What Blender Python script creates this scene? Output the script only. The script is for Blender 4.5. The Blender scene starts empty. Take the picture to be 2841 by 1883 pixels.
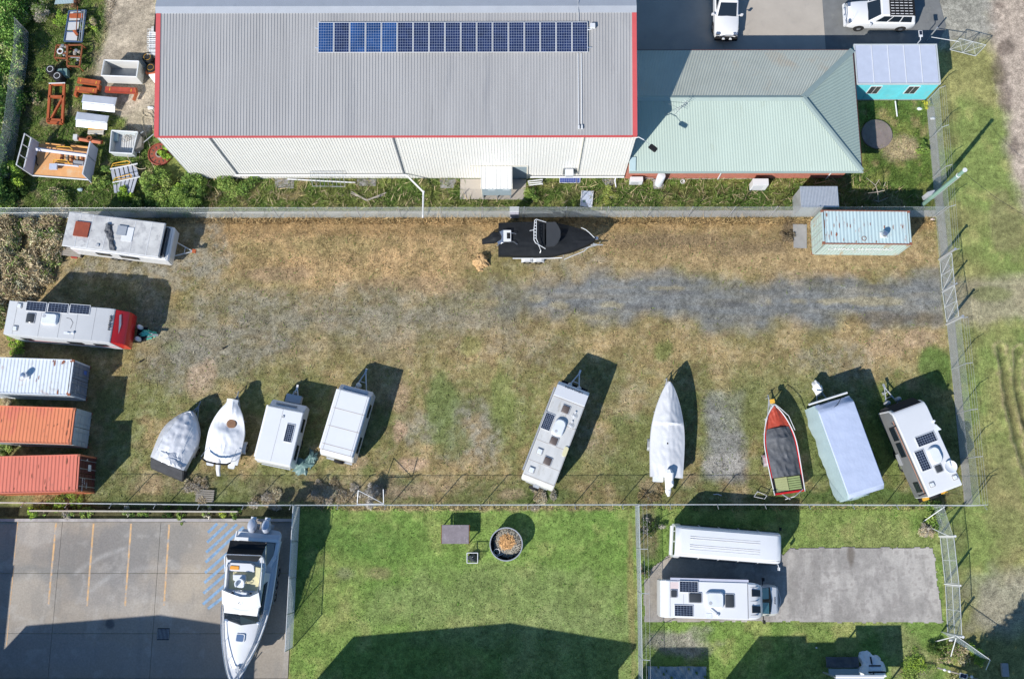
import bpy, bmesh, math, random
import numpy as np
from mathutils import Matrix, Vector, noise as mnoise
random.seed(7); RNG = np.random.default_rng(7)
R_ = math.radians; PI = math.pi
SC = bpy.context.scene; COL = SC.collection

# ---------------- camera (drone, 65.5 m up, tilted about 12 degrees off nadir) ----------------
FPX = 2650.0; CAMH = 65.5; PPX, PPY = 1420.5, 941.5
_dn = np.array([9.5, -548.5, -FPX]); _dn /= np.linalg.norm(_dn)
_Z = -_dn; _X = np.array([1.0, 0, 0]) - _Z[0]*_Z; _X /= np.linalg.norm(_X); _Y = np.cross(_Z, _X)
CR = np.array([_X, _Y, _Z])
cam_d = bpy.data.cameras.new('camera'); cam = bpy.data.objects.new('camera', cam_d); COL.objects.link(cam)
cam_d.sensor_width = 36.0; cam_d.lens = FPX/2841*36.0; cam_d.clip_end = 1500; cam_d.clip_start = 1
mw = Matrix([list(CR[0])+[0], list(CR[1])+[0], list(CR[2])+[CAMH], [0, 0, 0, 1]])
cam.matrix_world = mw; SC.camera = cam

# ---------------- daylight ----------------
SUN_EL, SUN_AZ = 37.5, 41.0           # shadows fall towards azimuth 41 deg (clockwise from +Y)
w = bpy.data.worlds.new('World'); SC.world = w; w.use_nodes = True
nt = w.node_tree; bg = nt.nodes['Background']; sky = nt.nodes.new('ShaderNodeTexSky')
sky.sky_type = 'NISHITA'; sky.sun_disc = False
sky.sun_elevation = R_(SUN_EL); sky.sun_rotation = R_(180+SUN_AZ); sky.air_density = 1.0; sky.dust_density = 0.6; sky.ozone_density = 3.0
mx = nt.nodes.new('ShaderNodeMix'); mx.data_type = 'RGBA'; mx.blend_type = 'MULTIPLY'; mx.inputs[0].default_value = 1; mx.inputs[7].default_value = (.72, 1.0, 1.18, 1)   # clear deep blue winter sky
nt.links.new(sky.outputs[0], mx.inputs[6]); nt.links.new(mx.outputs[2], bg.inputs[0]); bg.inputs[1].default_value = 0.094
sd = bpy.data.lights.new('sun', 'SUN'); sd.energy = 4.9; sd.angle = R_(0.53); sd.color = (1.0, 0.95, 0.88)
so = bpy.data.objects.new('sun', sd); COL.objects.link(so); so.location = (-30, -30, 60)
_dir = Vector((math.sin(R_(SUN_AZ))*math.cos(R_(SUN_EL)), math.cos(R_(SUN_AZ))*math.cos(R_(SUN_EL)), -math.sin(R_(SUN_EL))))
so.rotation_mode = 'QUATERNION'; so.rotation_quaternion = _dir.to_track_quat('-Z', 'Y')
SC.view_settings.view_transform = 'Standard'; SC.view_settings.look = 'None'
SC.view_settings.exposure = 0.33; SC.view_settings.gamma = 1.0; SC.view_settings.use_curve_mapping = False
SC.render.engine = 'CYCLES'; SC.cycles.max_bounces = 5; SC.cycles.diffuse_bounces = 2

# ---------------- survey helpers: photo pixel -> point on the plane z = h ----------------
def G(px, py, h=0.0):
    r = CR @ np.array([px-PPX, -(py-PPY), -FPX]); t = (h-CAMH)/r[2]
    return (float(r[0]*t), float(r[1]*t))
def q(c, r, x, y):                      # coordinates read off an enlarged tile
    s = .31319 if c == 3 else 1/3.266
    return ([0, 700, 1400, 2100][c]+x*s, [0, 470, 940, 1403][r]+y*s)
def Q(c, r, x, y, h=0.0): return G(*q(c, r, x, y), h)

# ---------------- materials ----------------
MATS = {}
def mat(name, c=None, rough=.6, metal=0.0, var=.08, vs=1.5, dirt=None, bump=None, stretch=(1, 1, 1), coat=0, attr=None, attrmul=1.0):
    if name in MATS: return MATS[name]
    m = bpy.data.materials.new(name); m.use_nodes = True; n = m.node_tree.nodes; l = m.node_tree.links
    b = n['Principled BSDF']; b.inputs['Roughness'].default_value = rough; b.inputs['Metallic'].default_value = metal
    if coat: b.inputs['Coat Weight'].default_value = coat
    tc = n.new('ShaderNodeTexCoord'); mp = n.new('ShaderNodeMapping'); mp.inputs['Scale'].default_value = stretch
    l.new(tc.outputs['Object'], mp.inputs[0])
    no = n.new('ShaderNodeTexNoise'); no.inputs['Scale'].default_value = vs; no.inputs['Detail'].default_value = 7; no.inputs['Roughness'].default_value = .62
    l.new(mp.outputs[0], no.inputs[0])
    mr = n.new('ShaderNodeMapRange'); mr.inputs[1].default_value = .3; mr.inputs[2].default_value = .7; mr.inputs[3].default_value = 1-var; mr.inputs[4].default_value = 1+var
    l.new(no.outputs[0], mr.inputs[0])
    vm = n.new('ShaderNodeVectorMath'); vm.operation = 'SCALE'
    if attr:
        at = n.new('ShaderNodeAttribute'); at.attribute_name = attr; l.new(at.outputs['Color'], vm.inputs[0])
    else: vm.inputs[0].default_value = c
    l.new(mr.outputs[0], vm.inputs['Scale']); out = vm.outputs[0]
    if dirt:
        dl = dirt if isinstance(dirt, list) else [dirt]
        for k, (dc, amt, ds) in enumerate(dl):
            n2 = n.new('ShaderNodeTexNoise'); n2.inputs['Scale'].default_value = ds; n2.inputs['Detail'].default_value = 9; n2.inputs['Roughness'].default_value = .7
            n2.noise_dimensions = '4D'; n2.inputs['W'].default_value = 3.1*k+1.7; l.new(mp.outputs[0], n2.inputs['Vector'])
            m2 = n.new('ShaderNodeMapRange'); th = .72-.4*amt; m2.inputs[1].default_value = th; m2.inputs[2].default_value = th+.13
            l.new(n2.outputs[0], m2.inputs[0])
            mx = n.new('ShaderNodeMix'); mx.data_type = 'RGBA'; l.new(m2.outputs[0], mx.inputs[0]); l.new(out, mx.inputs[6]); mx.inputs[7].default_value = (*dc, 1); out = mx.outputs[2]
    l.new(out, b.inputs['Base Color'])
    if bump:
        bn = n.new('ShaderNodeTexNoise'); bn.inputs['Scale'].default_value = bump[1]; bn.inputs['Detail'].default_value = 5; l.new(tc.outputs['Object'], bn.inputs[0])
        bp = n.new('ShaderNodeBump'); bp.inputs['Strength'].default_value = bump[0]; bp.inputs['Distance'].default_value = bump[2] if len(bump) > 2 else .02
        l.new(bn.outputs[0], bp.inputs['Height']); l.new(bp.outputs[0], b.inputs['Normal'])
    MATS[name] = m; return m
RUST = (.22, .07, .025)
mat('white_gelcoat', (.66, .675, .70), .32, var=.03, vs=.8, coat=.2, dirt=((.55, .54, .5), .18, 1.3))
mat('white_aged', (.55, .55, .535), .5, var=.1, vs=1.1, dirt=[((.4, .38, .33), .4, 1.6), ((.25, .24, .23), .2, 3)], stretch=(.6, 2, 1))
mat('old_roof', (.5, .5, .49), .55, var=.16, vs=1.0, dirt=[((.34, .34, .35), .6, 1.2), ((.22, .22, .23), .32, 2.6)])
mat('white_paint', (.66, .67, .69), .3, var=.02, coat=.5)
mat('cream_paint', (.72, .68, .58), .4, var=.04, dirt=((.5, .45, .36), .15, 1.5))
mat('trim_grey', (.3, .31, .33), .5); mat('silver_seam', (.36, .36, .36), .5)
mat('black_trim', (.02, .02, .022), .4); mat('tyre', (.025, .025, .026), .85, bump=(.3, 60))
mat('dark_glass', (.012, .018, .026), .08, var=0); mat('tint_glass', (.05, .055, .06), .12, var=.1)
mat('teal_glass', (.10, .27, .31), .15, var=.1)
mat('galv', (.52, .54, .56), .42, .55, var=.08, vs=6); mat('galv_dark', (.30, .32, .34), .5, .5, var=.1, vs=5)
mat('alloy', (.75, .76, .78), .25, .9, var=.05); mat('mirror_alloy', (.9, .9, .92), .22, 1.0, var=.03, bump=(.05, 3, .05))
mat('gate_grey', (.50, .52, .53), .5, .2); mat('steel_white', (.68, .69, .70), .4, .1, var=.05)
mat('wire', (.62, .68, .68), .45, .4, var=.05)
mat('shed_roof', (.375, .37, .365), .5, .15, var=.07, vs=.8, dirt=[((.31, .31, .315), .42, .7), ((.27, .265, .265), .3, 1.6)], stretch=(1.6, .12, 1))
mat('flashing', (.45, .47, .50), .4, .3, var=.05, vs=1, dirt=((.36, .38, .42), .3, 2))
mat('cream_wall', (.70, .69, .655), .4, var=.03, vs=.7, dirt=((.68, .6, .48), .16, 1.2))
mat('red_trim', (.52, .09, .09), .4, var=.06)
mat('cell_blue', (.012, .05, .16), .16, var=.5, vs=.8); mat('cell_navy', (.012, .022, .07), .16, var=.4, vs=2)
mat('cell_dark', (.016, .022, .04), .18, var=.4, vs=2); mat('cell_back', (.38, .45, .58), .3)
mat('green_roof', (.33, .405, .36), .5, .0, var=.05, vs=.5, dirt=((.27, .32, .26), .3, .6), stretch=(1, .3, 1)); mat('green_roof_brightened', (.47, .49, .43), .6, .0, var=.07, vs=.6, dirt=[((.48, .43, .34), .45, .35), ((.38, .42, .37), .3, .7)]); mat('green_flash', (.31, .38, .35), .45, var=.05)  # north slope: same paint, brightened to offset its weak sunlight, with brown dirt
mat('teal_paint', (.13, .56, .62), .6, var=.1, vs=1.0, dirt=[((.2, .5, .53), .45, 1.2), ((.1, .4, .44), .3, 3)]); mat('portable_roof', (.44, .48, .58), .5, var=.05, vs=2, dirt=((.55, .56, .6), .2, 1), bump=(.2, 30))
mat('concrete', (.34, .325, .305), .85, var=.16, vs=.45, dirt=[((.235, .23, .225), .55, .3), ((.44, .42, .38), .38, .5), ((.17, .17, .17), .2, 1.3)], bump=(.2, 18))
mat('concrete_warm', (.40, .36, .31), .85, var=.08, vs=.7, dirt=[((.33, .3, .27), .35, .8), ((.46, .40, .33), .25, .4)], bump=(.2, 18))
mat('strip_grey', (.33, .315, .28), .9, var=.15, vs=1.2, dirt=[((.25, .22, .18), .4, 1.1)], bump=(.3, 20))
mat('strip_dirt', (.26, .24, .20), .95, var=.2, vs=2, dirt=[((.18, .17, .1), .45, 1.1), ((.33, .3, .25), .3, 3)], bump=(.3, 20)); mat('concrete_dark', (.27, .26, .25), .9, var=.12, vs=1.2, dirt=[((.17, .15, .13), .4, 1.1), ((.35, .33, .3), .3, 2)], bump=(.3, 20))
mat('concrete_pale', (.37, .35, .345), .85, var=.2, vs=.9, dirt=[((.27, .255, .255), .58, .6), ((.46, .44, .43), .45, .9), ((.2, .19, .19), .2, 2.2)], bump=(.2, 18))
mat('asphalt', (.17, .175, .175), .9, var=.14, vs=1.2, dirt=[((.24, .24, .22), .42, .6), ((.11, .11, .11), .25, 1.1)], bump=(.4, 40))
mat('line_yellow', (.58, .36, .17), .7, var=.2, vs=4, dirt=[((.34, .32, .3), .62, 2.5)])
mat('line_blue', (.17, .29, .45), .7, var=.25, vs=4, dirt=[((.38, .45, .5), .45, 3), ((.3, .28, .26), .36, 4)])
mat('casting_rust', (.25, .09, .05), .8, var=.3, vs=8); mat('rust', RUST, .85, var=.3, vs=4, dirt=((.12, .05, .03), .4, 4), bump=(.4, 20))
mat('orange_steel', (.37, .09, .03), .6, var=.2, vs=3, dirt=((.17, .06, .03), .35, 3)); mat('red_steel', (.34, .055, .03), .55, var=.25, vs=3, dirt=((.3, .2, .17), .2, 4))
mat('orange_container', (.66, .22, .105), .5, var=.08, vs=.6, dirt=[((.58, .13, .10), .5, .35), ((.26, .10, .06), .33, 2.5)], stretch=(1, .5, 1))
mat('red_container', (.62, .18, .12), .5, var=.09, vs=.6, dirt=[((.54, .15, .11), .4, .5), ((.25, .11, .08), .34, 2.5)], stretch=(1, .5, 1))
mat('maroon_door', (.10, .03, .028), .5, var=.2, dirt=((.2, .1, .09), .2, 4))
mat('grey_container', (.62, .66, .70), .45, var=.05, dirt=[((.5, .5, .5), .4, 1.5), ((.40, .19, .09), .30, 1.6)]); mat('grey_door', (.21, .24, .29), .5, var=.15, dirt=((.14, .13, .13), .25, 4))
mat('pale_door', (.46, .50, .51), .5, var=.07, dirt=((.3, .28, .25), .15, 4))
mat('blue_container', (.43, .54, .55), .5, var=.07, vs=1, dirt=[((.5, .52, .49), .3, 1.2), ((.31, .12, .07), .37, 2.4)], stretch=(2, .6, 1))
mat('blue_side', (.40, .49, .45), .5, var=.06, dirt=[((.38, .24, .11), .42, 1.4)], stretch=(2.5, 2.5, .5))
mat('silver_tarp', (.58, .59, .62), .34, .12, var=.06, vs=1.5, bump=(.5, 3.0, .05)); mat('white_tarp', (.74, .75, .77), .55, var=.04, vs=1.5, bump=(.4, 2.6, .04))
mat('grey_tarp', (.55, .56, .58), .6, var=.05, vs=1.2, bump=(.4, 2.0, .04), stretch=(.5, 2, 1), dirt=((.46, .45, .43), .15, 1))
mat('dark_tarp', (.05, .052, .058), .6, var=.2, bump=(.4, 3, .06)); mat('charcoal_tarp', (.10, .105, .115), .5, var=.35, vs=1.2, bump=(.7, 2.0, .1), dirt=((.2, .21, .23), .3, 1))
mat('black_canvas', (.014, .016, .019), .6, var=.15, bump=(.3, 3, .05)); mat('brown_puddle', (.23, .13, .075), .2, var=.15, vs=4)
mat('bluegrey_cover', (.41, .47, .62), .6, var=.05, vs=.9, bump=(.5, 1.4, .08)); mat('sage_cover', (.33, .43, .45), .6, var=.05, vs=.9, bump=(.4, 1.6, .08))
mat('aqua_tarp', (.08, .48, .38), .5, var=.15, vs=4); mat('green_tarp', (.13, .22, .21), .5, var=.2, vs=3)
mat('red_paint', (.60, .02, .02), .3, var=.04, coat=.3); mat('red_canvas', (.36, .05, .025), .5, var=.25, vs=2, dirt=((.5, .1, .04), .3, 2.5))
mat('caravan_grey', (.50, .51, .52), .35, var=.03, dirt=((.43, .43, .43), .3, 1.2))
mat('timber_grey', (.30, .27, .23), .9, var=.2, vs=3, stretch=(1, 8, 1)); mat('timber_pale', (.52, .48, .42), .85, var=.15, vs=3)
mat('yellow_paint', (.72, .40, .05), .5, var=.1); mat('blue_paint', (.06, .10, .19), .5, var=.15); mat('green_paint', (.19, .31, .25), .6, var=.08, vs=2)
mat('vinyl_cream', (.62, .58, .36), .6, var=.06); mat('orange_vinyl', (.75, .33, .04), .5); mat('olive_slat', (.26, .32, .13), .6, var=.1)
mat('lamp_white', (.66, .69, .73), .3); mat('plastic_white', (.64, .65, .66), .4, var=.02); mat('plastic_grey', (.4, .41, .43), .5); mat('hose', (.5, .43, .3), .6)
mat('leaf', None, .6, var=.1, attr='col'); mat('blade', None, .75, var=.05, attr='col')
mat('straw', (.52, .34, .17), .9, var=.2, vs=6, bump=(.8, 12, .1)); mat('bark', (.36, .32, .27), .9, var=.2, vs=4); mat('shingle_orange', (.6, .3, .1), .8, var=.2)
mat('truck_floor', (.62, .32, .13), .75, var=.15, vs=1.2, dirt=[((.62, .45, .28), .4, .9), ((.5, .13, .03), .32, 1.1)])
mat('lavender_paint', (.46, .47, .56), .5, var=.06); mat('purple_grey', (.23, .2, .215), .6, .2, var=.15, vs=3, dirt=((.33, .3, .32), .4, 3))
mat('wheel_red', (.26, .06, .035), .7, var=.2, vs=4); mat('sign_white', (.8, .8, .8), .5, var=.02); mat('ink', (.03, .03, .04), .5, var=0)
mat('sleeper', (.42, .39, .34), .85, var=.15, vs=3, stretch=(.4, 3, 1)); mat('soil', (.07, .055, .04), .95, var=.3, vs=5)
mat('porch_grey', (.25, .31, .34), .6, var=.06); mat('factory_wall', (.45, .45, .44), .7)
# brick wall with mortar recess
for _n in ('black_trim', 'black_canvas', 'charcoal_tarp', 'dark_tarp', 'tyre', 'blade', 'leaf', 'straw', 'concrete', 'concrete_pale', 'asphalt'): MATS[_n].node_tree.nodes['Principled BSDF'].inputs['Specular IOR Level'].default_value = .12
def brick_mat():
    m = bpy.data.materials.new('brickwork'); m.use_nodes = True; n = m.node_tree.nodes; l = m.node_tree.links; b = n['Principled BSDF']; b.inputs['Roughness'].default_value = .85
    tc = n.new('ShaderNodeTexCoord'); sx = n.new('ShaderNodeSeparateXYZ'); cx = n.new('ShaderNodeCombineXYZ'); ad = n.new('ShaderNodeMath'); ad.operation = 'ADD'
    l.new(tc.outputs['Object'], sx.inputs[0]); l.new(sx.outputs[0], ad.inputs[0]); l.new(sx.outputs[1], ad.inputs[1]); l.new(ad.outputs[0], cx.inputs[0]); l.new(sx.outputs[2], cx.inputs[1])
    br = n.new('ShaderNodeTexBrick'); br.inputs['Scale'].default_value = 1; br.inputs['Brick Width'].default_value = .24; br.inputs['Row Height'].default_value = .086; br.inputs['Mortar Size'].default_value = .007
    br.inputs['Color1'].default_value = (.46, .12, .06, 1); br.inputs['Color2'].default_value = (.36, .08, .045, 1); br.inputs['Mortar'].default_value = (.42, .33, .28, 1)
    l.new(cx.outputs[0], br.inputs[0]); l.new(br.outputs[0], b.inputs['Base Color'])
    bp = n.new('ShaderNodeBump'); bp.inputs['Strength'].default_value = .5; bp.inputs['Distance'].default_value = .01; bp.invert = True; l.new(br.outputs['Fac'], bp.inputs['Height']); l.new(bp.outputs[0], b.inputs['Normal'])
    MATS['brickwork'] = m
brick_mat()

# ---------------- things and parts ----------------
class Thing:
    def __init__(s, name, label, cat, loc=(0, 0), ang=0.0, group=None, z=0.0):
        o = bpy.data.objects.new(name, None); COL.objects.link(o); o.empty_display_size = .3
        o.location = (loc[0], loc[1], z); o.rotation_euler = (0, 0, ang)
        o['label'] = label; o['category'] = cat
        if group: o['group'] = group
        s.o = o; s.M = Matrix.Translation((loc[0], loc[1], z)) @ Matrix.Rotation(ang, 4, 'Z'); s.I = s.M.inverted(); s.z = z
    def l(s, px, py, h=0.0):                # photo pixel -> local xy on plane z=h
        g = G(px, py, h); v = s.I @ Vector((g[0], g[1], h)); return (v.x, v.y)
def tag(o, label=None, cat=None, group=None, kind=None):
    if label: o['label'] = label
    if cat: o['category'] = cat
    if group: o['group'] = group
    if kind: o['kind'] = kind
    return o
class MB:
    def __init__(s): s.v = []; s.f = []; s.T = None
    def add(s, vs, fs):
        n = len(s.v)
        if s.T is not None: vs = [tuple(s.T @ Vector(p)) for p in vs]
        s.v += [tuple(p) for p in vs]; s.f += [tuple(i+n for i in f) for f in fs]; return s
    def box(s, x0, x1, y0, y1, z0, z1):
        return s.add([(x0, y0, z0), (x1, y0, z0), (x1, y1, z0), (x0, y1, z0), (x0, y0, z1), (x1, y0, z1), (x1, y1, z1), (x0, y1, z1)],
                     [(3, 2, 1, 0), (4, 5, 6, 7), (0, 1, 5, 4), (1, 2, 6, 5), (2, 3, 7, 6), (3, 0, 4, 7)])
    def cbox(s, c, d, rz=0, rx=0, ry=0):
        T0 = s.T; T = Matrix.Translation(c) @ Matrix.Rotation(rz, 4, 'Z') @ Matrix.Rotation(ry, 4, 'Y') @ Matrix.Rotation(rx, 4, 'X')
        s.T = T if T0 is None else T0 @ T; s.box(-d[0]/2, d[0]/2, -d[1]/2, d[1]/2, -d[2]/2, d[2]/2); s.T = T0; return s
    def loft(s, rings, closed=True, cap=True):
        n = len(rings[0]); fs = []; vs = [p for r in rings for p in r]
        for i in range(len(rings)-1):
            for j in range(n if closed else n-1):
                a = i*n+j; b = i*n+(j+1) % n; fs.append((a, b, b+n, a+n))
        if cap and closed: fs.append(tuple(range(n-1, -1, -1))); fs.append(tuple((len(rings)-1)*n+k for k in range(n)))
        return s.add(vs, fs)
    def prism(s, pts, z0, z1): return s.loft([[(x, y, z0) for x, y in pts], [(x, y, z1) for x, y in pts]])
    def xz(s, pts, y0, y1): return s.loft([[(x, y1, z) for x, z in pts], [(x, y0, z) for x, z in pts]])      # side profile across y
    def yz(s, pts, x0, x1): return s.loft([[(x0, y, z) for y, z in pts], [(x1, y, z) for y, z in pts]])
    def frus(s, c, d0, d1, z0, z1, off=(0, 0)):
        x, y = c; a, b = d0[0]/2, d0[1]/2; e, f = d1[0]/2, d1[1]/2; u, v = x+off[0], y+off[1]
        return s.loft([[(x-a, y-b, z0), (x+a, y-b, z0), (x+a, y+b, z0), (x-a, y+b, z0)], [(u-e, v-f, z1), (u+e, v-f, z1), (u+e, v+f, z1), (u-e, v+f, z1)]])
    def rrect(s, c, d, z0, z1, r=.05, taper=1.0, n=4):
        def ring(k, z):
            w, h = d[0]/2*k, d[1]/2*k; rr = min(r, w*.95, h*.95); o = []
            for cx_, cy_, a0 in ((w-rr, h-rr, 0), (-w+rr, h-rr, 90), (-w+rr, -h+rr, 180), (w-rr, -h+rr, 270)):
                for i in range(n): a = R_(a0+90*i/(n-1)); o.append((c[0]+cx_+rr*math.cos(a), c[1]+cy_+rr*math.sin(a), z))
            return o
        rs = [ring(1, z0)]
        if taper < 1: rs += [ring(1-(1-taper)*.25, z0+(z1-z0)*.7), ring(taper, z1)]
        else: rs += [ring(1, z1)]
        return s.loft(rs)
    def cyl(s, c, r, z0, z1, n=16, r1=None):
        r1 = r if r1 is None else r1
        return s.loft([[(c[0]+rr*math.cos(2*PI*i/n), c[1]+rr*math.sin(2*PI*i/n), z) for i in range(n)] for rr, z in ((r, z0), (r1, z1))])
    def lathe(s, prof, c=(0, 0, 0), axis='Z', n=16, cap=True):
        rs = []
        for r, z in prof:
            ring = []
            for i in range(n):
                a = 2*PI*i/n; p = (r*math.cos(a), r*math.sin(a), z)
                if axis == 'Y': p = (p[0], -p[2], p[1])
                elif axis == 'X': p = (p[2], p[0], p[1])
                ring.append((c[0]+p[0], c[1]+p[1], c[2]+p[2]))
            rs.append(ring)
        return s.loft(rs, cap=cap)
    def tube(s, a, b, r, n=6, r1=None):
        a = Vector(a); b = Vector(b); d = (b-a)
        if d.length < 1e-6: return s
        d.normalize(); u = d.cross(Vector((0, 0, 1)) if abs(d.z) < .9 else Vector((1, 0, 0))).normalized(); v = d.cross(u); r1 = r if r1 is None else r1
        return s.loft([[tuple(p+(u*math.cos(2*PI*i/n)+v*math.sin(2*PI*i/n))*rr) for i in range(n)] for p, rr in ((a, r), (b, r1))])
    def path(s, pts, r, n=6):
        for a, b in zip(pts, pts[1:]): s.tube(a, b, r, n)
        return s
    def hgrid(s, x0, x1, y0, y1, nx, ny, f):
        vs = []; fs = []
        for j in range(ny+1):
            for i in range(nx+1):
                x = x0+(x1-x0)*i/nx; y = y0+(y1-y0)*j/ny; vs.append((x, y, f(x, y)))
        for j in range(ny):
            for i in range(nx): a = j*(nx+1)+i; fs.append((a, a+1, a+nx+2, a+nx+1))
        return s.add(vs, fs)
    def build(s, name, m, parent=None, world=False, smooth=False, bevel=0, kind=None, label=None):
        me = bpy.data.meshes.new(name); vs = s.v
        P = parent.o if isinstance(parent, Thing) else parent
        if world and isinstance(parent, Thing): vs = [tuple(parent.I @ Vector(p)) for p in vs]
        me.from_pydata(vs, [], s.f); me.materials.append(MATS[m] if isinstance(m, str) else m)
        bm = bmesh.new(); bm.from_mesh(me)
        if bevel: bmesh.ops.bevel(bm, geom=list(bm.edges), offset=bevel, segments=2, affect='EDGES', clamp_overlap=True)
        bmesh.ops.recalc_face_normals(bm, faces=bm.faces); bm.to_mesh(me); bm.free()
        if smooth:
            for p in me.polygons: p.use_smooth = True
            try: me.set_sharp_from_angle(angle=R_(38))
            except Exception: pass
        o = bpy.data.objects.new(name, me); COL.objects.link(o)
        if P: o.parent = P
        if kind: o['kind'] = kind
        if label: o['label'] = label
        return o
def text_obj(body, size, m, parent, mtx, name='lettering', bold=0.0, sx=1.0):
    cu = bpy.data.curves.new('t', 'FONT'); cu.body = body; cu.size = size; cu.extrude = .004; cu.offset = bold; cu.align_x = 'CENTER'; cu.align_y = 'CENTER'; cu.resolution_u = 3
    o = bpy.data.objects.new('t', cu); me = bpy.data.meshes.new_from_object(o); bpy.data.objects.remove(o)
    me.transform(mtx @ Matrix.Diagonal((sx, 1, 1, 1))); me.materials.clear(); me.materials.append(MATS[m])
    r = bpy.data.objects.new(name, me); COL.objects.link(r); r.parent = parent.o if isinstance(parent, Thing) else parent; return r
def share(o, parent, mtx=None, name=None):      # another piece with the same mesh
    c = o.copy(); COL.objects.link(c); c.parent = parent.o if isinstance(parent, Thing) else parent
    if mtx is not None: c.matrix_local = mtx
    return c
def copy_tree(o, parent=None):
    c = o.copy(); COL.objects.link(c); c.parent = parent
    for ch in list(o.children): copy_tree(ch, c)
    return c
def axis(front, rear, h, h2=None):               # vehicle frame from front-middle and rear-middle pixels at height h
    f = G(*front, h); r = G(*rear, h if h2 is None else h2); c = ((f[0]+r[0])/2, (f[1]+r[1])/2)
    return c, math.atan2(f[1]-r[1], f[0]-r[0]), math.hypot(f[0]-r[0], f[1]-r[1])
def solar(parent, c, d, z, cells=(6, 4), m='cell_dark', rz=0, frame='steel_white', lift=.04, tiltM=None):
    T = Matrix.Translation((c[0], c[1], z)) @ Matrix.Rotation(rz, 4, 'Z')
    if tiltM is not None: T = T @ tiltM
    b = MB(); b.T = T; W, H = d; t = .028
    b.box(-W/2, W/2, -H/2, -H/2+t, 0, lift); b.box(-W/2, W/2, H/2-t, H/2, 0, lift); b.box(-W/2, -W/2+t, -H/2+t, H/2-t, 0, lift); b.box(W/2-t, W/2, -H/2+t, H/2-t, 0, lift)
    fr = b.build('solar_panel', frame, parent)
    b = MB(); b.T = T; b.box(-W/2+t, W/2-t, -H/2+t, H/2-t, 0, lift-.012); b.build('backing_sheet', 'cell_back', fr)
    b = MB(); b.T = T; nx, ny = cells; cw = (W-2*t)/nx; chh = (H-2*t)/ny; g = .006
    for i in range(nx):
        for j in range(ny):
            x = -W/2+t+i*cw; y = -H/2+t+j*chh; z1 = lift-.008
            b.add([(x+g, y+g, z1), (x+cw-g, y+g, z1), (x+cw-g, y+chh-g, z1), (x+g, y+chh-g, z1)], [(0, 1, 2, 3)])
    b.build('solar_cells', m, fr, kind='stuff')
    return fr
def wheel(parent, c, r=.34, wd=.22, axis_='Y', rim='alloy'):
    b = MB(); p = [(r*.62, -wd/2), (r*.93, -wd/2), (r, -wd*.32), (r, wd*.32), (r*.93, wd/2), (r*.62, wd/2)]
    b.lathe(p, c, axis_, 18); w_ = b.build('wheel', 'tyre', parent, smooth=True)
    b = MB(); b.lathe([(r*.1, -wd*.53), (r*.6, -wd*.48), (r*.62, wd*.48), (r*.1, wd*.53)], c, axis_, 14); b.build('rim', rim, w_, smooth=True); return w_
# ================= GROUND =================
_gr = {}
def vn(x, y, s, seed):
    if seed not in _gr: _gr[seed] = np.random.default_rng(seed).random((256, 256))
    g = _gr[seed]; u = x/s+1000.3; v = y/s+1000.7; i = np.floor(u).astype(int); j = np.floor(v).astype(int); fu = u-i; fv = v-j
    fu = fu*fu*(3-2*fu); fv = fv*fv*(3-2*fv); i &= 255; j &= 255; i2 = (i+1) & 255; j2 = (j+1) & 255
    return (g[i, j]*(1-fu)+g[i2, j]*fu)*(1-fv)+(g[i, j2]*(1-fu)+g[i2, j2]*fu)*fv
def fbm(x, y, s, seed, o=4, k=.5):
    r = 0; a = 1; t = 0
    for n in range(o): r = r+a*vn(x, y, s/2**n, seed+n*7); t += a; a *= k
    return r/t
def sdf(x, y, P):
    P = [np.array(p) for p in P]; d = np.full(x.shape, 1e9); ins = np.zeros(x.shape, bool); n = len(P)
    for k in range(n):
        a = P[k]; b = P[(k+1) % n]; e = b-a; wx = x-a[0]; wy = y-a[1]; t = np.clip((wx*e[0]+wy*e[1])/max(e@e, 1e-9), 0, 1)
        d = np.minimum(d, np.hypot(wx-e[0]*t, wy-e[1]*t))
        c = ((a[1] > y) != (b[1] > y)); 
        with np.errstate(divide='ignore', invalid='ignore'): xi = (b[0]-a[0])*(y-a[1])/(b[1]-a[1] if b[1] != a[1] else 1e-9)+a[0]
        ins ^= c & (x < xi)
    return np.where(ins, d, -d)
def sm(t): t = np.clip(t, 0, 1); return t*t*(3-2*t)
def gp(pts): return [G(*p) for p in pts]
def poly(x, y, pts, fe=.5, na=.8, ns=1.2, seed=3):
    d = sdf(x, y, gp(pts))+(fbm(x, y, ns, seed)-.5)*2*na; return sm(d/(2*fe)+.5)
def ell(x, y, px, py, rx, ry, na=.5, seed=5, fe=.6):
    c = G(px, py); k = .0247; d = 1-np.hypot((x-c[0])/(rx*k), (y-c[1])/(ry*k))+(fbm(x, y, 1.0, seed)-.5)*2*na; return sm(d/fe+.3)
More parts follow.
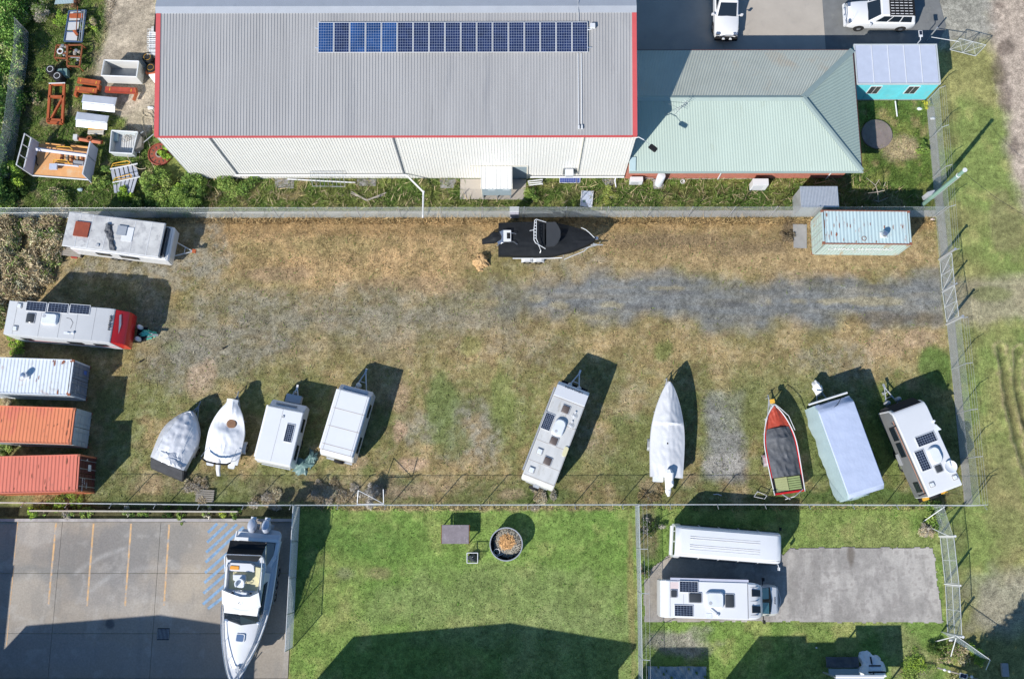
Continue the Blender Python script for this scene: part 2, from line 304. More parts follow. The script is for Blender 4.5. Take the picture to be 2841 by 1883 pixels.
def ground_colour(x, y):
    n1 = fbm(x, y, 4, 11); n2 = fbm(x, y, 1.2, 23); n3 = fbm(x, y, .35, 37, 3); n4 = fbm(x, y, 7, 51)
    straw = np.array([.42, .29, .15]); olive = np.array([.235, .20, .085]); gravel = np.array([.23, .215, .17]); track = np.array([.165, .170, .165])
    green = np.array([.10, .155, .035]); lawn = np.array([.165, .25, .062]); lawnd = np.array([.31, .29, .115]); dirt = np.array([.40, .34, .265]); brown = np.array([.12, .085, .045]); verge = np.array([.235, .23, .088])
    ns_ = fbm(x*.22, y*1.6, .8, 63, 3); C = np.ones(x.shape+(3,))*verge
    def bl(m, col):
        nonlocal C; C = C*(1-m[..., None])+np.array(col)*m[..., None]
    bl(sm((n1-.45)*4)*.6, lawn); bl(sm((n2-.55)*5)*.5, lawnd)
    # storage yard
    Y = poly(x, y, [(-300, 600), (2592, 600), (2680, 1402), (-300, 1396)], .2, .15)
    yard = np.ones_like(C)*olive
    def yb(m, col):
        nonlocal yard; yard = yard*(1-m[..., None])+np.array(col)*m[..., None]
    yb(sm((n2-.40)*3.5)*.7, np.array([.36, .27, .14])); yb(sm((n1-.5)*5)*.35, straw)
    gy = sm((960-22.5*0-y*0)/1+0) if False else sm((13.5-y)/5); yb(gy*sm((fbm(x, y, 2.2, 87)-.36)*5)*.85, np.array([.165, .185, .065])); yb(sm((n3-.52)*6)*.2, gravel); yb(sm((fbm(x, y, .55, 83, 3)-.56)*7)*.45, brown*1.5)
    m = poly(x, y, [(560, 602), (1320, 602), (1340, 700), (1290, 800), (900, 800), (640, 770), (600, 690)], 1.0, 1.0, 1.4, 4); yb(m*(.55+.45*sm((n2-.35)*3)), straw)
    m = poly(x, y, [(560, 602), (2600, 602), (2600, 640), (560, 650)], .6, .5, .6, 8); yb(m*.7, np.array([.34, .22, .10])); 
    m = poly(x, y, [(560, 632), (1330, 632), (1330, 655), (560, 655)], .5, .6, .8, 9); yb(m*sm((n3-.4)*5)*.6, brown)
    m = poly(x, y, [(1650, 640), (2250, 640), (2600, 700), (2600, 745), (2150, 755), (1650, 740)], .8, 1.0, 1.2, 14); yb(m*.75, np.array([.33, .235, .125]))
    m = poly(x, y, [(1680, 650), (2200, 650), (2220, 690), (1700, 700)], .8, .8, 1.0, 15); yb(m*sm((n3-.42)*5)*.45, brown)
    for (px, py, rx, ry, s, col) in [(700, 690, 150, 30, .5, (.24, .2, .09)), (950, 680, 160, 28, .45, (.24, .2, .09)), (1100, 790, 200, 30, .5, (.22, .16, .10)), (760, 760, 120, 25, .5, (.22, .16, .11)), (1850, 665, 160, 22, .55, (.19, .14, .085)), (2080, 690, 120, 22, .5, (.2, .15, .09)), (1250, 640, 120, 20, .5, (.17, .13, .06)), (2330, 760, 140, 15, .5, (.22, .15, .08)), (2190, 645, 26, 40, .8, (.12, .09, .06))]: yb(ell(x, y, px, py, rx, ry, .7, int(px) % 21)*s, col)
    
    for (px, py, rx, ry, s) in [(570, 700, 75, 95, .9), (330, 745, 170, 40, .85), (480, 740, 120, 60, .8), (640, 960, 190, 100, .75), (900, 850, 330, 60, .6), (1130, 900, 300, 40, .55), (500, 1010, 110, 90, .8), (640, 830, 120, 60, .5),
                             (420, 860, 60, 120, .4), (1310, 1215, 95, 95, .95), (1170, 1180, 60, 60, .7), (1730, 1100, 90, 90, .25), (2330, 1000, 120, 60, .55), (1580, 740, 160, 60, .6), (1450, 960, 160, 60, .35), (1650, 1230, 60, 60, .4)]:
        yb(ell(x, y, px, py, rx, ry, .55, 5+int(px) % 17)*s*(.35+.5*sm((n3-.35)*4)), gravel if px > 500 else gravel*.98+.01)
    T = poly(x, y, [(1380, 815), (1560, 765), (1750, 765), (2080, 785), (2330, 785), (2640, 765), (2640, 890), (2330, 885), (2060, 905), (1800, 885), (1500, 885), (1380, 860)], 1.0, 1.2, 1.6, 6)
    T2 = poly(x, y, [(1400, 800), (1400, 900), (1100, 960), (760, 960), (640, 1040), (420, 1040), (420, 880), (700, 860), (1100, 830)], 1.8, 1.6, 1.8, 66); yb(T2*(.3+.35*sm((ns_-.35)*4)), gravel*.92); yb(T*(.84+.16*sm((ns_-.3)*4)), track); yb(T*sm((ns_-.58)*6)*.45, np.array([.125, .13, .13])); yb(T*sm((.36-ns_)*6)*.35, np.array([.27, .245, .19]))
    for (px, py, rx, ry) in [(1560, 848, 30, 12), (1700, 845, 60, 12), (1650, 880, 60, 10), (2330, 835, 200, 14), (1480, 830, 30, 12), (1850, 800, 60, 10)]: yb(ell(x, y, px, py, rx, ry, .9, 12)*.55, np.array([.34, .29, .17]))
    for (px, py, rx, ry) in [(2300, 778, 110, 10), (2430, 795, 70, 9), (1880, 810, 70, 10), (1780, 850, 60, 9), (2030, 842, 60, 10)]: yb(ell(x, y, px, py, rx, ry, .7, 13)*.6, np.array([.10, .10, .10]))
    yb(ell(x, y, 2470, 880, 140, 22, .6, 14)*.5, brown)
    m = poly(x, y, [(1965, 1090), (2060, 1085), (2065, 1330), (1960, 1330)], .5, .45, .8, 16); yb(m*.85, np.array([.215, .215, .205]))
    yb(ell(x, y, 1975, 1287, 32, 32, .25, 3)*.8, np.array([.29, .28, .25])); yb(ell(x, y, 2035, 1283, 32, 32, .25, 3)*.8, np.array([.29, .28, .25])); yb(ell(x, y, 1988, 1102, 26, 22, .25, 3)*.6, np.array([.27, .265, .24]))
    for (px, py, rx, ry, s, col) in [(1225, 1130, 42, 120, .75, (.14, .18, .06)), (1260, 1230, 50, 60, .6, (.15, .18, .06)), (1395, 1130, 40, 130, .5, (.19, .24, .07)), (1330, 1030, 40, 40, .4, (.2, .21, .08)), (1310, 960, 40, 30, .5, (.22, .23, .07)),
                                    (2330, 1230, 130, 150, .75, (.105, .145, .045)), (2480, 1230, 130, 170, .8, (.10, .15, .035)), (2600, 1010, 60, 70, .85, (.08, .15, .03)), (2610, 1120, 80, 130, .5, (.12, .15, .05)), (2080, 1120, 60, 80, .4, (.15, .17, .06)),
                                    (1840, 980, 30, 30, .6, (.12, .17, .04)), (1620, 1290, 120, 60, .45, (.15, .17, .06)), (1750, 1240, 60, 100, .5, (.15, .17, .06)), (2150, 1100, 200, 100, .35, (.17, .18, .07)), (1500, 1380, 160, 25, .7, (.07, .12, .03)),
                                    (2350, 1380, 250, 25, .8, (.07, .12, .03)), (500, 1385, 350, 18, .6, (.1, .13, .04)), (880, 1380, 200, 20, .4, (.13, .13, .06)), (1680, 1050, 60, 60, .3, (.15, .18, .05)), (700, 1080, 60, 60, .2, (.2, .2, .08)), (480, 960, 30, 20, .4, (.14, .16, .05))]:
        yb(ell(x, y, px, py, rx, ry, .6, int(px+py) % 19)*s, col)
    for (px, py, rx, ry, s) in [(1112, 1190, 26, 35, .8), (1150, 1290, 45, 22, .8), (980, 1280, 40, 20, .5), (1110, 1110, 30, 60, .5), (560, 1060, 50, 60, .5), (1800, 1345, 40, 25, .5), (2560, 935, 60, 30, .5), (1130, 1360, 120, 22, .55), (1420, 1370, 40, 20, .5), (1910, 1330, 30, 20, .4), (2470, 960, 60, 40, .4), (450, 1330, 120, 40, .3)]:
        yb(ell(x, y, px, py, rx, ry, .6, int(px) % 13)*s, np.array([.44, .31, .21]))
    m = poly(x, y, [(700, 1345), (1150, 1345), (1100, 1400), (700, 1400)], .8, .7, .9, 18); yb(m*.6, np.array([.19, .15, .11]))
    m = poly(x, y, [(-200, 600), (190, 600), (165, 700), (110, 790), (30, 850), (-200, 860)], .5, .5, .8, 19); yb(m*.9, np.array([.15, .115, .06]))
    C = C*(1-Y[..., None])+yard*Y[..., None]
    # grass strip south of the shed and round the brick house
    def strip(pts, seed, a=green, b=np.array([.19, .20, .06]), c=np.array([.30, .23, .12]), amt=.5, s=1.0):
        m = poly(x, y, pts, .15, .12, .5, seed); col = np.ones_like(C)*a
        k = sm((n2-.42)*4)[..., None]*.7; col = col*(1-k)+b*k; k = sm((fbm(x, y, .8, seed+60)-.56)*6)[..., None]*amt; col = col*(1-k)+c*k
        nonlocal_set(m*s, col)
    def nonlocal_set(m, col):
        nonlocal C; C = C*(1-m[..., None])+col*m[..., None]
    strip([(428, 380), (900, 480), (900, 582), (428, 582)], 31, amt=.8); strip([(850, 488), (1700, 490), (2600, 440), (2600, 582), (850, 582)], 33, amt=.45); strip([(2380, 260), (2570, 260), (2592, 582), (2380, 582)], 35, amt=.6)
    bl(ell(x, y, 2500, 410, 70, 45, .5, 7)*.8, (.38, .30, .19)); bl(ell(x, y, 2460, 560, 60, 20, .5, 7)*.4, (.3, .26, .16))
    strip([(-400, -300), (330, -300), (275, 200), (300, 300), (430, 380), (430, 590), (-400, 590)], 37, b=np.array([.17, .20, .055]), c=np.array([.27, .22, .13]), amt=.75)
    m = poly(x, y, [(318, -300), (440, -300), (440, 345), (395, 385), (345, 365), (350, 330), (290, 300), (262, 205), (290, 80)], .35, .35, .8, 39); nonlocal_set(m, np.ones_like(C)*np.array([.37, .315, .24])*(1+(n2-.5)[..., None]*.5))
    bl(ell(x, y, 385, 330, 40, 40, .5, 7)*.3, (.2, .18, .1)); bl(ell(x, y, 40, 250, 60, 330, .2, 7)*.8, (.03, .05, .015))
    # lawns
    def lawn_p(pts, seed, dry=.35):
        m = poly(x, y, pts, .12, .08, .5, seed); col = np.ones_like(C)*lawn; k = sm((n1-.5)*4)[..., None]*.45; col = col*(1-k)+np.array([.11, .20, .04])*k
        k = (sm((n2-.5)*4)*dry+sm((n4-.5)*4)*.25)[..., None]; col = col*(1-k)+lawnd*k; nonlocal_set(m, col)
    lawn_p([(826, 1404), (1764, 1404), (1776, 2100), (790, 2100)], 41); lawn_p([(1770, 1404), (2606, 1404), (2650, 2100), (1776, 2100)], 43, .45)
    m = ell(x, y, 920, 1430, 400, 90, .4, 21)*.5; bl(ell(x, y, 1000, 1500, 130, 60, .5, 6)*.6, (.095, .17, .04)); bl(ell(x, y, 1400, 1680, 420, 110, .4, 27)*.5, (.21, .245, .10)); bl(ell(x, y, 1600, 1800, 250, 110, .4, 27)*.4, (.2, .235, .1)); bl(ell(x, y, 1050, 1590, 50, 22, .6, 6)*.6, (.30, .25, .13)); bl(ell(x, y, 955, 1590, 35, 22, .6, 6)*.5, (.21, .19, .13))
    bl(poly(x, y, [(940, 1403), (1480, 1403), (1700, 1403), (1700, 1412), (1480, 1416), (940, 1412)], .15, .25, .5, 8)*.8, (.38, .27, .17)); bl(ell(x, y, 1795, 1480, 35, 70, .5, 6)*.7, (.20, .155, .095)); bl(ell(x, y, 1752, 1640, 10, 220, .5, 6)*.55, (.25, .18, .09))
    bl(ell(x, y, 1900, 1790, 85, 45, .6, 9)*.85, (.25, .23, .20)); bl(ell(x, y, 2550, 1840, 60, 50, .6, 9)*.4, (.3, .26, .15)); bl(ell(x, y, 2500, 1790, 60, 70, .6, 9)*.5, (.28, .25, .13)); bl(ell(x, y, 2500, 1500, 200, 60, .6, 9)*.4, (.25, .24, .1))
    # verge, crossing tracks, far road on the right
    bl(poly(x, y, [(2640, 770), (3000, 760), (3000, 880), (2640, 905)], .6, .7, 1.2, 45)*.75, (.33, .285, .20)); bl(ell(x, y, 2740, 815, 70, 22, .5, 8)*.6, (.16, .18, .06))
    bl(poly(x, y, [(2725, -200), (3200, -200), (3200, 640), (2850, 600), (2805, 480), (2790, 330), (2765, 180), (2740, 60)], .7, .6, 1.2, 47)*.95, (.40, .325, .265))
    bl(poly(x, y, [(2560, -200), (2740, -200), (2760, 110), (2600, 140)], .6, .7, 1.2, 49)*.9, (.30, .285, .25))
    for (px, py, rx, ry) in [(2775, 15, 18, 12), (2790, 280, 26, 50), (2775, 200, 30, 50), (2815, 410, 18, 35), (2790, 130, 30, 30)]: bl(ell(x, y, px, py, rx, ry, .5, 10)*.65, (.13, .10, .08))
    bl(poly(x, y, [(2690, 1590), (3000, 1580), (3000, 1770), (2700, 1740)], .8, .8, 1.3, 51)*.75, (.30, .27, .22)); bl(ell(x, y, 2790, 620, 60, 90, .6, 11)*.5, (.22, .17, .10)); bl(ell(x, y, 2790, 1400, 60, 200, .6, 11)*.4, (.24, .19, .10))
    # garden bed
    bl(poly(x, y, [(-300, 1398), (832, 1404), (832, 1436), (-300, 1436)], .1, .05, .5, 53)*.9, (.06, .055, .03))
    C = C*(1+(n3-.5)[..., None]*.8)*(1+(n2-.5)[..., None]*.35)
    return np.clip(C, .012, .7)
RUT = [G(*q(3, 2, 2165, 90)), G(*q(3, 2, 2230, 500)), G(*q(3, 2, 2290, 800)), G(*q(3, 2, 2366, 1090)), G(*q(3, 2, 2500, 1400))]
RUT2 = [G(*q(3, 2, 2320, 100)), G(*q(3, 2, 2300, 400)), G(*q(3, 2, 2366, 700)), G(*q(3, 2, 2500, 1000))]
def pdist(x, y, P):
    d = np.full(x.shape, 1e9)
    for a, b in zip(P, P[1:]):
        a = np.array(a); b = np.array(b); e = b-a; t = np.clip(((x-a[0])*e[0]+(y-a[1])*e[1])/(e@e), 0, 1); d = np.minimum(d, np.hypot(x-a[0]-e[0]*t, y-a[1]-e[1]*t))
    return d
def ground_z(x, y):
    z = (fbm(x, y, 2.5, 71)-1)*.03
    wob = (fbm(x, y, .5, 72)-.5)*.25
    for P in (RUT, RUT2): d = pdist(x, y, P)+wob; z = z-.16*np.exp(-(d/.22)**2)+.05*np.exp(-((d-.45)/.15)**2)
    return z
def make_ground():
    fx = np.arange(-42, 42.01, .15); fy = np.arange(-13, 43.01, .15)
    ox = np.concatenate([[-700, -350, -180, -100, -60], fx, [60, 100, 180, 350, 700]]); oy = np.concatenate([[-700, -350, -180, -100, -60, -30, -20], fy, [55, 80, 140, 300, 700]])
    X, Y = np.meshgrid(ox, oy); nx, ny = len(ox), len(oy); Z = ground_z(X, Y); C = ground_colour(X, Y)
    far = 1-sm((42-np.abs(X))/1.5)*sm((43-Y)/1.8)*sm((Y+13)/1.8); far = np.clip(far, 0, 1)[..., None]; C = C*(1-far)+np.array([.17, .19, .07])*far; Z = Z*(1-far[..., 0])-.02*far[..., 0]
    d = np.minimum(pdist(X, Y, RUT), pdist(X, Y, RUT2)); d = d+(fbm(X, Y, .5, 72)-.5)*.5; k = np.exp(-((d-.4)/.12)**2)[..., None]*.55; C = C*(1-k)+np.array([.33, .25, .16])*k; k = np.exp(-(d/.2)**2)[..., None]*.6; C = C*(1-k)+np.array([.06, .05, .03])*k
    me = bpy.data.meshes.new('ground'); V = np.stack([X, Y, Z], -1).reshape(-1, 3)
    idx = np.arange(nx*ny).reshape(ny, nx); F = np.stack([idx[:-1, :-1], idx[:-1, 1:], idx[1:, 1:], idx[1:, :-1]], -1).reshape(-1, 4)
    me.vertices.add(len(V)); me.vertices.foreach_set('co', V.ravel()); me.loops.add(F.size); me.loops.foreach_set('vertex_index', F.ravel()); me.polygons.add(len(F))
    me.polygons.foreach_set('loop_start', np.arange(0, F.size, 4)); me.update()
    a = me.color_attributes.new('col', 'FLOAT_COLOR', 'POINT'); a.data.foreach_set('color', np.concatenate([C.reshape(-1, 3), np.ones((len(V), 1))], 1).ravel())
    m = bpy.data.materials.new('ground_cover'); m.use_nodes = True; n = m.node_tree.nodes; l = m.node_tree.links; b = n['Principled BSDF']; b.inputs['Roughness'].default_value = .95; b.inputs['Specular IOR Level'].default_value = .15
    at = n.new('ShaderNodeAttribute'); at.attribute_name = 'col'; tc = n.new('ShaderNodeTexCoord'); out = at.outputs['Color']
    for s, lo, hi, dt in ((4.0, .62, 1.40, 9), (16.0, .58, 1.45, 5)):
        no = n.new('ShaderNodeTexNoise'); no.inputs['Scale'].default_value = s; no.inputs['Detail'].default_value = dt; no.inputs['Roughness'].default_value = .7; l.new(tc.outputs['Object'], no.inputs[0])
        mr = n.new('ShaderNodeMapRange'); mr.inputs[1].default_value = .3; mr.inputs[2].default_value = .7; mr.inputs[3].default_value = lo; mr.inputs[4].default_value = hi; l.new(no.outputs[0], mr.inputs[0])
        vm = n.new('ShaderNodeVectorMath'); vm.operation = 'SCALE'; l.new(out, vm.inputs[0]); l.new(mr.outputs[0], vm.inputs['Scale']); out = vm.outputs[0]
    l.new(out, b.inputs['Base Color'])
    bp = n.new('ShaderNodeBump'); bp.inputs['Strength'].default_value = .6; bp.inputs['Distance'].default_value = .05; l.new(no.outputs[0], bp.inputs['Height']); l.new(bp.outputs[0], b.inputs['Normal'])
    me.materials.append(m); me.polygons.foreach_set('use_smooth', np.ones(len(F), bool)); o = bpy.data.objects.new('ground', me); COL.objects.link(o); tag(o, kind='structure')
make_ground()
def cards(name, V, F, C, m, parent=None, kind='stuff'):
    """triangles/quads with one colour each: V (n,k,3), C (n,3)"""
    n, k = V.shape[:2]; me = bpy.data.meshes.new(name); me.vertices.add(n*k); me.vertices.foreach_set('co', V.reshape(-1)); me.loops.add(n*k); me.loops.foreach_set('vertex_index', np.arange(n*k)); me.polygons.add(n)
    me.polygons.foreach_set('loop_start', np.arange(0, n*k, k)); me.update()
    a = me.color_attributes.new('col', 'FLOAT_COLOR', 'POINT'); cc = np.repeat(np.concatenate([C, np.ones((n, 1))], 1), k, 0); a.data.foreach_set('color', cc.ravel())
    me.materials.append(MATS[m]); o = bpy.data.objects.new(name, me); COL.objects.link(o)
    if parent: o.parent = parent.o if isinstance(parent, Thing) else parent
    if kind: o['kind'] = kind
    return o
def off_track(x, y):
    T = poly(x, y, [(1400, 780), (1560, 755), (1750, 755), (2080, 780), (2330, 780), (2640, 760), (2640, 895), (2330, 895), (2060, 910), (1800, 890), (1500, 890), (1400, 850)], 1.2, 1.3, 1.6, 6); return 1-.9*T
def grass(name, pts_px, dens, hgt, wd, seed, cmul=1.0, cjit=.35, keep=None, tint=None, lean=.7):
    rg = np.random.default_rng(seed); P = gp(pts_px); xs = [p[0] for p in P]; ys = [p[1] for p in P]; n = int((max(xs)-min(xs))*(max(ys)-min(ys))*dens)
    x = rg.uniform(min(xs), max(xs), n); y = rg.uniform(min(ys), max(ys), n); k = sdf(x, y, P) > 0
    if seed in (1, 12): k &= off_track(x, y) > rg.random(n)
    if keep is not None: k &= keep(x, y) > rg.random(n)
    x = x[k]; y = y[k]; n = len(x); z = ground_z(x, y)-.01; cl = fbm(x, y, .3, 91, 2); C = ground_colour(x, y)*cmul*(.55+.95*cl[:, None])*(1+rg.uniform(-cjit, cjit, (n, 1)))
    if tint is not None: t = rg.random((n, 1)) < tint[1]; C = np.where(t, np.array(tint[0])*(1+rg.uniform(-.3, .3, (n, 1))), C)
    a = rg.uniform(0, 2*PI, n); h = hgt*rg.uniform(.5, 1.4, n)*(.4+1.2*cl); w_ = wd*rg.uniform(.6, 1.4, n); la = rg.uniform(0, 2*PI, n); ll = h*lean*rg.random(n)*1.6
    B = np.stack([x, y, z], -1); d = np.stack([np.cos(a)*w_, np.sin(a)*w_, 0*a], -1); T = B+np.stack([np.cos(la)*ll, np.sin(la)*ll, h], -1)
    V = np.stack([B-d/2, B+d/2, T], 1); return cards(name, V, None, np.clip(C, .01, .75), 'blade')
def no_rect(*rects):
    def f(x, y):
        k = np.ones(len(x))
        for P in rects: k[sdf(x, y, P) > -.02] = 0
        return k
    return f

# ---------- hard surfaces ----------
def slab(name, px, m, z=.03, parent=None, t=.15, raw=False):
    P = px if raw else gp(px); b = MB(); b.prism(P, z-t, z); o = b.build(name, m, parent); 
    if parent is None: tag(o, kind='structure')
    return o
def ragged(pts, seed, step=.35, amp=.07):
    rg = random.Random(seed); P = gp(pts); out = []
    for a, b in zip(P, P[1:]+P[:1]):
        n = max(1, int(math.hypot(b[0]-a[0], b[1]-a[1])/step))
        for i in range(n): t = i/n; out.append((a[0]+(b[0]-a[0])*t+rg.uniform(-amp, amp), a[1]+(b[1]-a[1])*t+rg.uniform(-amp, amp)))
    return out
def yard_colour(x, y):
    n = fbm(x, y, 3.5, 201); m = fbm(x, y, .7, 203); v = fbm(x*2.2, y*.5, 1.2, 205); C = np.ones(x.shape+(3,))*np.array([.295, .262, .222])
    def bl(m_, col): nonlocal C; C = C*(1-m_[..., None])+np.array(col)*m_[..., None]
    for px, py, rx, ry, s, col in [(190, 1540, 100, 80, .8, (.205, .195, .183)), (340, 1530, 90, 90, .9, (.2, .19, .18)), (440, 1500, 120, 70, .7, (.215, .205, .19)), (300, 1640, 130, 60, .5, (.26, .25, .24)), (80, 1590, 110, 22, .6, (.2, .2, .19)), (540, 1620, 70, 70, .6, (.40, .345, .27)), (90, 1660, 70, 80, .5, (.385, .35, .30)), (420, 1690, 200, 26, .5, (.38, .345, .295)), (100, 1480, 60, 40, .5, (.38, .36, .33)), (302, 1730, 14, 14, 1, (.11, .11, .11)), (60, 1800, 200, 60, .4, (.25, .25, .25)), (300, 1830, 300, 40, .3, (.28, .27, .26))]:
        bl(ell(x, y, px, py, rx, ry, .5, int(px+py) % 23)*s, col)
    for pts, w_, s, col in [([(210, 1590), (250, 1560), (290, 1540), (345, 1522)], .16, .45, (.44, .43, .41)), ([(250, 1640), (285, 1612), (330, 1585)], .18, .4, (.44, .43, .41)), ([(330, 1590), (400, 1575), (480, 1570)], .2, .25, (.42, .4, .38)), ([(215, 1670), (235, 1620), (232, 1595)], .1, .35, (.45, .44, .42)), ([(60, 1570), (120, 1582), (190, 1580), (215, 1640)], .35, .4, (.2, .2, .19)), ([(520, 1680), (560, 1650), (600, 1690)], .3, .3, (.24, .23, .22)), ([(150, 1660), (260, 1650), (360, 1700)], .25, .25, (.25, .24, .23))]:
        bl(np.exp(-(pdist(x, y, gp(pts))/w_)**2)*s*sm((m-.2)*3), col)
    bl(sm((v-.55)*6)*.3, (.2, .195, .185)); bl(sm((.4-m)*6)*.3, (.42, .4, .37)); return np.clip(C*(.88+.26*n[..., None]), .02, .7)
def pad_colour(x, y):
    n = fbm(x, y, 1.6, 211); v = fbm(x*1.6, y*.45, .9, 215); m = fbm(x, y, .35, 217, 3); C = np.ones(x.shape+(3,))*np.array([.30, .282, .262])
    def bl(m_, col): nonlocal C; C = C*(1-m_[..., None])+np.array(col)*m_[..., None]
    bl(sm((n-.42)*6)*.7, (.43, .405, .375)); bl(sm((v-.52)*7)*.55, (.235, .222, .205)); bl(sm((.44-v)*7)*.4, (.46, .435, .40)); bl(sm((m-.58)*9)*.5, (.17, .155, .145)); bl(np.exp(-(pdist(x, y, gp([q(3, 3, 820, 380), q(3, 3, 830, 500), q(3, 3, 848, 725), q(3, 3, 850, 1020)]))/.07)**2)*.55*sm((y+4.5)/5), (.1, .085, .07)); bl(ell(x, y, 2360, 1545, 12, 30, .6, 9)*.8, (.14, .12, .10)); bl(ell(x, y, 1880, 1620, 130, 120, .4, 9)*.6, (.40, .35, .28)); return np.clip(C*(.8+.4*m[..., None]), .02, .7)
def stained(x0, x1, y0, y1, parent, P=None, fn=yard_colour, z=.03, g=.075):
    nx, ny = max(2, int((x1-x0)/g)), max(2, int((y1-y0)/g)); X, Y = np.meshgrid(np.linspace(x0, x1, nx+1), np.linspace(y0, y1, ny+1)); C = fn(X, Y).reshape(-1, 3); idx = np.arange((nx+1)*(ny+1)).reshape(ny+1, nx+1)
    F = np.stack([idx[:-1, :-1], idx[:-1, 1:], idx[1:, 1:], idx[1:, :-1]], -1).reshape(-1, 4)
    if P is not None: cx, cy = X.ravel()[F].mean(1), Y.ravel()[F].mean(1); F = F[sdf(cx, cy, P) > 0]
    me = bpy.data.meshes.new('concrete_panel'); V = [(float(a), float(b_), z) for a, b_ in zip(X.ravel(), Y.ravel())]; me.from_pydata(V, [], [tuple(int(i) for i in f) for f in F])
    a = me.color_attributes.new('col', 'FLOAT_COLOR', 'POINT'); a.data.foreach_set('color', np.concatenate([C, np.ones((len(C), 1))], 1).ravel()); me.materials.append(mat('stained_concrete', None, .9, attr='col', var=.14, vs=9, bump=(.25, 30)))
    o = bpy.data.objects.new('concrete_panel', me); COL.objects.link(o); o.parent = parent; sl = MB()
    if P is None: sl.box(x0, x1, y0, y1, -.12, z-.004)
    else: sl.prism([((p[0]-(x0+x1)/2)*.985+(x0+x1)/2, (p[1]-(y0+y1)/2)*.985+(y0+y1)/2) for p in P], -.1, z-.004)
    sl.build('panel_body', 'concrete', o)
# lower-left concrete yard, cast in panels with joints
yard = bpy.data.objects.new('concrete_yard', None); COL.objects.link(yard); tag(yard, kind='structure')
xl = [-44, -37.2, -30.55, -23.9, -16.9]; yl = [-13, -9.0, -6.2, -2.35, 1.02]
xr = G(810, 1640)[0]
for i in range(4):
    for j in range(4):
        x1 = xl[i+1] if i < 3 else xr; stained(xl[i]+.012, x1-.012, yl[j]+.012, yl[j+1]-.012, yard)
b = MB(); k0 = G(45, 1434); k1 = G(818, 1441); b.box(-44, k1[0], 1.03, 1.23, -.1, .17); b.build('kerb', 'concrete_pale', yard)
# painted bays and blue hatching
def stripe(a, bb, wd, m, name, z=.034):
    a = Vector((*a, 0)); c = Vector((*bb, 0)); d = (c-a).normalized(); nrm = Vector((-d.y, d.x, 0))*wd/2; b = MB()
    b.add([(*(a-nrm).xy, z), (*(c-nrm).xy, z), (*(c+nrm).xy, z), (*(a+nrm).xy, z)], [(0, 1, 2, 3)]); return b.build(name, m, yard)
for (x0, y0, x1, y1) in [(510, 155, 440, 900), (850, 158, 790, 905), (1190, 160, 1135, 905), (1535, 168, 1488, 900)]: stripe(Q(0, 3, x0, y0), Q(0, 3, x1, y1), .12, 'line_yellow', 'bay_line')
stripe(Q(0, 3, 165, 125), Q(0, 3, 60, 1270), .05, 'line_yellow', 'bay_line')
for k, (x0, y0, x1, y1) in enumerate([(1885, 240, 1970, 160), (1878, 330, 2060, 160), (1870, 420, 2150, 165), (1865, 510, 2210, 190), (1860, 605, 2150, 350), (1852, 695, 2160, 430), (1845, 790, 2170, 510), (1840, 890, 2150, 620), (1885, 930, 2140, 740)]):
    stripe(Q(0, 3, x0, y0), Q(0, 3, x1, y1), .19, 'line_blue', 'hatch_stripe')
b = MB(); g0 = Q(0, 3, 1430, 1105); g1 = Q(0, 3, 1532, 1212); b.box(g0[0], g1[0], g1[1], g0[1], .0, .036); dg = b.build('drain_frame', 'black_trim', yard)
for i in range(9):
    x = g0[0]+.05+(g1[0]-g0[0]-.1)*i/8; b = MB(); b.box(x-.02, x+.02, g1[1]+.05, g0[1]-.05, .03, .055); b.build('grate_bar', 'galv_dark', dg)
# storage pad on the right
pad = bpy.data.objects.new('concrete_pad', None); COL.objects.link(pad); tag(pad, kind='structure')
P1 = ragged([q(3, 3, 290, 378), q(3, 3, 560, 370), q(3, 3, 1200, 375), q(3, 3, 1545, 368), q(3, 3, 1575, 470), q(3, 3, 1602, 720), q(3, 3, 1645, 1030), q(3, 3, 848, 1028), q(3, 3, 0, 1022), q(2, 3, 1270, 1045), q(2, 3, 1262, 820), q(2, 3, 1275, 620), q(2, 3, 1540, 400), q(3, 3, 245, 430)], 3, .25, .055)
P2 = ragged([q(3, 3, 842, 380), q(3, 3, 1200, 375), q(3, 3, 1545, 368), q(3, 3, 1575, 470), q(3, 3, 1602, 720), q(3, 3, 1645, 1030), q(3, 3, 848, 1028), q(3, 3, 844, 720)], 4, .22, .11)
P2 = P1
for P in (P1,): xs_ = [p[0] for p in P]; ys_ = [p[1] for p in P]; stained(min(xs_), max(xs_), min(ys_), max(ys_), pad, P, pad_colour)
# drive at the top right
drive = bpy.data.objects.new('driveway', None); COL.objects.link(drive); tag(drive, kind='structure')
e = G(2281, 0)[0]; y0 = 34.05
for xa, xb in ((7.9, 15.6), (15.6, e)):
    for ya, yb in ((y0, 40.3), (40.3, 46)): b = MB(); b.box(xa+.008, xb-.008, ya, yb-.016, -.1, .03); b.build('concrete_panel', 'concrete_warm', drive)
b = MB(); b.prism([(e, y0)]+[(30.6, y0), (31.4, 35.6), (32.3, 37.5), (32.0, 39.5), (32.6, 42), (32.2, 46)]+[(e, 46)], -.1, .026); b.build('asphalt_apron', 'asphalt', drive)
# mowing strips below the boundary fences
ms = bpy.data.objects.new('mowing_strip', None); COL.objects.link(ms); tag(ms, kind='structure')
b = MB(); b.box(-40, 30.2, 22.52, 23.0, -.1, .04); b.build('strip_run', 'strip_grey', ms)
b = MB(); b.box(30.3, 30.85, 2.2, 31.0, -.1, .02); b.build('strip_run', 'strip_dirt', ms)
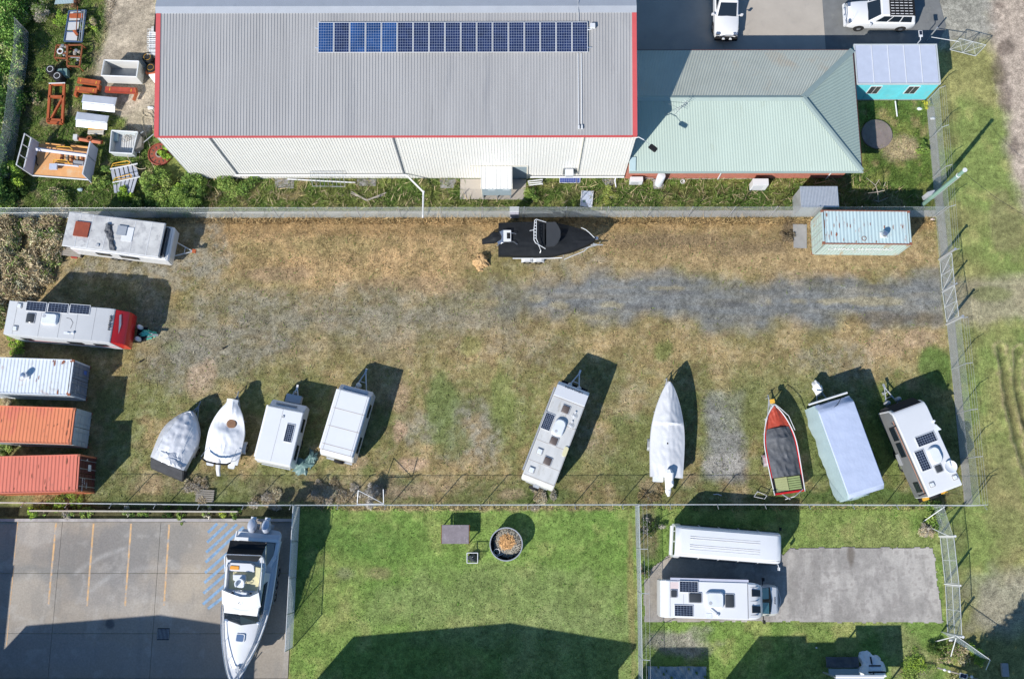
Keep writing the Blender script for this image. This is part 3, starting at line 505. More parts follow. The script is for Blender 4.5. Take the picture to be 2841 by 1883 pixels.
# small slabs
for nm, pts, mt in [('slab', [q(1, 1, 1885, 88), q(1, 1, 1880, 270), q(2, 1, 190, 275), q(2, 1, 195, 88)], 'concrete_warm'), ('slab', [q(1, 1, 205, 85), q(1, 1, 205, 165), q(1, 1, 375, 175), q(1, 1, 380, 90)], 'concrete_dark'),
                  ('slab', [q(1, 1, 950, 88), q(1, 1, 945, 150), q(1, 1, 1120, 150), q(1, 1, 1125, 90)], 'concrete_dark'), ('slab', [q(1, 1, 1700, 88), q(1, 1, 1705, 170), q(1, 1, 1820, 170), q(1, 1, 1855, 90)], 'concrete_dark'),
                  ('slab', [q(2, 1, 875, 90), q(2, 1, 930, 160), q(2, 1, 985, 140), q(2, 1, 1000, 90)], 'concrete_dark'), ('slab', [q(2, 1, 1115, 78), q(2, 1, 1115, 92), q(2, 1, 2319, 86), q(2, 1, 2319, 72)], 'concrete_warm')]:
    slab('concrete_slab', pts, mt, .03)
o = slab('rubble_slab', [q(3, 1, 318, 487), q(3, 1, 440, 487), q(3, 1, 440, 700), q(3, 1, 325, 695)], 'concrete_dark', .05)
c = Q(3, 0, 1060, 1192); b = MB(); b.lathe([(1.13, -.1), (1.13, .10), (1.09, .12), (.3, .12), (.3, .10), (.02, .10)], (c[0], c[1], 0), n=48); o = b.build('tank_lid', mat('lid_earthy', (.20, .165, .155), .9, var=.15, vs=1.5, dirt=((.27, .22, .19), .4, 1.2))); tag(o, 'round concrete tank lid half in shade on the grass beside the green roofed house', 'tank lid')
# ================= BUILDINGS =================
def GY(px, py, y0):                      # pixel -> (x, z) on the vertical plane y = y0
    r = CR @ np.array([px-PPX, -(py-PPY), -FPX]); t = y0/r[1]; return (float(r[0]*t), float(CAMH+r[2]*t))
def GP(px, py, a, k):                    # pixel -> point on the roof plane z = a + k*y
    r = CR @ np.array([px-PPX, -(py-PPY), -FPX]); t = (a-CAMH)/(r[2]-k*r[1]); return (float(r[0]*t), float(r[1]*t), float(CAMH+r[2]*t))
def ribbed(b, lines):                    # consecutive (low, high) point pairs joined into a folded sheet
    vs = [p for l_ in lines for p in l_]; fs = [(2*i, 2*i+2, 2*i+3, 2*i+1) for i in range(len(lines)-1)]; b.add(vs, fs)
def trimdek(x0, x1, pitch=.194, rib=.03):
    out = []; x = x0
    while x < x1-.01: out += [(x, 0), (x+.012, rib), (x+.034, rib), (x+.046, 0)]; x += pitch
    return out+[(x1, 0)]
SX0, SX1, SY0, SYR, SY1, SE, SR = -23.36, 7.88, 25.5, 33.8, 42.1, 7.65, 9.0
shed = Thing('warehouse', 'long warehouse with grey ribbed roof, cream walls and red barge trim', 'warehouse', (SX0, SY0))
b = MB(); k = (SR-SE)/(SYR-SY0)
ribbed(b, [((x, SY0-.05, SE+z-.008), (x, SYR-.3, SR+z-.3*k)) for x, z in trimdek(SX0+.28, SX1-.28)]); b.build('roof', 'shed_roof', shed, world=True, label='sunny south slope of grey ribbed roof')
b = MB(); ribbed(b, [((x, SY1+.05, SE+z-.008), (x, SYR+.3, SR+z-.3*k)) for x, z in trimdek(SX0+.28, SX1-.28)]); b.build('roof', 'shed_roof', shed, world=True)
# ridge: raised skirt (two flashing bands)
yA = GP(1000, 38, SE-SY0*k, k); 
y1 = GP(1000, 37.5, SE-SY0*k, k)[1]; y2 = GP(1000, 11.5, 9, 0)[1]
b = MB(); b.yz([(y1, SR-(SYR-y1)*k+.035), (SYR, SR+.09), (SYR+.9, SR-.9*k+.05), (SYR+.9, SR-.9*k-.05), (SYR, SR-.05), (y1, SR-(SYR-y1)*k-.05)], SX0-.06, SX1+.02); b.build('ridge_capping', 'flashing', shed, world=True)
for nm, xa, xb in (('barge', SX0-.02, SX0+.28), ('barge', SX1-.28, SX1+.02)):
    b = MB(); b.yz([(SY0-.08, SE-.25), (SY0-.08, SE+.05), (y1-.01, SR-(SYR-y1)*k+.05), (y1-.01, SR-(SYR-y1)*k-.25)], xa, xb); b.build('barge_board', 'red_trim', shed, world=True)
    b = MB(); b.yz([(SY1+.08, SE-.25), (SY1+.08, SE+.05), (SYR+.92, SR-.92*k+.05), (SYR+.92, SR-.92*k-.25)], xa, xb); b.build('barge_board', 'red_trim', shed, world=True)
b = MB(); b.box(SX0+.29, SX1-.29, SY0-.14, SY0-.02, SE-.16, SE-.02); b.build('gutter', 'red_trim', shed, world=True)
b = MB(); ribbed(b, [((x, SY0-z*.8, 0), (x, SY0-z*.8, SE-.1)) for x, z in trimdek(SX0, SX1, .194)]); b.build('wall', 'cream_wall', shed, world=True, label='cream ribbed steel south wall')
for x in (SX0, SX1):
    b = MB(); ym = SYR; b.add([(x, SY0, 0), (x, SY1, 0), (x, SY1, SE-.1), (x, ym, SR-.1), (x, SY0, SE-.1)], [(0, 1, 2, 3, 4)]); b.build('wall', 'cream_wall', shed, world=True)
b = MB(); b.box(SX0, SX1, SY1-.02, SY1, 0, SE-.1); b.build('wall', 'cream_wall', shed, world=True)
for (a, bt) in [(q(1, 0, 1268, 1235), q(1, 0, 1365, 1560)), (q(0, 0, 1890, 1235), q(0, 1, 2130, 40)), (q(2, 0, 715, 1235), q(2, 0, 655, 1560))]:
    xx, _ = GY(*a, SY0); b = MB(); b.box(xx-.035, xx+.035, SY0-.12, SY0-.03, .8, SE-.17); b.build('downpipe', 'trim_grey' if a[0] < 1200 else 'cream_paint', shed, world=True)
zx, zz = GY(*q(1, 1, 800, 47), SY0-.1)
xa = GY(*q(0, 1, 2130, 38), SY0)[0]; xb = GY(*q(1, 1, 1400, 50), SY0)[0]; b = MB(); b.tube((xa, SY0-.13, zz), (xb, SY0-.13, zz), .07, 10)
e1 = Q(1, 1, 1550, 205, .75); e2 = Q(1, 1, 1545, 438, .45); b.path([(xb, SY0-.13, zz), (*e1, .75), (*e2, .45)], .065, 10); b.lathe([(.085, -.05), (.085, .05)], (*e1, .75)); b.build('drain_pipe', 'plastic_white', shed, world=True, smooth=True)
xa = GY(*q(2, 1, 230, 70), SY0)[0]; xb = GY(*q(2, 1, 1075, 75), SY0)[0]; b = MB(); b.tube((xa, SY0-.13, .55), (xb, SY0-.13, .55), .07, 10); e1 = Q(2, 1, 1000, 105, .4); e2 = Q(2, 1, 1010, 165, .05)
b.path([(xb-.6, SY0-.13, .55), (*e1, .4), (*e2, .05)], .045, 8); b.build('drain_pipe', 'plastic_white', shed, world=True, smooth=True)
# solar array
pa, pb = SE-SY0*k+.12, k; A = GP(*q(1, 0, 596, 205), pa, pb); Bq = GP(*q(1, 0, 596, 480), pa, pb); Cq = GP(*q(2, 0, 757, 480), pa, pb)
ph = math.hypot(A[1]-Bq[1], A[2]-Bq[2]); pw = (Cq[0]-Bq[0])/17; til = Matrix.Rotation(math.atan(k), 4, 'X')
arr = Thing('solar_array', 'row of seventeen blue solar panels near the ridge of the warehouse roof', 'solar array', (A[0], Bq[1]))
for i in range(17):
    cx = A[0]+pw*(i+.5); cy = (A[1]+Bq[1])/2; cz = (A[2]+Bq[2])/2; L = arr.I @ Vector((cx, cy, 0))
    solar(arr, (L.x, L.y), (pw-.03, ph), cz, (6, 11), 'cell_blue' if i in (0, 2, 3, 4) else 'cell_navy', tiltM=til)
b = MB()
for dy in (.35, ph-.35): y_ = Bq[1]+dy*math.cos(math.atan(k)); b.tube((A[0]-.18, y_, pa+pb*y_-.04), (Cq[0]+.22, y_, pa+pb*y_-.04), .025, 4)
b.build('mounting_rail', 'alloy', arr, world=True)
g = GP(*q(2, 0, 797, 240), pa, pb); b = MB(); b.cbox((g[0], g[1], g[2]+.05), (.32, .3, .2)); b.path([(g[0]-.35, g[1]-.25, g[2]), (g[0]-.05, g[1]-.2, g[2])], .03); b.build('isolator_box', 'steel_white', arr, world=True)
for xq in (668, 697):
    a1 = GP(*q(2, 0, xq-2, 484 if xq > 670 else 484), pa-.06, pb); a2 = GP(*q(2, 0, xq+3, 1135), pa-.06, pb); b = MB(); b.tube((a1[0], a1[1], a1[2]), (a2[0], a2[1], a2[2]), .025, 6); b.cbox((a2[0], a2[1]-.15, a2[2]+.03), (.1, .25, .12)); b.build('conduit', 'plastic_white', shed, world=True)
a1 = GP(*q(2, 0, 668, 100), pa, pb); a2 = GP(*q(2, 0, 668, 200), pa, pb); b = MB(); b.tube(a1, a2, .02, 6); b.tube((a1[0], a1[1]+1.2, 9.12), a1, .02, 6); b.build('conduit', 'plastic_grey', shed, world=True)
# wall opening beside the porch, window air conditioner
c1 = lambda x, y: (1250+x/5.034, 440+y/5.034)
xa, zt = GY(*c1(857, 102), SY0); xb, _ = GY(*c1(1066, 102), SY0); b = MB(); b.box(xa, xb, SY0-.045, SY0-.028, 0, zt); b.build('roller_door', 'porch_grey', shed, world=True)
b = MB(); b.box(xb, xb+.09, SY0-.07, SY0-.03, 0, zt+.06); b.box(xa-3.0, xb, SY0-.07, SY0-.03, zt, zt+.06); b.build('door_frame', 'cream_paint', shed, world=True)
xa, z1 = GY(*c1(1575, 140), SY0-.05); xb, z0 = GY(*c1(1748, 226), SY0-.05); b = MB(); b.box(xa, xb, SY0-.06, SY0-.03, z0, z1); wn = b.build('window', 'galv_dark', shed, world=True); 
xm, zm = GY(*c1(1657, 200), SY0-.3); ac = Thing('window_air_conditioner', 'small white box air conditioner poking out of the cream warehouse wall above the blue panel', 'air conditioner', (xm, SY0-.07)); b = MB(); b.T = Matrix.Translation((0, 0, zm-.2)); b.rrect((0, -.25), (.56, .46), 0, .4, .04); b.build('casing', 'lamp_white', ac)
b = MB(); b.T = Matrix.Translation((0, 0, zm-.2))
for i in range(6): b.box(-.25, .25, -.492, -.482, .05+i*.055, .075+i*.055)
b.build('grille', 'plastic_grey', ac)
# porch
pf = lambda x, y, h: G(*c1(x, y), h)
A0 = pf(425, 425, 2.15); B0 = pf(860, 425, 2.15); yb = SY0-.08
porch = Thing('porch', 'small cream roofed entry porch with grey screen against the warehouse wall', 'porch', (A0[0], A0[1]))
b = MB(); ribbed(b, [((x, A0[1], 2.15+z), (x, yb, 2.4+z)) for x, z in trimdek(A0[0], B0[0], .26, .04)]); b.build('roof', 'cream_wall', porch, world=True)
b = MB(); b.box(A0[0]+.06, B0[0]-.06, A0[1]+.03, A0[1]+.06, .78, 2.1); b.build('screen', 'porch_grey', porch, world=True)
for dx in (.3, .95): b = MB(); b.box(A0[0]+dx*1.6, A0[0]+dx*1.6+.5, A0[1]+.0, A0[1]+.028, 1.85, 1.93); b.build('vent', 'pale_door', porch, world=True)
for x in (A0[0]+.1, (A0[0]+B0[0])/2, B0[0]-.12): b = MB(); b.box(x-.04, x+.04, A0[1]+.07, A0[1]+.15, 0, 2.12); b.build('post', 'trim_grey', porch, world=True)
b = MB(); b.box(A0[0]+.02, A0[0]+.05, A0[1]+.1, yb, 0, 2.15); b.build('side_wall', 'cream_paint', porch, world=True)
b = MB(); b.box(A0[0]-.02, A0[0]+.02, A0[1], yb, 2.1, 2.2); b.box(B0[0]-.02, B0[0]+.02, A0[1], yb, 2.1, 2.2); b.build('barge_trim', 'cream_paint', porch, world=True)
# lamp on the shed corner
L0 = (SX1-.05, SY0-.05, 7.2); L1 = (*Q(2, 0, 1262, 1268, 7.3), 7.3); L2 = (*Q(2, 0, 1325, 1318, 7.0), 7.0); L3 = Q(2, 0, 1345, 1340, 7.0)
lamp = Thing('floodlight', 'black floodlight on a thin curved arm off the warehouse corner', 'floodlight', (L0[0], L0[1])); b = MB(); b.path([L0, (L0[0]+.2, L0[1], 7.35), L1], .03); b.build('arm', 'steel_white', lamp, world=True); b = MB(); b.tube(L1, L2, .018); b.build('bracket', 'galv', lamp, world=True)
b = MB(); b.T = Matrix.Translation((L3[0], L3[1], 6.93)) @ Matrix.Rotation(-.7, 4, 'Z'); b.rrect((0, 0), (.58, .36), 0, .12, .1, .85); b.build('lamp_head', 'black_trim', lamp, world=True, smooth=True)

# ---- brick house with green corrugated hip roof ----
HX0, HX1, HY0, HY1, HE, HR, HXR = 7.93, 24.13, 24.93, 34.1, 2.7, 4.6, 19.75; HYR = (HY0+HY1)/2
house = Thing('brick_house', 'brick building with green corrugated hip roof joined to the warehouse', 'house', (HX0, HY0))
sl = (HR-HE)/(HYR-HY0)
def corr(lo, hi, n, amp=.014, ax=(0, 0, 1)):
    b = MB(); L = []
    for i in range(n+1):
        t = i/n; s = amp*(1 if i % 2 else -1); a = lo(t); c = hi(t); L.append(((a[0], a[1], a[2]+s), (c[0], c[1], c[2]+s)))
    ribbed(b, L); return b
N = int((HX1-HX0)/.055)
def hi_s(t, sgn):
    x = HX0+(HX1-HX0)*t; f = 1 if x < HXR else (HX1-x)/(HX1-HXR); yy = HY0 if sgn > 0 else HY1
    return (x, yy+(HYR-yy)*f, HE+(HR-HE)*f)
for sgn, yy in ((1, HY0), (-1, HY1)): corr(lambda t: (HX0+(HX1-HX0)*t, yy, HE), lambda t: hi_s(t, sgn), N).build('roof_slope', 'green_roof' if sgn > 0 else 'green_roof_brightened', house, world=True)
def hi_e(t):
    y = HY0+(HY1-HY0)*t; f = 1-abs(y-HYR)/(HYR-HY0); return (HX1-(HX1-HXR)*f, y, HE+(HR-HE)*f)
corr(lambda t: (HX1, HY0+(HY1-HY0)*t, HE), hi_e, int((HY1-HY0)/.055)).build('roof_slope', 'green_roof', house, world=True)
b = MB(); w_ = .2
b.yz([(HYR-w_, HR-w_*sl+.02), (HYR, HR+.05), (HYR+w_, HR-w_*sl+.02), (HYR, HR-.03)], HX0, HXR); b.build('ridge_capping', 'green_flash', house, world=True)
for yy in (HY0, HY1):
    b = MB(); a = Vector((HX1, yy, HE+.03)); c = Vector((HXR, HYR, HR+.05)); d = (c-a).normalized(); s_ = Vector((-d.y, d.x, 0)).normalized()*.2
    b.add([a-s_, a+s_, c+s_, c-s_, a+Vector((0, 0, .035)), c+Vector((0, 0, .035))], [(0, 4, 5, 3), (4, 1, 2, 5)]); b.build('hip_capping', 'green_flash', house, world=True)
b = MB(); b.box(HX0, HX1+.1, HY0-.11, HY0+.01, HE-.11, HE+.0); b.build('gutter', 'green_flash', house, world=True); b = MB(); b.box(HX1, HX1+.06, HY0+.01, HY1-.01, HE-.1, HE-.02); b.build('gutter', 'maroon_door', house, world=True); b = MB(); b.box(HX0, HX1+.06, HY1-.01, HY1+.06, HE-.1, HE-.02); b.build('gutter', 'maroon_door', house, world=True)
WX0, WX1, WY0, WY1 = 7.95, 23.6, 25.45, 33.6
b = MB(); b.box(WX0, WX1, WY0, WY0+.11, 0, HE-.02); b.box(WX1-.11, WX1, WY0+.11, WY1, 0, HE-.02); b.box(WX0, WX1-.11, WY1-.11, WY1, 0, HE-.02); b.build('wall', 'brickwork', house, world=True)
b = MB(); b.box(WX0, WX1, HY0+.02, WY0, HE-.14, HE-.12); b.build('soffit', 'cream_paint', house, world=True)
for xq in (1965,): gx = GY(*q(2, 1, xq, 60), WY0-.3); b = MB(); b.path([(gx[0], HY0, HE-.1), (gx[0], WY0-.06, 2.2), (gx[0], WY0-.06, 0)], .045); b.build('downpipe', 'plastic_white', house, world=True)
gx = GY(*q(3, 1, 660, 60), WY0-.2); b = MB(); b.path([(gx[0], HY0, HE-.1), (gx[0]-.1, WY0-.06, 2.2), (gx[0]-.1, WY0-.06, 0)], .045); b.build('downpipe', 'plastic_white', house, world=True)
b = MB(); z_ = HE+1.1; b.cbox((HX0+.24, HY0+.45, HE+.25), (.42, .95, .06), rx=math.atan(sl)); b.build('flashing', 'sage_cover', house, world=True)
# TV antenna
m0 = GP(*q(2, 0, 1470, 945), HE-HY0*sl, sl); tip = (*Q(2, 0, 1590, 985, 5.3), 5.3)
ant = Thing('tv_antenna', 'thin grey television antenna on a mast on the green roof', 'antenna', (m0[0], m0[1]))
b = MB(); b.tube((m0[0]+.9, m0[1]-.3, m0[2]-.1), tip, .022); b.tube((m0[0]-.3, m0[1]+.2, m0[2]+.05), tip, .012); b.tube((m0[0]-.2, m0[1]-.7, m0[2]-.15), tip, .012); b.build('mast', 'galv_dark', ant, world=True)
b = MB(); dv = Vector((.62, .72, 0)).normalized(); pv = Vector((-dv.y, dv.x, 0)); t0 = Vector(tip)
b.tube(t0-dv*.55, t0+dv*.75, .014)
for i in range(8): c = t0+dv*(-.5+i*.17); ln = .16+.05*abs(4-i)*.5; b.tube(c-pv*ln, c+pv*ln, .008, 4)
b.build('antenna_elements', 'galv_dark', ant, world=True, kind='stuff')
# plant along the brick wall
def hvac(name, cx, cy, w, d, h, label, ang=0):
    t = Thing(name, label, 'air conditioner', (cx, cy), ang); b = MB(); b.rrect((0, 0), (w, d), .08, h, .04); b.build('casing', 'plastic_white', t, bevel=.01)
    b = MB()
    for i in range(9): b.box(-w*.44, w*.2, -d/2-.012, -d/2-.004, .16+i*(h-.3)/9, .18+i*(h-.3)/9)
    b.build('grille', 'plastic_grey', t); b = MB(); b.box(-w*.42, -w*.34, -d*.45, d*.45, 0, .08); b.box(w*.34, w*.42, -d*.45, d*.45, 0, .08); b.build('foot', 'black_trim', t); return t
g = Q(2, 1, 1195, 75, .7); hvac('air_conditioner', g[0], 25.12, .92, .36, .78, 'white outdoor air conditioner unit beside the water heater at the brick wall')
g = Q(2, 1, 2290, 98, 1.0); hvac('air_conditioner', g[0]+.2, 24.75, 1.12, .5, 1.15, 'larger white outdoor air conditioner unit nearer the east end of the brick wall')
g = Q(2, 1, 1380, 120); wh = Thing('water_heater', 'upright white cylindrical water heater against the brick wall', 'water heater', (g[0]+.1, 25.05)); b = MB(); b.lathe([(.02, 0), (.29, .02), (.3, .1), (.3, 1.5), (.27, 1.58), (.02, 1.62)], n=24); b.build('tank', 'lamp_white', wh, smooth=True)
b = MB(); b.path([(-.3, .1, .5), (-.5, .25, .5), (-1.0, .25, .55)], .025); b.path([(-.3, 0, .3), (-.55, .2, .3)], .02); b.build('pipe', 'galv_dark', wh); b = MB(); b.box(-.38, .38, -.38, .3, 0, .04); b.build('plinth', 'concrete_pale', wh)
g = Q(2, 1, 1612, 112); b = MB(); b.lathe([(.03, .02), (.1, .02), (.13, .08), (.15, .1), (.17, .08), (.17, 0)], (g[0], g[1], 0)); tag(b.build('gully', 'plastic_white'), 'round white drain gully in the grass right of the water heater', 'drain')
# ---- teal portable building ----
TX0, TX1, TY0, TY1, TZ = 24.3, 30.25, 31.52, 34.62, 2.6
port = Thing('portable_office', 'turquoise portable office with flat lilac grey panelled roof', 'portable building', (TX0, TY0))
b = MB(); b.box(TX0+.04, TX1-.05, TY0+.03, TY1-.04, 0, TZ-.12); b.build('wall', 'teal_paint', port, world=True)
for i in range(1, 5): xq = TX0+.04+(TX1-TX0)*i/5; b = MB(); b.box(xq-.015, xq+.015, TY0+.012, TY0+.03, 0, TZ-.14); b.build('wall_batten', 'teal_paint', port, world=True)
b = MB(); b.box(TX0+.1, TX1-.1, TY0+.01, TY0+.03, 0, .12); b.build('skid', 'trim_grey', port, world=True)
b = MB(); b.box(TX0, TX1, TY0, TY0+.07, TZ-.14, TZ+.02); b.box(TX0, TX1, TY1-.07, TY1, TZ-.14, TZ+.02); b.box(TX0, TX0+.07, TY0+.07, TY1-.07, TZ-.14, TZ+.02); b.box(TX1-.07, TX1, TY0+.07, TY1-.07, TZ-.14, TZ+.02); b.build('fascia', 'pale_door', port, world=True)
for i in range(5):
    xa = TX0+.09+(TX1-TX0-.18)*i/5; xb = TX0+.09+(TX1-TX0-.18)*(i+1)/5; b = MB(); b.box(xa+.012, xb-.012, TY0+.08, TY1-.08, TZ-.08, TZ-.02); b.build('roof_panel', 'portable_roof', port, world=True)
    if i: b = MB(); b.box(xa-.02, xa+.02, TY0+.08, TY1-.08, TZ-.02, TZ+.008); b.build('seam', 'steel_white', port, world=True)
for (xl_, xr_) in ((1015, 1115), (1352, 1452)):
    xa, zt = GY(*q(3, 0, xl_, 765), TY0); xb, _ = GY(*q(3, 0, xr_, 765), TY0); _, zb = GY(*q(3, 0, xl_, 831), TY0); xa -= .02
    b = MB(); b.box(xa, xb, TY0-.015, TY0+.031, zb, zt); wn = b.build('window', 'steel_white', port, world=True)
    for s_ in (0, 1):
        m_ = (xa+xb)/2; b = MB(); b.box(xa+.05 if s_ == 0 else m_+.02, m_-.02 if s_ == 0 else xb-.05, TY0-.022, TY0-.016, zb+.05, zt-.05); T = MB(); T.v = [tuple(port.I @ Vector(p)) for p in b.v]; T.f = b.f; T.build('pane', 'tint_glass', wn)
b = MB(); b.tube((27.9, TY0-.2, .3), (28.05, TY0-1.3, .05), .05); b.build('waste_pipe', 'plastic_white', port, world=True)
g = Q(3, 0, 1450, 300, 3.2); g2 = (g[0], TY1+.05); sl_ = Thing('solar_light', 'square solar flood lamp on a short pole above the turquoise office', 'lamp', g2); b = MB(); b.tube((0, 0, 0), (0, 0, 3.1), .035); b.build('pole', 'galv', sl_)
b = MB(); b.cbox((0, g[1]-g2[1], 3.2), (.26, .48, .06)); b.tube((0, 0, 3.1), (0, g[1]-g2[1], 3.18), .03); hd = b.build('lamp_head', 'steel_white', sl_); b = MB(); b.cbox((0, g[1]-g2[1]+.05, 3.235), (.19, .3, .01)); b.build('solar_cell', 'cell_dark', hd)
# ---- small corrugated shed by the container ----
z_ = 2.1; p0 = Q(3, 1, 380, 150, z_); p1 = Q(3, 1, 715, 146, z_); p2 = Q(3, 1, 722, 330, z_); cs = Thing('tool_shed', 'small corrugated iron shed tucked between the fence and the pale blue container', 'shed', (p0[0], p2[1]))
wx, wy = p1[0]-p0[0], p0[1]-p2[1]; L = []
n_ = int(wx/.05); b = MB()
for i in range(n_+1): x = wx*i/n_; s_ = .012*(1 if i % 2 else -1); L.append(((x, -.05, z_+s_), (x, wy, z_+s_+.0)))
ribbed(b, L); b.build('roof', 'galv', cs)
for nm, a, c in (('w', (.05, .0), (.05, wy-.05)), ('s', (.05, .0), (wx-.05, 0)), ('n', (.05, wy-.05), (wx-.05, wy-.05)), ('e', (wx-.05, 0), (wx-.05, wy-.05))):
    dx, dy = c[0]-a[0], c[1]-a[1]; ln = math.hypot(dx, dy); n_ = int(ln/.06); b = MB(); L = []
    for i in range(n_+1): t = i/n_; s_ = .012*(1 if i % 2 else -1); x = a[0]+dx*t-dy/ln*s_; y = a[1]+dy*t+dx/ln*s_; L.append(((x, y, 0), (x, y, z_-.02)))
    ribbed(b, L); b.build('wall', 'galv', cs)
# ---- buildings just outside the frame that throw the long shadows ----
KX, KY = math.sin(R_(SUN_AZ))/math.tan(R_(SUN_EL)), math.cos(R_(SUN_AZ))/math.tan(R_(SUN_EL))
def parapet(Y0, sh):                     # shadow points -> (x, z) of the wall top at y = Y0
    out = []
    for (px, py) in sh: g = G(px, py); h = (g[1]-Y0)/KY; out.append((g[0]-h*KX, h))
    return out
def gable_block(name, label, Y0, sh, eave, depth, wall='factory_wall'):
    P = parapet(Y0, sh); x0, x1 = P[0][0], P[-1][0]; t = Thing(name, label, 'building', (x0, Y0-depth))
    b = MB(); pr = [(x0, 0)]+P+[(x1, 0)]; b.loft([[(x, Y0-.25, z) for x, z in pr], [(x, Y0, z) for x, z in pr]]); b.build('wall', wall, t, world=True)
    pk = max(P, key=lambda p: p[1]); b = MB(); b.loft([[(x0, y, 0), (x0, y, eave), (pk[0], y, pk[1]-.3), (x1, y, eave), (x1, y, 0)] for y in (Y0-depth, Y0-.26)]); b.build('hall', 'shed_roof', t, world=True); return t
gable_block('factory', 'grey gabled factory just beyond the bottom edge behind the lawn', -12.6, [(980, 1765), (1416, 1727), (1765, 1785)], 4.45, 18)
gable_block('factory', 'grey gabled factory beyond the parking bays at lower left', -12.6, [(75, 1733), (445, 1703), (755, 1750)], 5.5, 18)
t = Thing('office_block', 'flat office block beyond the left edge of the concrete yard', 'building', (-46, -12.4)); b = MB(); b.box(0, 8.0, 0, 9.3, 0, 5.0); b.box(8.0, 8.25, 5.0, 5.7, 4.2, 5.0); b.build('wall', 'factory_wall', t); b = MB(); b.box(-.1, 8.05, -.1, 9.35, 5.0, 5.12); b.build('roof', 'shed_roof', t)
t = Thing('workshop', 'stepped workshop beyond the bottom edge right of the lawn', 'building', (9.8, -18.5)); b = MB()
Yw = -12.6
def col(xa, xb, y): h = (y-Yw)/KY; return xa-h*KX, xb-h*KX, h
for (xa, xb, y) in ((16.02, 19.1, -6.34), (19.1, 21.2, -6.74), (21.2, 22.6, -6.4)):
    a, c, h = col(xa, xb, y); b.box(a-9.8, c-9.8, 0, Yw+18.5, 0, h)
a, c, h = col(9.45, 12.65, -7.06); b.box(a-9.8, c-9.8, 0, Yw+18.5, 0, h); b.build('wall', 'factory_wall', t)
# carport roof cut by the bottom edge
z_ = 2.8; p0 = Q(3, 3, 697, 1496, z_); p1 = Q(3, 3, 1124, 1492, z_); cp = Thing('carport', 'white ribbed carport roof edge at the very bottom of the picture', 'carport', (p0[0], p0[1]-2.6)); b = MB(); L = []
wx = p1[0]-p0[0]; rows = int(2.6/.09)
for i in range(rows+1): y = 2.6*i/rows; s_ = .02*(1 if i % 2 else -1); L.append(((0, y, z_+s_), (wx, y, z_+s_)))
ribbed(b, L); b.build('roof', 'white_gelcoat', cp)
for x in (.1, wx-.1):
    for y in (.1, 2.4): b = MB(); b.box(x-.04, x+.04, y-.04, y+.04, 0, z_-.03); b.build('post', 'galv', cp)
# ================= FENCES, GATES, POLES =================
def mesh_wires(b, A, B, h, s=.085, r=.0034, z0=.03, hB=None):
    A = Vector((A[0], A[1], 0)); B = Vector((B[0], B[1], 0)); L = (B-A).length; d = (B-A)/L; n = Vector((-d.y, d.x, 0))
    def seg(u0, w0, u1, w1):
        p = A+d*u0+Vector((0, 0, w0)); p2 = A+d*u1+Vector((0, 0, w1)); e = (p2-p).normalized(); m = e.cross(n)
        vs = []
        for P in (p, p2): vs += [tuple(P+n*r), tuple(P-n*r*.5+m*r*.87), tuple(P-n*r*.5-m*r*.87)]
        b.add(vs, [(0, 1, 4, 3), (1, 2, 5, 4), (2, 0, 3, 5)])
    u = -h
    while u < L:
        a = max(u, 0); c = min(u+h, L)
        if c > a+.02: seg(a, z0+a-u, c, z0+c-u); seg(a, z0+h-(a-u), c, z0+h-(c-u))
        u += s
def fence(name, label, pts, h, spacing, arm=None, r=.03, rail=False, s=.085, wr=.0030, wires=3, cat='fence', sides=None, postm='galv'):
    t = Thing(name, label, cat, pts[0]); 
    b = MB()
    for A, B in zip(pts, pts[1:]): mesh_wires(b, A, B, h, s, wr)
    b.build('wire_mesh', 'wire', t, world=True, kind='stuff')
    b = MB(); rb = MB(); wl = []
    for A, B in zip(pts, pts[1:]):
        L = math.hypot(B[0]-A[0], B[1]-A[1]); n = max(1, round(L/spacing)); dx, dy = (B[0]-A[0])/L, (B[1]-A[1])/L
        for i in range(n+(1 if B == pts[-1] else 0)):
            x, y = A[0]+dx*L*i/n, A[1]+dy*L*i/n; p = MB(); p.tube((x, y, 0), (x, y, h+.06), r, 6)
            if arm: p.tube((x, y, h+.04), (x+arm[0], y+arm[1], h+.42), r*.8, 5)
            p.build('post', postm, t, world=True)
        if rail: b.tube((*A, h+.02), (*B, h+.02), r*rail, 6)
        for z in (.08, h*.5, h-.02): rb.tube((*A, z), (*B, z), .0035, 3)
        if arm:
            for k in range(1, wires+1): f = k/wires; rb.tube((A[0]+arm[0]*f, A[1]+arm[1]*f, h+.04+.38*f), (B[0]+arm[0]*f, B[1]+arm[1]*f, h+.04+.38*f), .005, 3)
    if rail: b.build('top_rail', 'steel_white', t, world=True)
    if rb.v: rb.build('strand_wires', 'galv', t, world=True, kind='stuff')
    return t
nf = fence('chain_link_fence', 'chain link fence with slanted posts along the grass strip south of the warehouse', [(-39.5, 22.5), (-34.6, 22.5), (30.0, 22.5)], 2.2, 2.95)
fence('chain_link_fence', 'chain link fence at the left running up between the thicket and the scrap yard', [Q(0, 0, 262, 300), Q(0, 0, 255, 545), Q(0, 0, 205, 890), Q(0, 0, 165, 1230), Q(0, 1, 90, 100), Q(0, 1, 15, 360)], 2.1, 3.0, s=.15, wr=.003)
fence('chain_link_fence', 'chain link fence along the verge between the turquoise office and the yard gate', [(30.3, 31.4), (30.2, 22.5), (30.15, 19.35)], 2.15, 3.05, arm=(.28, 0))
fence('chain_link_fence', 'chain link fence along the verge below the yard gate with crossbar posts', [(30.25, 14.55), (30.35, 2.07)], 2.15, 3.1, arm=(.3, 0))
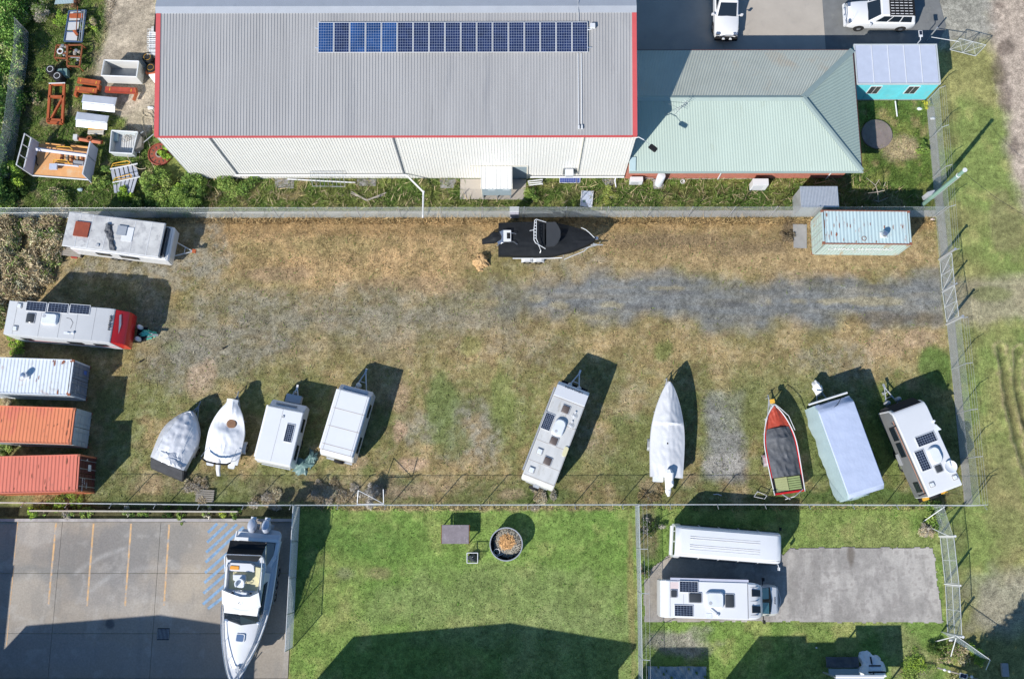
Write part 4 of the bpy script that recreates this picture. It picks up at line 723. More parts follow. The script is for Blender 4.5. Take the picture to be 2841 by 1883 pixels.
sf = fence('chain_link_fence', 'long thin pale railed fence dividing the storage yard from the lawns below', [(-38.0, 2.3), (-17.8, 2.08), (16.3, 2.12), (30.6, 2.06)], 2.05, 3.05, rail=.4, arm=(.0, -.3), wires=0, wr=.0022)
fence('chain_link_fence', 'bluish chain link fence between the concrete yard and the lawn', [G(833, 1404), G(822, 1600), G(812, 1796)], 2.1, 3.0, rail=.8, s=.06, wr=.0036)
fence('chain_link_fence', 'pale fence between the centre lawn and the motorhome plot', [G(1762, 1404), G(1768, 1640), G(1773, 2000)], 2.05, 3.4, rail=.5, arm=(.45, 0), wires=2, s=.07)
fence('chain_link_fence', 'short mesh fence panel above the lower gates', [(27.95, 2.0), Q(3, 3, 1610, 262)], 2.15, 3.1, s=.07)
fence('chain_link_fence', 'sagging fence run slanting away at the lower right corner', [Q(3, 3, 1755, 1140, 2.0), Q(3, 3, 2068, 1358, 2.1)], 1.95, 3.6, s=.075, rail=.6)
for lb, A, B in [('white stay pole slanting left from the lowest gate post', (*Q(3, 3, 1750, 1155, 2.0), 2.0), (*Q(3, 3, 1580, 1198), .05)), ('white stay pole slanting down from the lowest gate post', (*Q(3, 3, 1765, 1165, 2.0), 2.0), (*Q(3, 3, 1705, 1365), .05)),
                 ('short bent stay at the far end of the sagging fence', (*Q(3, 3, 2065, 1365, 2.0), 2.0), (*Q(3, 3, 2025, 1448), .05)), ('white stay pole at the south east corner of the storage yard', (*Q(3, 3, 1665, 5, 2.1), 2.1), (*Q(3, 3, 1475, 135), .05)),
                 ('thin stay reaching left from the topmost of the lower gate posts', (*Q(3, 3, 1693, 262, 2.0), 2.0), (*Q(3, 3, 1530, 188), .05))]:
    s_ = MB(); s_.tube(A, B, .032, 6); tag(s_.build('brace_pole', 'steel_white'), lb, 'pole')
# raised mesh panel standing on the middle of the south fence
pt = [Q(1, 2, 950, 1495, 2.1), Q(1, 2, 1190, 1490, 2.1)]
gp_ = Thing('propped_hurdle', 'white tubular frame propped against the south fence beside a dry bush', 'frame', pt[0]); zt = 2.1
P4 = [(*Q(1, 2, 950, 1497, 1.9), 1.9), (*Q(1, 2, 960, 1370, 2.3), 2.3), (*Q(1, 2, 1187, 1360, 2.3), 2.3), (*Q(1, 2, 1190, 1492, 1.9), 1.9)]
b = MB(); b.path([P4[1], P4[0], P4[3], P4[2]], .03); b.tube(P4[1], P4[3], .022); b.build('tubes', 'steel_white', gp_, world=True)
# gates
def gate(name, label, A, B, h, diag=(1, 1), mid=True, s=.09, lift=.12):
    t = Thing(name, label, 'gate', A); A = Vector((*A, 0)); B = Vector((*B, 0)); d = (B-A); L = d.length; d.normalize(); r = .023
    f = lambda u, z: tuple(A+d*u+Vector((0, 0, z)))
    b = MB(); b.path([f(0, lift), f(0, h), f(L, h), f(L, lift), f(0, lift)], r); b.build('gate_frame', 'gate_grey', t, world=True)
    n = len(diag)
    for i in range(n):
        u0, u1 = L*i/n, L*(i+1)/n
        if diag[i]: b = MB(); b.tube(f(u0, lift), f(u1, h), .016); b.tube(f(u0, h), f(u1, lift), .016); b.build('cross_brace', 'gate_grey', t, world=True)
        if i: b = MB(); b.tube(f(u0, lift), f(u0, h), .022); b.build('stile', 'gate_grey', t, world=True)
    if mid: b = MB(); b.tube(f(0, h*.52), f(L, h*.52), .022); b.build('mid_rail', 'gate_grey', t, world=True)
    b = MB(); mesh_wires(b, A, B, h-lift, s, .003, lift); b.build('wire_mesh', 'wire', t, world=True, kind='stuff'); return t
gate('gate', 'upper leaf of the tall braced mesh gate where the gravel track leaves the yard', (30.15, 19.2), (30.13, 17.02), 2.0, (1, 1), False)
gate('gate', 'lower leaf of the tall braced mesh gate where the gravel track leaves the yard', (30.13, 16.9), (30.22, 14.75), 2.0, (1, 1), False)
def gpost(label, p, h, r=.06, m='galv'):
    o = Thing('gate_post', label, 'post', p); b = MB(); b.tube((0, 0, 0), (0, 0, h), r, 10); b.build('pipe', m, o); b = MB(); b.cyl((0, 0), r*1.25, h, h+.03, 10); b.build('cap', m, o)
gpost('thick galvanised post at the upper end of the yard gate', (30.15, 19.33), 2.55, .08); gpost('thick galvanised post at the lower end of the yard gate', (30.24, 14.62), 2.5, .08); gpost('slim post in the middle of the yard gate', (30.13, 16.96), 2.3, .05)
gA, gB, gC, gD = Q(3, 3, 1617, 280), Q(3, 3, 1660, 676), Q(3, 3, 1664, 702), Q(3, 3, 1683, 1118)
gate('gate', 'upper of the two lower mesh gates beside the grey pad', gA, gB, 2.15, (0, 0), True, .07); gate('gate', 'lower of the two lower mesh gates beside the grey pad', gC, gD, 2.15, (0, 0), True, .07)
gpost('white post above the upper lower gate', Q(3, 3, 1616, 268), 2.35, .06, 'steel_white'); gpost('post between the two lower gates', Q(3, 3, 1662, 689), 2.3, .05, 'steel_white'); gpost('thick post below the lowest gate', Q(3, 3, 1683, 1128), 2.3, .07, 'steel_white')
# front gate standing open by the turquoise office
z_ = 1.75; t0 = Q(3, 0, 1790, 350, z_); t1 = Q(3, 0, 2065, 382, z_)
gate('gate', 'open mesh gate with crossed braces on the verge right of the turquoise office', (Q(3, 0, 1700, 448)), Q(3, 0, 1930, 505), 1.75, (1, 1), False, .1)
gpost('short post with rusty top where the front gate hangs', Q(3, 0, 1500, 365), 1.9, .05)
b = MB(); b.tube((*Q(3, 0, 1545, 330, 1.7), 1.7), (*Q(3, 0, 1790, 370, 1.7), 1.7), .025); tag(b.build('boom_pole', 'steel_white'), 'thin white pole running from the short post to the open front gate', 'pole')
# power pole
pb_ = Q(3, 1, 1470, 310); pp = Thing('power_pole', 'leaning looking pale green power pole by the fence corner with meter box', 'power pole', pb_); b = MB(); b.tube((0, 0, 0), (0, 0, 6.55), .15, 12, .12); b.build('shaft', 'green_paint', pp, smooth=True); b = MB(); b.cyl((0, 0), .15, 6.55, 6.6, 12); b.cyl((0, 0), .16, 5.6, 5.68, 12); b.build('cap', 'plastic_white', pp)
b = MB(); b.cbox((-.1, .22, 1.3), (.55, .3, 1.0), rz=.3); b.build('meter_box', 'plastic_grey', pp, bevel=.02); b = MB(); b.tube((.2, 0, 1.2), (.2, 0, 5.2), .04); b.build('conduit', 'plastic_grey', pp)
b = MB(); tp = Vector((*pb_, 6.35)); en = Vector((*Q(3, 1, 2420, 430, 5.5), 5.5)); L = [tp+(en-tp)*t-Vector((0, 0, .8*4*t*(1-t)*.4)) for t in np.linspace(0, 1, 10)]; b.path([tuple(p) for p in L], .014, 4); b.build('service_wire', 'black_trim', pp, world=True)
# timber sleeper wall above the concrete yard
sw = Thing('sleeper_wall', 'low weathered timber sleeper wall along the planted strip above the concrete yard', 'retaining wall', Q(0, 2, 0, 1540))
for i in range(8):
    xa = -32.6+i*2.0; ya = G(0, 1412)[1]; b = MB(); 
    if xa+1.98 < -16.9: b.cbox((xa+.99, 1.74-.035*(i*.25), .3), (1.98, .09, .6), rz=-.004); b.build('sleeper', 'sleeper', sw, world=True)
# ================= VEHICLES =================
def wdist(a, b_, h): A = G(*a, h); B = G(*b_, h); return math.hypot(A[0]-B[0], A[1]-B[1])
def drawbar(t, x0, ln, w=.95, z=.5, m='galv_dark', jock=True, y0=0.0):
    b = MB(); b.tube((x0, y0-w/2, z), (x0+ln, y0, z), .045, 5); b.tube((x0, y0+w/2, z), (x0+ln, y0, z), .045, 5); b.tube((x0+ln*.5, y0-w*.25, z), (x0+ln*.5, y0+w*.25, z), .03, 5); b.cbox((x0+ln+.1, y0, z+.02), (.28, .13, .1)); b.build('drawbar', m, t)
    if jock: b = MB(); b.tube((x0+ln*.75, y0+.1, .2), (x0+ln*.75, y0+.1, z+.35), .03, 6); b.lathe([(.03, -.04), (.11, -.04), (.11, .04), (.03, .04)], (x0+ln*.75, y0+.1, .11), 'Y', 10); b.build('jockey_wheel', 'galv', t)
def hatch(t, c, d, z, dark=True, r=.06, name='roof_hatch', ang=0):
    b = MB(); b.T = Matrix.Translation((c[0], c[1], 0)) @ Matrix.Rotation(ang, 4, 'Z'); b.rrect((0, 0), d, z, z+.05, r); f = b.build(name, 'plastic_grey' if dark else 'silver_seam', t)
    b = MB(); b.T = Matrix.Translation((c[0], c[1], 0)) @ Matrix.Rotation(ang, 4, 'Z'); b.rrect((0, 0), (d[0]-.1, d[1]-.1), z+.05, z+.1, r, .9); b.build('dome', 'tint_glass' if dark else 'lamp_white', f, smooth=True); return f
def aircon(t, c, d, z, h=.24, fan=None, ang=0):
    b = MB(); b.T = Matrix.Translation((c[0], c[1], 0)) @ Matrix.Rotation(ang, 4, 'Z'); b.rrect((0, 0), d, z, z+h, .16, .86, 6); a = b.build('roof_air_conditioner', 'lamp_white', t, smooth=True)
    if fan: 
        b = MB(); b.cyl(fan, .11, z+h, z+h+.015, 18); b.build('fan_grille', 'plastic_grey', a)
def window(t, x0, x1, y, z0, z1, side=1, name='window', glass='dark_glass'):
    b = MB(); ya, yb = (y, y+.03*side); b.box(x0, x1, min(ya, yb), max(ya, yb), z0, z1); f = b.build(name, 'black_trim', t); b = MB(); yc = y+.032*side; b.box(x0+.04, x1-.04, min(yc, yc+.01*side), max(yc, yc+.01*side), z0+.04, z1-.04); b.build('pane', glass, f); return f
def van_body(t, prof, W, m, bevel=.05, name='body'):
    b = MB(); b.xz(prof, -W/2, W/2); return b.build(name, m, t, bevel=bevel, smooth=True)
def seams(t, xs, W, z, m='silver_seam', w_=.025):
    for x in xs: b = MB(); b.box(x-w_/2, x+w_/2, -W/2+.03, W/2-.03, z-.01, z+.012); b.build('roof_seam', m, t)
def under(t, L, W, xs, z=.5, m='black_trim'):
    b = MB(); b.box(-L/2+.1, L/2-.1, -W/2+.15, W/2-.15, .35, z); b.build('chassis', m, t)
    for x in xs:
        for s_ in (1, -1): wheel(t, (x, s_*(W/2-.12), .34), .34, .2)
def bottles(t, x, ys, z=.55, r=.16, cap='lamp_white'):
    for y in ys: b = MB(); b.lathe([(.02, z), (r*.9, z), (r, z+.06), (r, z+.45), (r*.75, z+.55), (r*.35, z+.6), (r*.35, z+.66), (.01, z+.66)], (x, y, 0), n=16); b.build('gas_bottle', cap, t, smooth=True)

# --- retreat caravan with red nose (left) ---
h = 2.9; W = wdist(q(0, 1, 85, 1185), q(0, 1, 25, 1490), h)-.02
c, a, L = axis(q(0, 1, 1012, 1412), q(0, 1, 55, 1337), h); t = Thing('caravan', 'long grey roofed caravan with red nose and three solar panels in a row', 'caravan', c, a, 'caravans parked in the yard')
under(t, L, W, (-.7, .15)); van_body(t, [(-L/2, .45), (-L/2, h-.03), (-L/2+.05, h), (L/2-.35, h), (L/2, h-.10), (L/2+.02, h-.14), (L/2+.02, .45)], W, 'caravan_grey', .03)
b = MB(); b.xz([(L/2+.025, .5), (L/2+.025, h-.15), (L/2+.72, h-.62), (L/2+.86, h-.85), (L/2+.78, .9), (L/2+.5, .5)], -W/2+.01, W/2-.01); b.build('nose', 'red_paint', t, bevel=.04, smooth=True)
b = MB(); b.xz([(-L/2+.02, .46), (-L/2+.02, h-.2), (L/2, h-.2), (L/2, .46)], -W/2-.012, W/2+.012); b.build('side_cladding', 'white_gelcoat', t)
l1 = t.l(*q(0, 1, 235, 1195), h); 
for i in range(3): cc = t.l(*q(0, 1, 332+i*197, 1243+i*12.5), h); solar(t, cc, (1.38, .66), h+.01, (6, 4))
hatch(t, t.l(*q(0, 1, 278, 1348), h), (.62, .72), h); 
for p in ((178, 1236), (138, 1440)): hatch(t, t.l(*q(0, 1, *p), h), (.36, .38), h, False)
cc = t.l(*q(0, 1, 455, 1358), h); aircon(t, cc, (1.1, .78), h, .2, (cc[0]-.35, cc[1]+.15))
seams(t, [t.l(*q(0, 1, x, 1400), h)[0] for x in (125, 360, 540, 690, 850)], W, h, 'silver_seam', .012)
cc = t.l(*q(0, 1, 640, 1475), h+.2); b = MB(); b.box(cc[0]-.55, cc[0]-.15, cc[1]-.1, cc[1]+.06, h, h+.015); b.tube((cc[0]+.1, cc[1], h), (cc[0]-.4, cc[1]-.05, h+.12), .02); b.lathe([(.02, 0), (.09, .02), (.09, .1), (.02, .14)], (cc[0]+.1, cc[1], h)); b.build('tv_aerial', 'lamp_white', t)
b = MB(); b.path([(cc[0]-.15, cc[1]+.3, h+.01), (cc[0]-.05, cc[1]+.7, h+.01), (cc[0]-.25, cc[1]+.95, h+.01), (cc[0]-.55, cc[1]+1.0, h+.01)], .01, 4); b.build('cable', 'black_trim', t)
for s_ in (1, -1):
    for x0, x1 in ((-L/2+.7, -L/2+1.4), (.3, 1.3), (L/2-1.5, L/2-.6)): window(t, x0, x1, s_*(W/2+.012), 1.35, 1.95, s_)
b = MB(); b.box(-L/2+.9, L/2-.2, -W/2-.02, -W/2-.013, 1.1, 1.2); b.build('side_decal', 'red_paint', t)
cc = t.l(*q(0, 1, 995, 1392), h-.06); text_obj('retreat', .36, 'ink', t, Matrix.Translation((L/2-.16, cc[1], h-.012)) @ Matrix.Rotation(R_(17), 4, 'Y') @ Matrix.Rotation(R_(90), 4, 'Z'), bold=.006)
b = MB(); b.T = Matrix.Translation((L/2+.36, .25, h-.37)) @ Matrix.Rotation(R_(33), 4, 'Y'); b.add([(.02, -.75, .03), (-.12, .55, .03), (0, .62, .03), (.06, .2, .03), (.1, -.1, .03)], [(0, 1, 2, 3, 4)]); b.build('nose_badge', 'galv', t)
drawbar(t, L/2+.75, 1.3); bottles(t, L/2+1.05, (.42, -.42)); b = MB(); b.box(L/2+.8, L/2+1.5, -.5, .5, .52, .56); b.build('tread_plate', 'black_trim', t)
g = Q(0, 1, 1290, 1475, .9); ct = Thing('tarp_bundle', 'aqua green tarp wrapped over the coupling of the red nosed caravan', 'tarp', g, a+.1); 
def blob_mesh(b, rx, ry, rz, seed, n=18, m=10, z0=0, rough=.25):
    rg = random.Random(seed); ph = [rg.uniform(0, 6) for _ in range(8)]; rings = []
    for j in range(m+1):
        v = j/m*PI/2; ring = []
        for i in range(n):
            u = 2*PI*i/n; r = 1+rough*(math.sin(3*u+ph[0]+2*v)*.35+math.sin(5*u+ph[1]+4*v)*.3+math.sin(8*u+ph[2]-3*v)*.2+math.sin(13*u+ph[3]+7*v)*.15); k_ = math.cos(v)
            ring.append((rx*r*max(k_, .02)*math.cos(u), ry*r*max(k_, .02)*math.sin(u), z0+rz*math.sin(v)*(1+rough*.5*math.sin(2*u+ph[4])*k_)))
        rings.append(ring)
    return b.loft(rings)
b = MB(); blob_mesh(b, .5, .36, .75, 4, 22, 9); b.build('tarp_cover', 'aqua_tarp', ct); b = MB(); b.T = Matrix.Translation((.52, .02, 0)); blob_mesh(b, .22, .2, .5, 9, 14, 6); b.build('tarp_knot', 'aqua_tarp', ct)

# --- old pop top caravan with rusty hatch (upper left) ---
h = 2.5; R4 = [q(0, 1, 630, 382), q(0, 1, 1500, 487), q(0, 1, 1437, 797), q(0, 1, 556, 690)]
mid = lambda p, s: ((p[0]+s[0])/2, (p[1]+s[1])/2)
c, a, L = axis(mid(R4[1], R4[2]), mid(R4[0], R4[3]), h); W = wdist(R4[0], R4[3], h); t = Thing('caravan', 'weathered old pop top caravan with rusty roof hatch in the tall dry grass', 'caravan', c, a, 'caravans parked in the yard')
under(t, L, W, (-.5, .3)); van_body(t, [(-L/2+.25, .45), (-L/2+.25, 1.85), (L/2+.28, 1.85), (L/2+.42, 1.7), (L/2+.3, .5)], W-.05, 'white_paint', .06)
b = MB(); b.box(-L/2+.1, L/2-.1, -W/2+.1, W/2-.1, 1.84, h-.1); b.build('pop_top_skirt', 'plastic_grey', t)
b = MB(); b.xz([(-L/2, h-.12), (-L/2+.02, h-.01), (L/2-.02, h-.01), (L/2, h-.12)], -W/2, W/2); b.build('pop_top_rim', 'white_paint', t)
xs = [-L/2+.03]+[t.l(*q(0, 1, x, 560), h)[0] for x in (705, 820, 965, 1215, 1365)]+[L/2-.03]
for x0, x1 in zip(xs, xs[1:]): b = MB(); b.box(x0+.015, x1-.015, -W/2+.04, W/2-.04, h-.01, h+.02+random.uniform(0, .004)); b.build('roof_sheet', 'old_roof', t)
seams(t, xs[1:-1], W, h+.024, 'steel_white', .03)
cc = t.l(*q(0, 1, 745, 545), h); b = MB(); b.rrect(cc, (1.02, 1.05), h+.02, h+.12, .03); b.build('roof_hatch', mat('rust_paint', (.26, .055, .025), .7, var=.2, vs=2, dirt=((.45, .42, .4), .2, 4)), t)
cc = t.l(*q(0, 1, 1113, 558), h); b = MB(); b.box(cc[0]-.35, cc[0]+.3, cc[1]-.35, cc[1]+.33, h+.1, h+.14); b.build('hatch_lid', 'galv', t)
cc = t.l(*q(0, 1, 1160, 590), h); b = MB(); b.box(cc[0]-.4, cc[0]+.36, cc[1]-.5, cc[1]+.5, h+.02, h+.07); b.build('roof_hatch', 'white_paint', t)
cc = t.l(*q(0, 1, 885, 690), h); b = MB(); b.rrect(cc, (.24, .2), h+.02, h+.1, .05); b.build('vent', 'plastic_grey', t)
p_ = [t.l(*q(0, 1, x, y), h) for x, y in ((990, 500), (985, 560), (1005, 640), (1025, 735))]; b = MB(); rg = random.Random(5); rings = []
for i in range(13):
    f = i/12*3; k_ = min(int(f), 2); u = f-k_; x = p_[k_][0]*(1-u)+p_[k_+1][0]*u; y = p_[k_][1]*(1-u)+p_[k_+1][1]*u; wd = .30*(1-.3*i/12)*rg.uniform(.7, 1.15)
    rings.append([(x+wd*math.cos(2*PI*j/12)*rg.uniform(.85, 1.15), y, h+.02+.16*max(0, math.sin(2*PI*j/12))*rg.uniform(.4, 1.3)) for j in range(12)])
b.loft(rings); tp = Thing('tarp_strip', 'crumpled charcoal tarp strip lying across the old pop top caravan roof', 'tarp', c, a); b.build('tarp_sheet', 'charcoal_tarp', tp)
for x in (.3, .75): b = MB(); b.box(L/2+.02+(x-.3)*.2, L/2+.06+(x-.3)*.2, -W/2+.2, W/2-.2, 1.86, 2.3); b.build('window', 'dark_glass', t)
for s_ in (1, -1):
    for x0, x1 in ((-1.4, -.4), (.3, 1.6)): window(t, x0, x1, s_*(W/2-.02), 1.15, 1.65, s_)
b = MB(); b.path([(-.2, -W/2-.05, 2.2), (.9, -W/2-.08, 2.1), (.9, -W/2-.08, 1.95)], .015); b.path([(.5, -W/2-.05, 2.2), (2.2, -W/2-.1, 2.1)], .015); b.build('awning_stay', 'galv', t)
drawbar(t, L/2+.3, 1.2, m='galv', jock=False); b = MB(); b.cbox((L/2+1.62, 0, .6), (.25, .25, .15)); b.build('coupling_cover', 'orange_steel', t)
st = Thing('timber_step', 'weathered timber step behind the rear of the old pop top caravan', 'step', Q(0, 1, 640, 750, .4), a); 
for i in range(4): b = MB(); b.box(-.75, .75, -.28+i*.15, -.15+i*.15, .36, .4); b.build('plank', 'timber_grey', st)
b = MB(); b.box(-.7, -.6, -.25, .3, 0, .36); b.build('leg', 'timber_grey', st); b = MB(); b.box(.6, .7, -.25, .3, 0, .36); b.build('leg', 'timber_grey', st)
b = MB(); b.box(.1, .55, -.4, -.29, .3, .42); b.build('red_tray', 'red_steel', st)

# --- camper trailer with one solar panel ---
R4 = [q(1, 2, 145, 600), q(1, 2, 460, 660), q(1, 2, 340, 1145), q(1, 2, 20, 1100)]; h = 2.15
c, a, L = axis(mid(R4[0], R4[1]), mid(R4[2], R4[3]), h); W = wdist(R4[0], R4[1], h); t = Thing('caravan', 'white pop top camper with one solar panel and grey box on its drawbar', 'caravan', c, a, 'caravans parked in the yard')
under(t, L, W, (-.2,)); van_body(t, [(-L/2-.05, .5), (-L/2-.12, 1.55), (-L/2, h-.18), (L/2, h-.18), (L/2+.5, 1.5), (L/2+.45, .5)], W, 'white_paint', .05)
b = MB(); b.xz([(-L/2-.03, h-.17), (-L/2+.03, h), (L/2-.05, h), (L/2+.03, h-.17)], -W/2-.02, W/2+.02); b.build('roof', 'white_gelcoat', t, bevel=.03, smooth=True)
b = MB(); b.box(-L/2+.1, L/2-.1, .13, .15, h-.01, h+.008); b.build('roof_seam', 'silver_seam', t)
cc = t.l(*q(1, 2, 335, 852), h); solar(t, cc, (1.22, .56), h+.01, (9, 4), 'cell_dark'); cc = t.l(*q(1, 2, 280, 705), h); b = MB(); b.rrect(cc, (.16, .13), h, h+.07, .03); b.build('vent', 'plastic_grey', t)
b = MB(); b.T = Matrix.Translation((L/2+.27, .05, 1.77)) @ Matrix.Rotation(R_(43), 4, 'Y'); b.box(-.06, .06, -.7, .75, .02, .05); b.build('front_hatch_slot', 'trim_grey', t)
for x0, x1 in ((-L/2+.5, -L/2+1.5), (L/2-1.3, L/2-.4)): window(t, x0, x1, -W/2-.012, 1.1, 1.6, -1); 
b = MB(); b.box(-L/2+.2, L/2, W/2+.02, W/2+.14, h-.25, h-.1); b.build('awning_roll', 'white_tarp', t)
b = MB(); b.box(-L/2-.2, -L/2-.13, -W/2+.2, W/2-.2, .9, .98); b.build('bumper', 'galv', t)
drawbar(t, L/2+.4, 1.25, m='steel_white'); cc = t.l(*q(1, 2, 378, 520), 1.0); b = MB(); b.rrect((L/2+.85, cc[1]), (.55, 1.05), .55, 1.05, .03); b.build('front_box', 'plastic_grey', t)
# --- white caravan with roof seams ---
R4 = [q(1, 2, 780, 455), q(1, 2, 1065, 527), q(1, 2, 910, 1078), q(1, 2, 610, 1000)]; h = 2.3
c, a, L = axis(mid(R4[0], R4[1]), mid(R4[2], R4[3]), h); W = wdist(R4[0], R4[1], h)+.1; t = Thing('caravan', 'plain white caravan with cross seams on its roof and no solar panels', 'caravan', c, a, 'caravans parked in the yard')
under(t, L, W, (-.4, .35)); van_body(t, [(-L/2-.25, .5), (-L/2-.3, 1.7), (-L/2-.05, h-.12), (L/2+.05, h-.12), (L/2+.45, 1.75), (L/2+.35, .5)], W, 'white_paint', .05)
b = MB(); b.xz([(-L/2-.1, h-.11), (-L/2, h), (L/2, h), (L/2+.08, h-.11)], -W/2+.06, W/2-.06); b.build('roof', 'white_gelcoat', t, bevel=.03, smooth=True)
seams(t, [t.l(*q(1, 2, x, y), h)[0] for x, y in ((870, 655), (825, 815), (775, 978), (760, 1030))], W-.1, h, mat('seam_brown', (.42, .36, .31), .8), .03)
for s_ in (-1, 1): b = MB(); b.box(-L/2, L/2, s_*(W/2-.2)-.012, s_*(W/2-.2)+.012, h-.01, h+.01); b.build('roof_seam', 'silver_seam', t)
b = MB(); b.T = Matrix.Translation((L/2+.27, 0, 2.0)) @ Matrix.Rotation(R_(43), 4, 'Y'); b.box(-.14, .12, -.85, .85, .0, .03); b.build('front_window', mat('sky_gloss', (.2, .33, .48), .15), t)
for x0, x1 in ((-L/2+.4, -L/2+1.5), (L/2-1.3, L/2-.4)): window(t, x0, x1, -W/2, 1.15, 1.75, -1)
b = MB(); b.box(-L/2+.1, L/2, W/2+.0, W/2+.11, h-.3, h-.15); b.build('awning_roll', 'white_tarp', t)
drawbar(t, L/2+.35, 1.45, m='galv', jock=False); bottles(t, L/2+.75, (.15,), .5, .17, 'plastic_white')
b = MB(); b.lathe([(.2, -.1), (.33, -.1), (.34, .1), (.2, .1)], (-L/2-.42, 0, .7), 'X', 18); b.build('spare_wheel', 'tyre', t); b = MB(); b.box(-L/2-.42, -L/2-.3, -.9, .9, .55, .62); b.build('bumper', 'galv', t)
# --- long caravan with vents (middle) ---
R4 = [q(2, 2, 490, 375), q(2, 2, 775, 485), q(2, 2, 440, 1365), q(2, 2, 150, 1255)]; h = 2.75
c, a, L = axis(mid(R4[0], R4[1]), mid(R4[2], R4[3]), h); W = wdist(R4[0], R4[1], h)-.02; t = Thing('caravan', 'long cream white caravan with brown roof hatches standing alone in the middle', 'caravan', c, a, 'caravans parked in the yard')
under(t, L, W, (-.7, .15)); van_body(t, [(-L/2, .5), (-L/2-.02, 2.3), (-L/2+.25, h), (L/2-1.0, h), (L/2-.25, h-.12), (L/2, h-.3), (L/2-.05, .5)], W, 'white_aged', .05)
b = MB(); b.xz([(L/2-1.02, h+.003), (L/2-.26, h-.115), (L/2-.005, h-.29), (L/2+.02, h-.3), (L/2-.24, h-.09), (L/2-1.0, h+.02)], -W/2+.02, W/2-.02); b.build('nose_cap', 'white_paint', t)
x0 = L/2-1.1; seams(t, [x0, .75, -.75, -2.15, -L/2+.28], W, h, mat('seam_brown'), .02)
for p in ((552, 640), (445, 925), (388, 1108)): hatch(t, t.l(*q(2, 2, *p), h), (.6, .58), h)
for f_ in [o for o in t.o.children if o.name.startswith('roof_hatch')]:
    for ch in f_.children: ch.data.materials[0] = mat('brown_dome', (.12, .095, .085), .35, var=.15)
for p in ((318, 1018), (244, 1186)): hatch(t, t.l(*q(2, 2, *p), h), (.42, .42), h, False, .04)
cc = t.l(*q(2, 2, 550, 1020), h); b = MB(); b.rrect(cc, (.66, .28), h, h+.07, .12); b.build('skylight', 'vinyl_cream', t)
cc = t.l(*q(2, 2, 492, 805), h); b = MB(); b.rrect(cc, (1.2, .78), h, h+.26, .3, .84, 7); acb = b.build('roof_air_conditioner', 'lamp_white', t, smooth=True); b = MB(); b.cyl((cc[0]-.3, cc[1]+.1), .09, h+.26, h+.275, 16); b.build('fan_grille', 'plastic_grey', acb)
cc = t.l(*q(2, 2, 392, 748), h); solar(t, cc, (1.15, .66), h+.01, (9, 5), 'cell_dark')
for p in ((628, 705), (597, 790)):
    cc = t.l(*q(2, 2, *p), h+.06); b = MB(); 
    for k_ in range(8): a_ = PI*k_/8; b.tube((cc[0]-.2*math.cos(a_), cc[1]-.2*math.sin(a_), h+.08), (cc[0]+.2*math.cos(a_), cc[1]+.2*math.sin(a_), h+.08), .012, 4)
    b.tube((cc[0], cc[1], h), (cc[0], cc[1], h+.1), .05, 8); b.cbox((cc[0]+.3, cc[1], h+.05), (.14, .1, .1)); b.build('aerial', 'steel_white', t)
b = MB(); b.tube((-L/2+.5, W/2+.07, h-.12), (L/2-.5, W/2+.07, h-.12), .07, 8); b.build('awning_roll', 'trim_grey', t)
b = MB(); b.box(L/2-.02, L/2+.03, -.72, .72, h-.42, h-.3); b.build('front_rail', 'black_trim', t)
cc = t.l(*q(2, 2, 632, 455), h-.1); text_obj('NEWLANDS', .2, 'ink', t, Matrix.Translation((L/2-.2, -.05, h-.115)) @ Matrix.Rotation(R_(24), 4, 'Y') @ Matrix.Rotation(R_(90), 4, 'Z'), bold=.006, sx=1.15)
b = MB(); b.tube((-L/2-.1, -.75, 1.9), (-L/2-.1, .75, 1.9), .025); b.cbox((-L/2-.14, .0, 1.9), (.2, .4, .12)); b.build('rear_rack', 'galv', t); b = MB(); b.lathe([(.2, -.1), (.34, -.1), (.35, .1), (.2, .1)], (-L/2-.25, .1, .8), 'X', 18); b.build('spare_wheel', 'tyre', t)
for s_ in (-1, 1):
    for x0, x1 in ((-2.4, -1.6), (-.4, .6), (1.5, 2.3)): window(t, x0, x1, s_*(W/2), 1.4, 2.0, s_)
drawbar(t, L/2, 1.35, m='steel_white', jock=False); bottles(t, L/2+.3, (.32, -.34), .45, .16, 'lamp_white'); b = MB(); b.box(L/2-.04, L/2+.5, -.95, .95, .45, .5); b.build('tread_plate', 'black_trim', t)
# --- white caravan with satellite dish (right) ---
R4 = [q(3, 2, 1190, 640), q(3, 2, 1490, 545), q(3, 2, 1827, 1295), q(3, 2, 1527, 1397)]; h = 2.8
c, a, L = axis(mid(R4[0], R4[1]), mid(R4[2], R4[3]), h); W = wdist(R4[3], R4[2], h)-.02; t = Thing('caravan', 'white caravan with round satellite dish and black nose at the right fence', 'caravan', c, a, 'caravans parked in the yard')
under(t, L, W, (-.75, .1)); van_body(t, [(-L/2, .5), (-L/2, h-.05), (-L/2+.06, h), (L/2-.45, h), (L/2-.1, h-.13), (L/2+.12, h-.5), (L/2+.2, .5)], W, 'white_paint', .04)
b = MB(); b.xz([(-L/2+.05, .55), (-L/2+.05, h-.18), (L/2-.25, h-.18), (L/2+.02, h-.5), (L/2+.1, .55)], -W/2-.015, W/2+.015); b.build('side_cladding', mat('side_grey', (.15, .155, .16), .5), t)
b = MB(); b.xz([(L/2-.07, h-.14), (L/2+.13, h-.48), (L/2+.42, h-1.1), (L/2+.34, .5), (L/2+.21, .5), (L/2+.13, h-.5)], -W/2+.2, W/2-.2); b.build('nose_mask', mat('nose_black', (.010, .012, .016), .85), t)
for s_ in (-1, 1):
    for x0, x1 in ((-L/2+.4, -L/2+1.1), (-.1, .9), (L/2-1.9, L/2-1.0)): window(t, x0, x1, s_*(W/2+.014), 1.3, 2.1, s_)
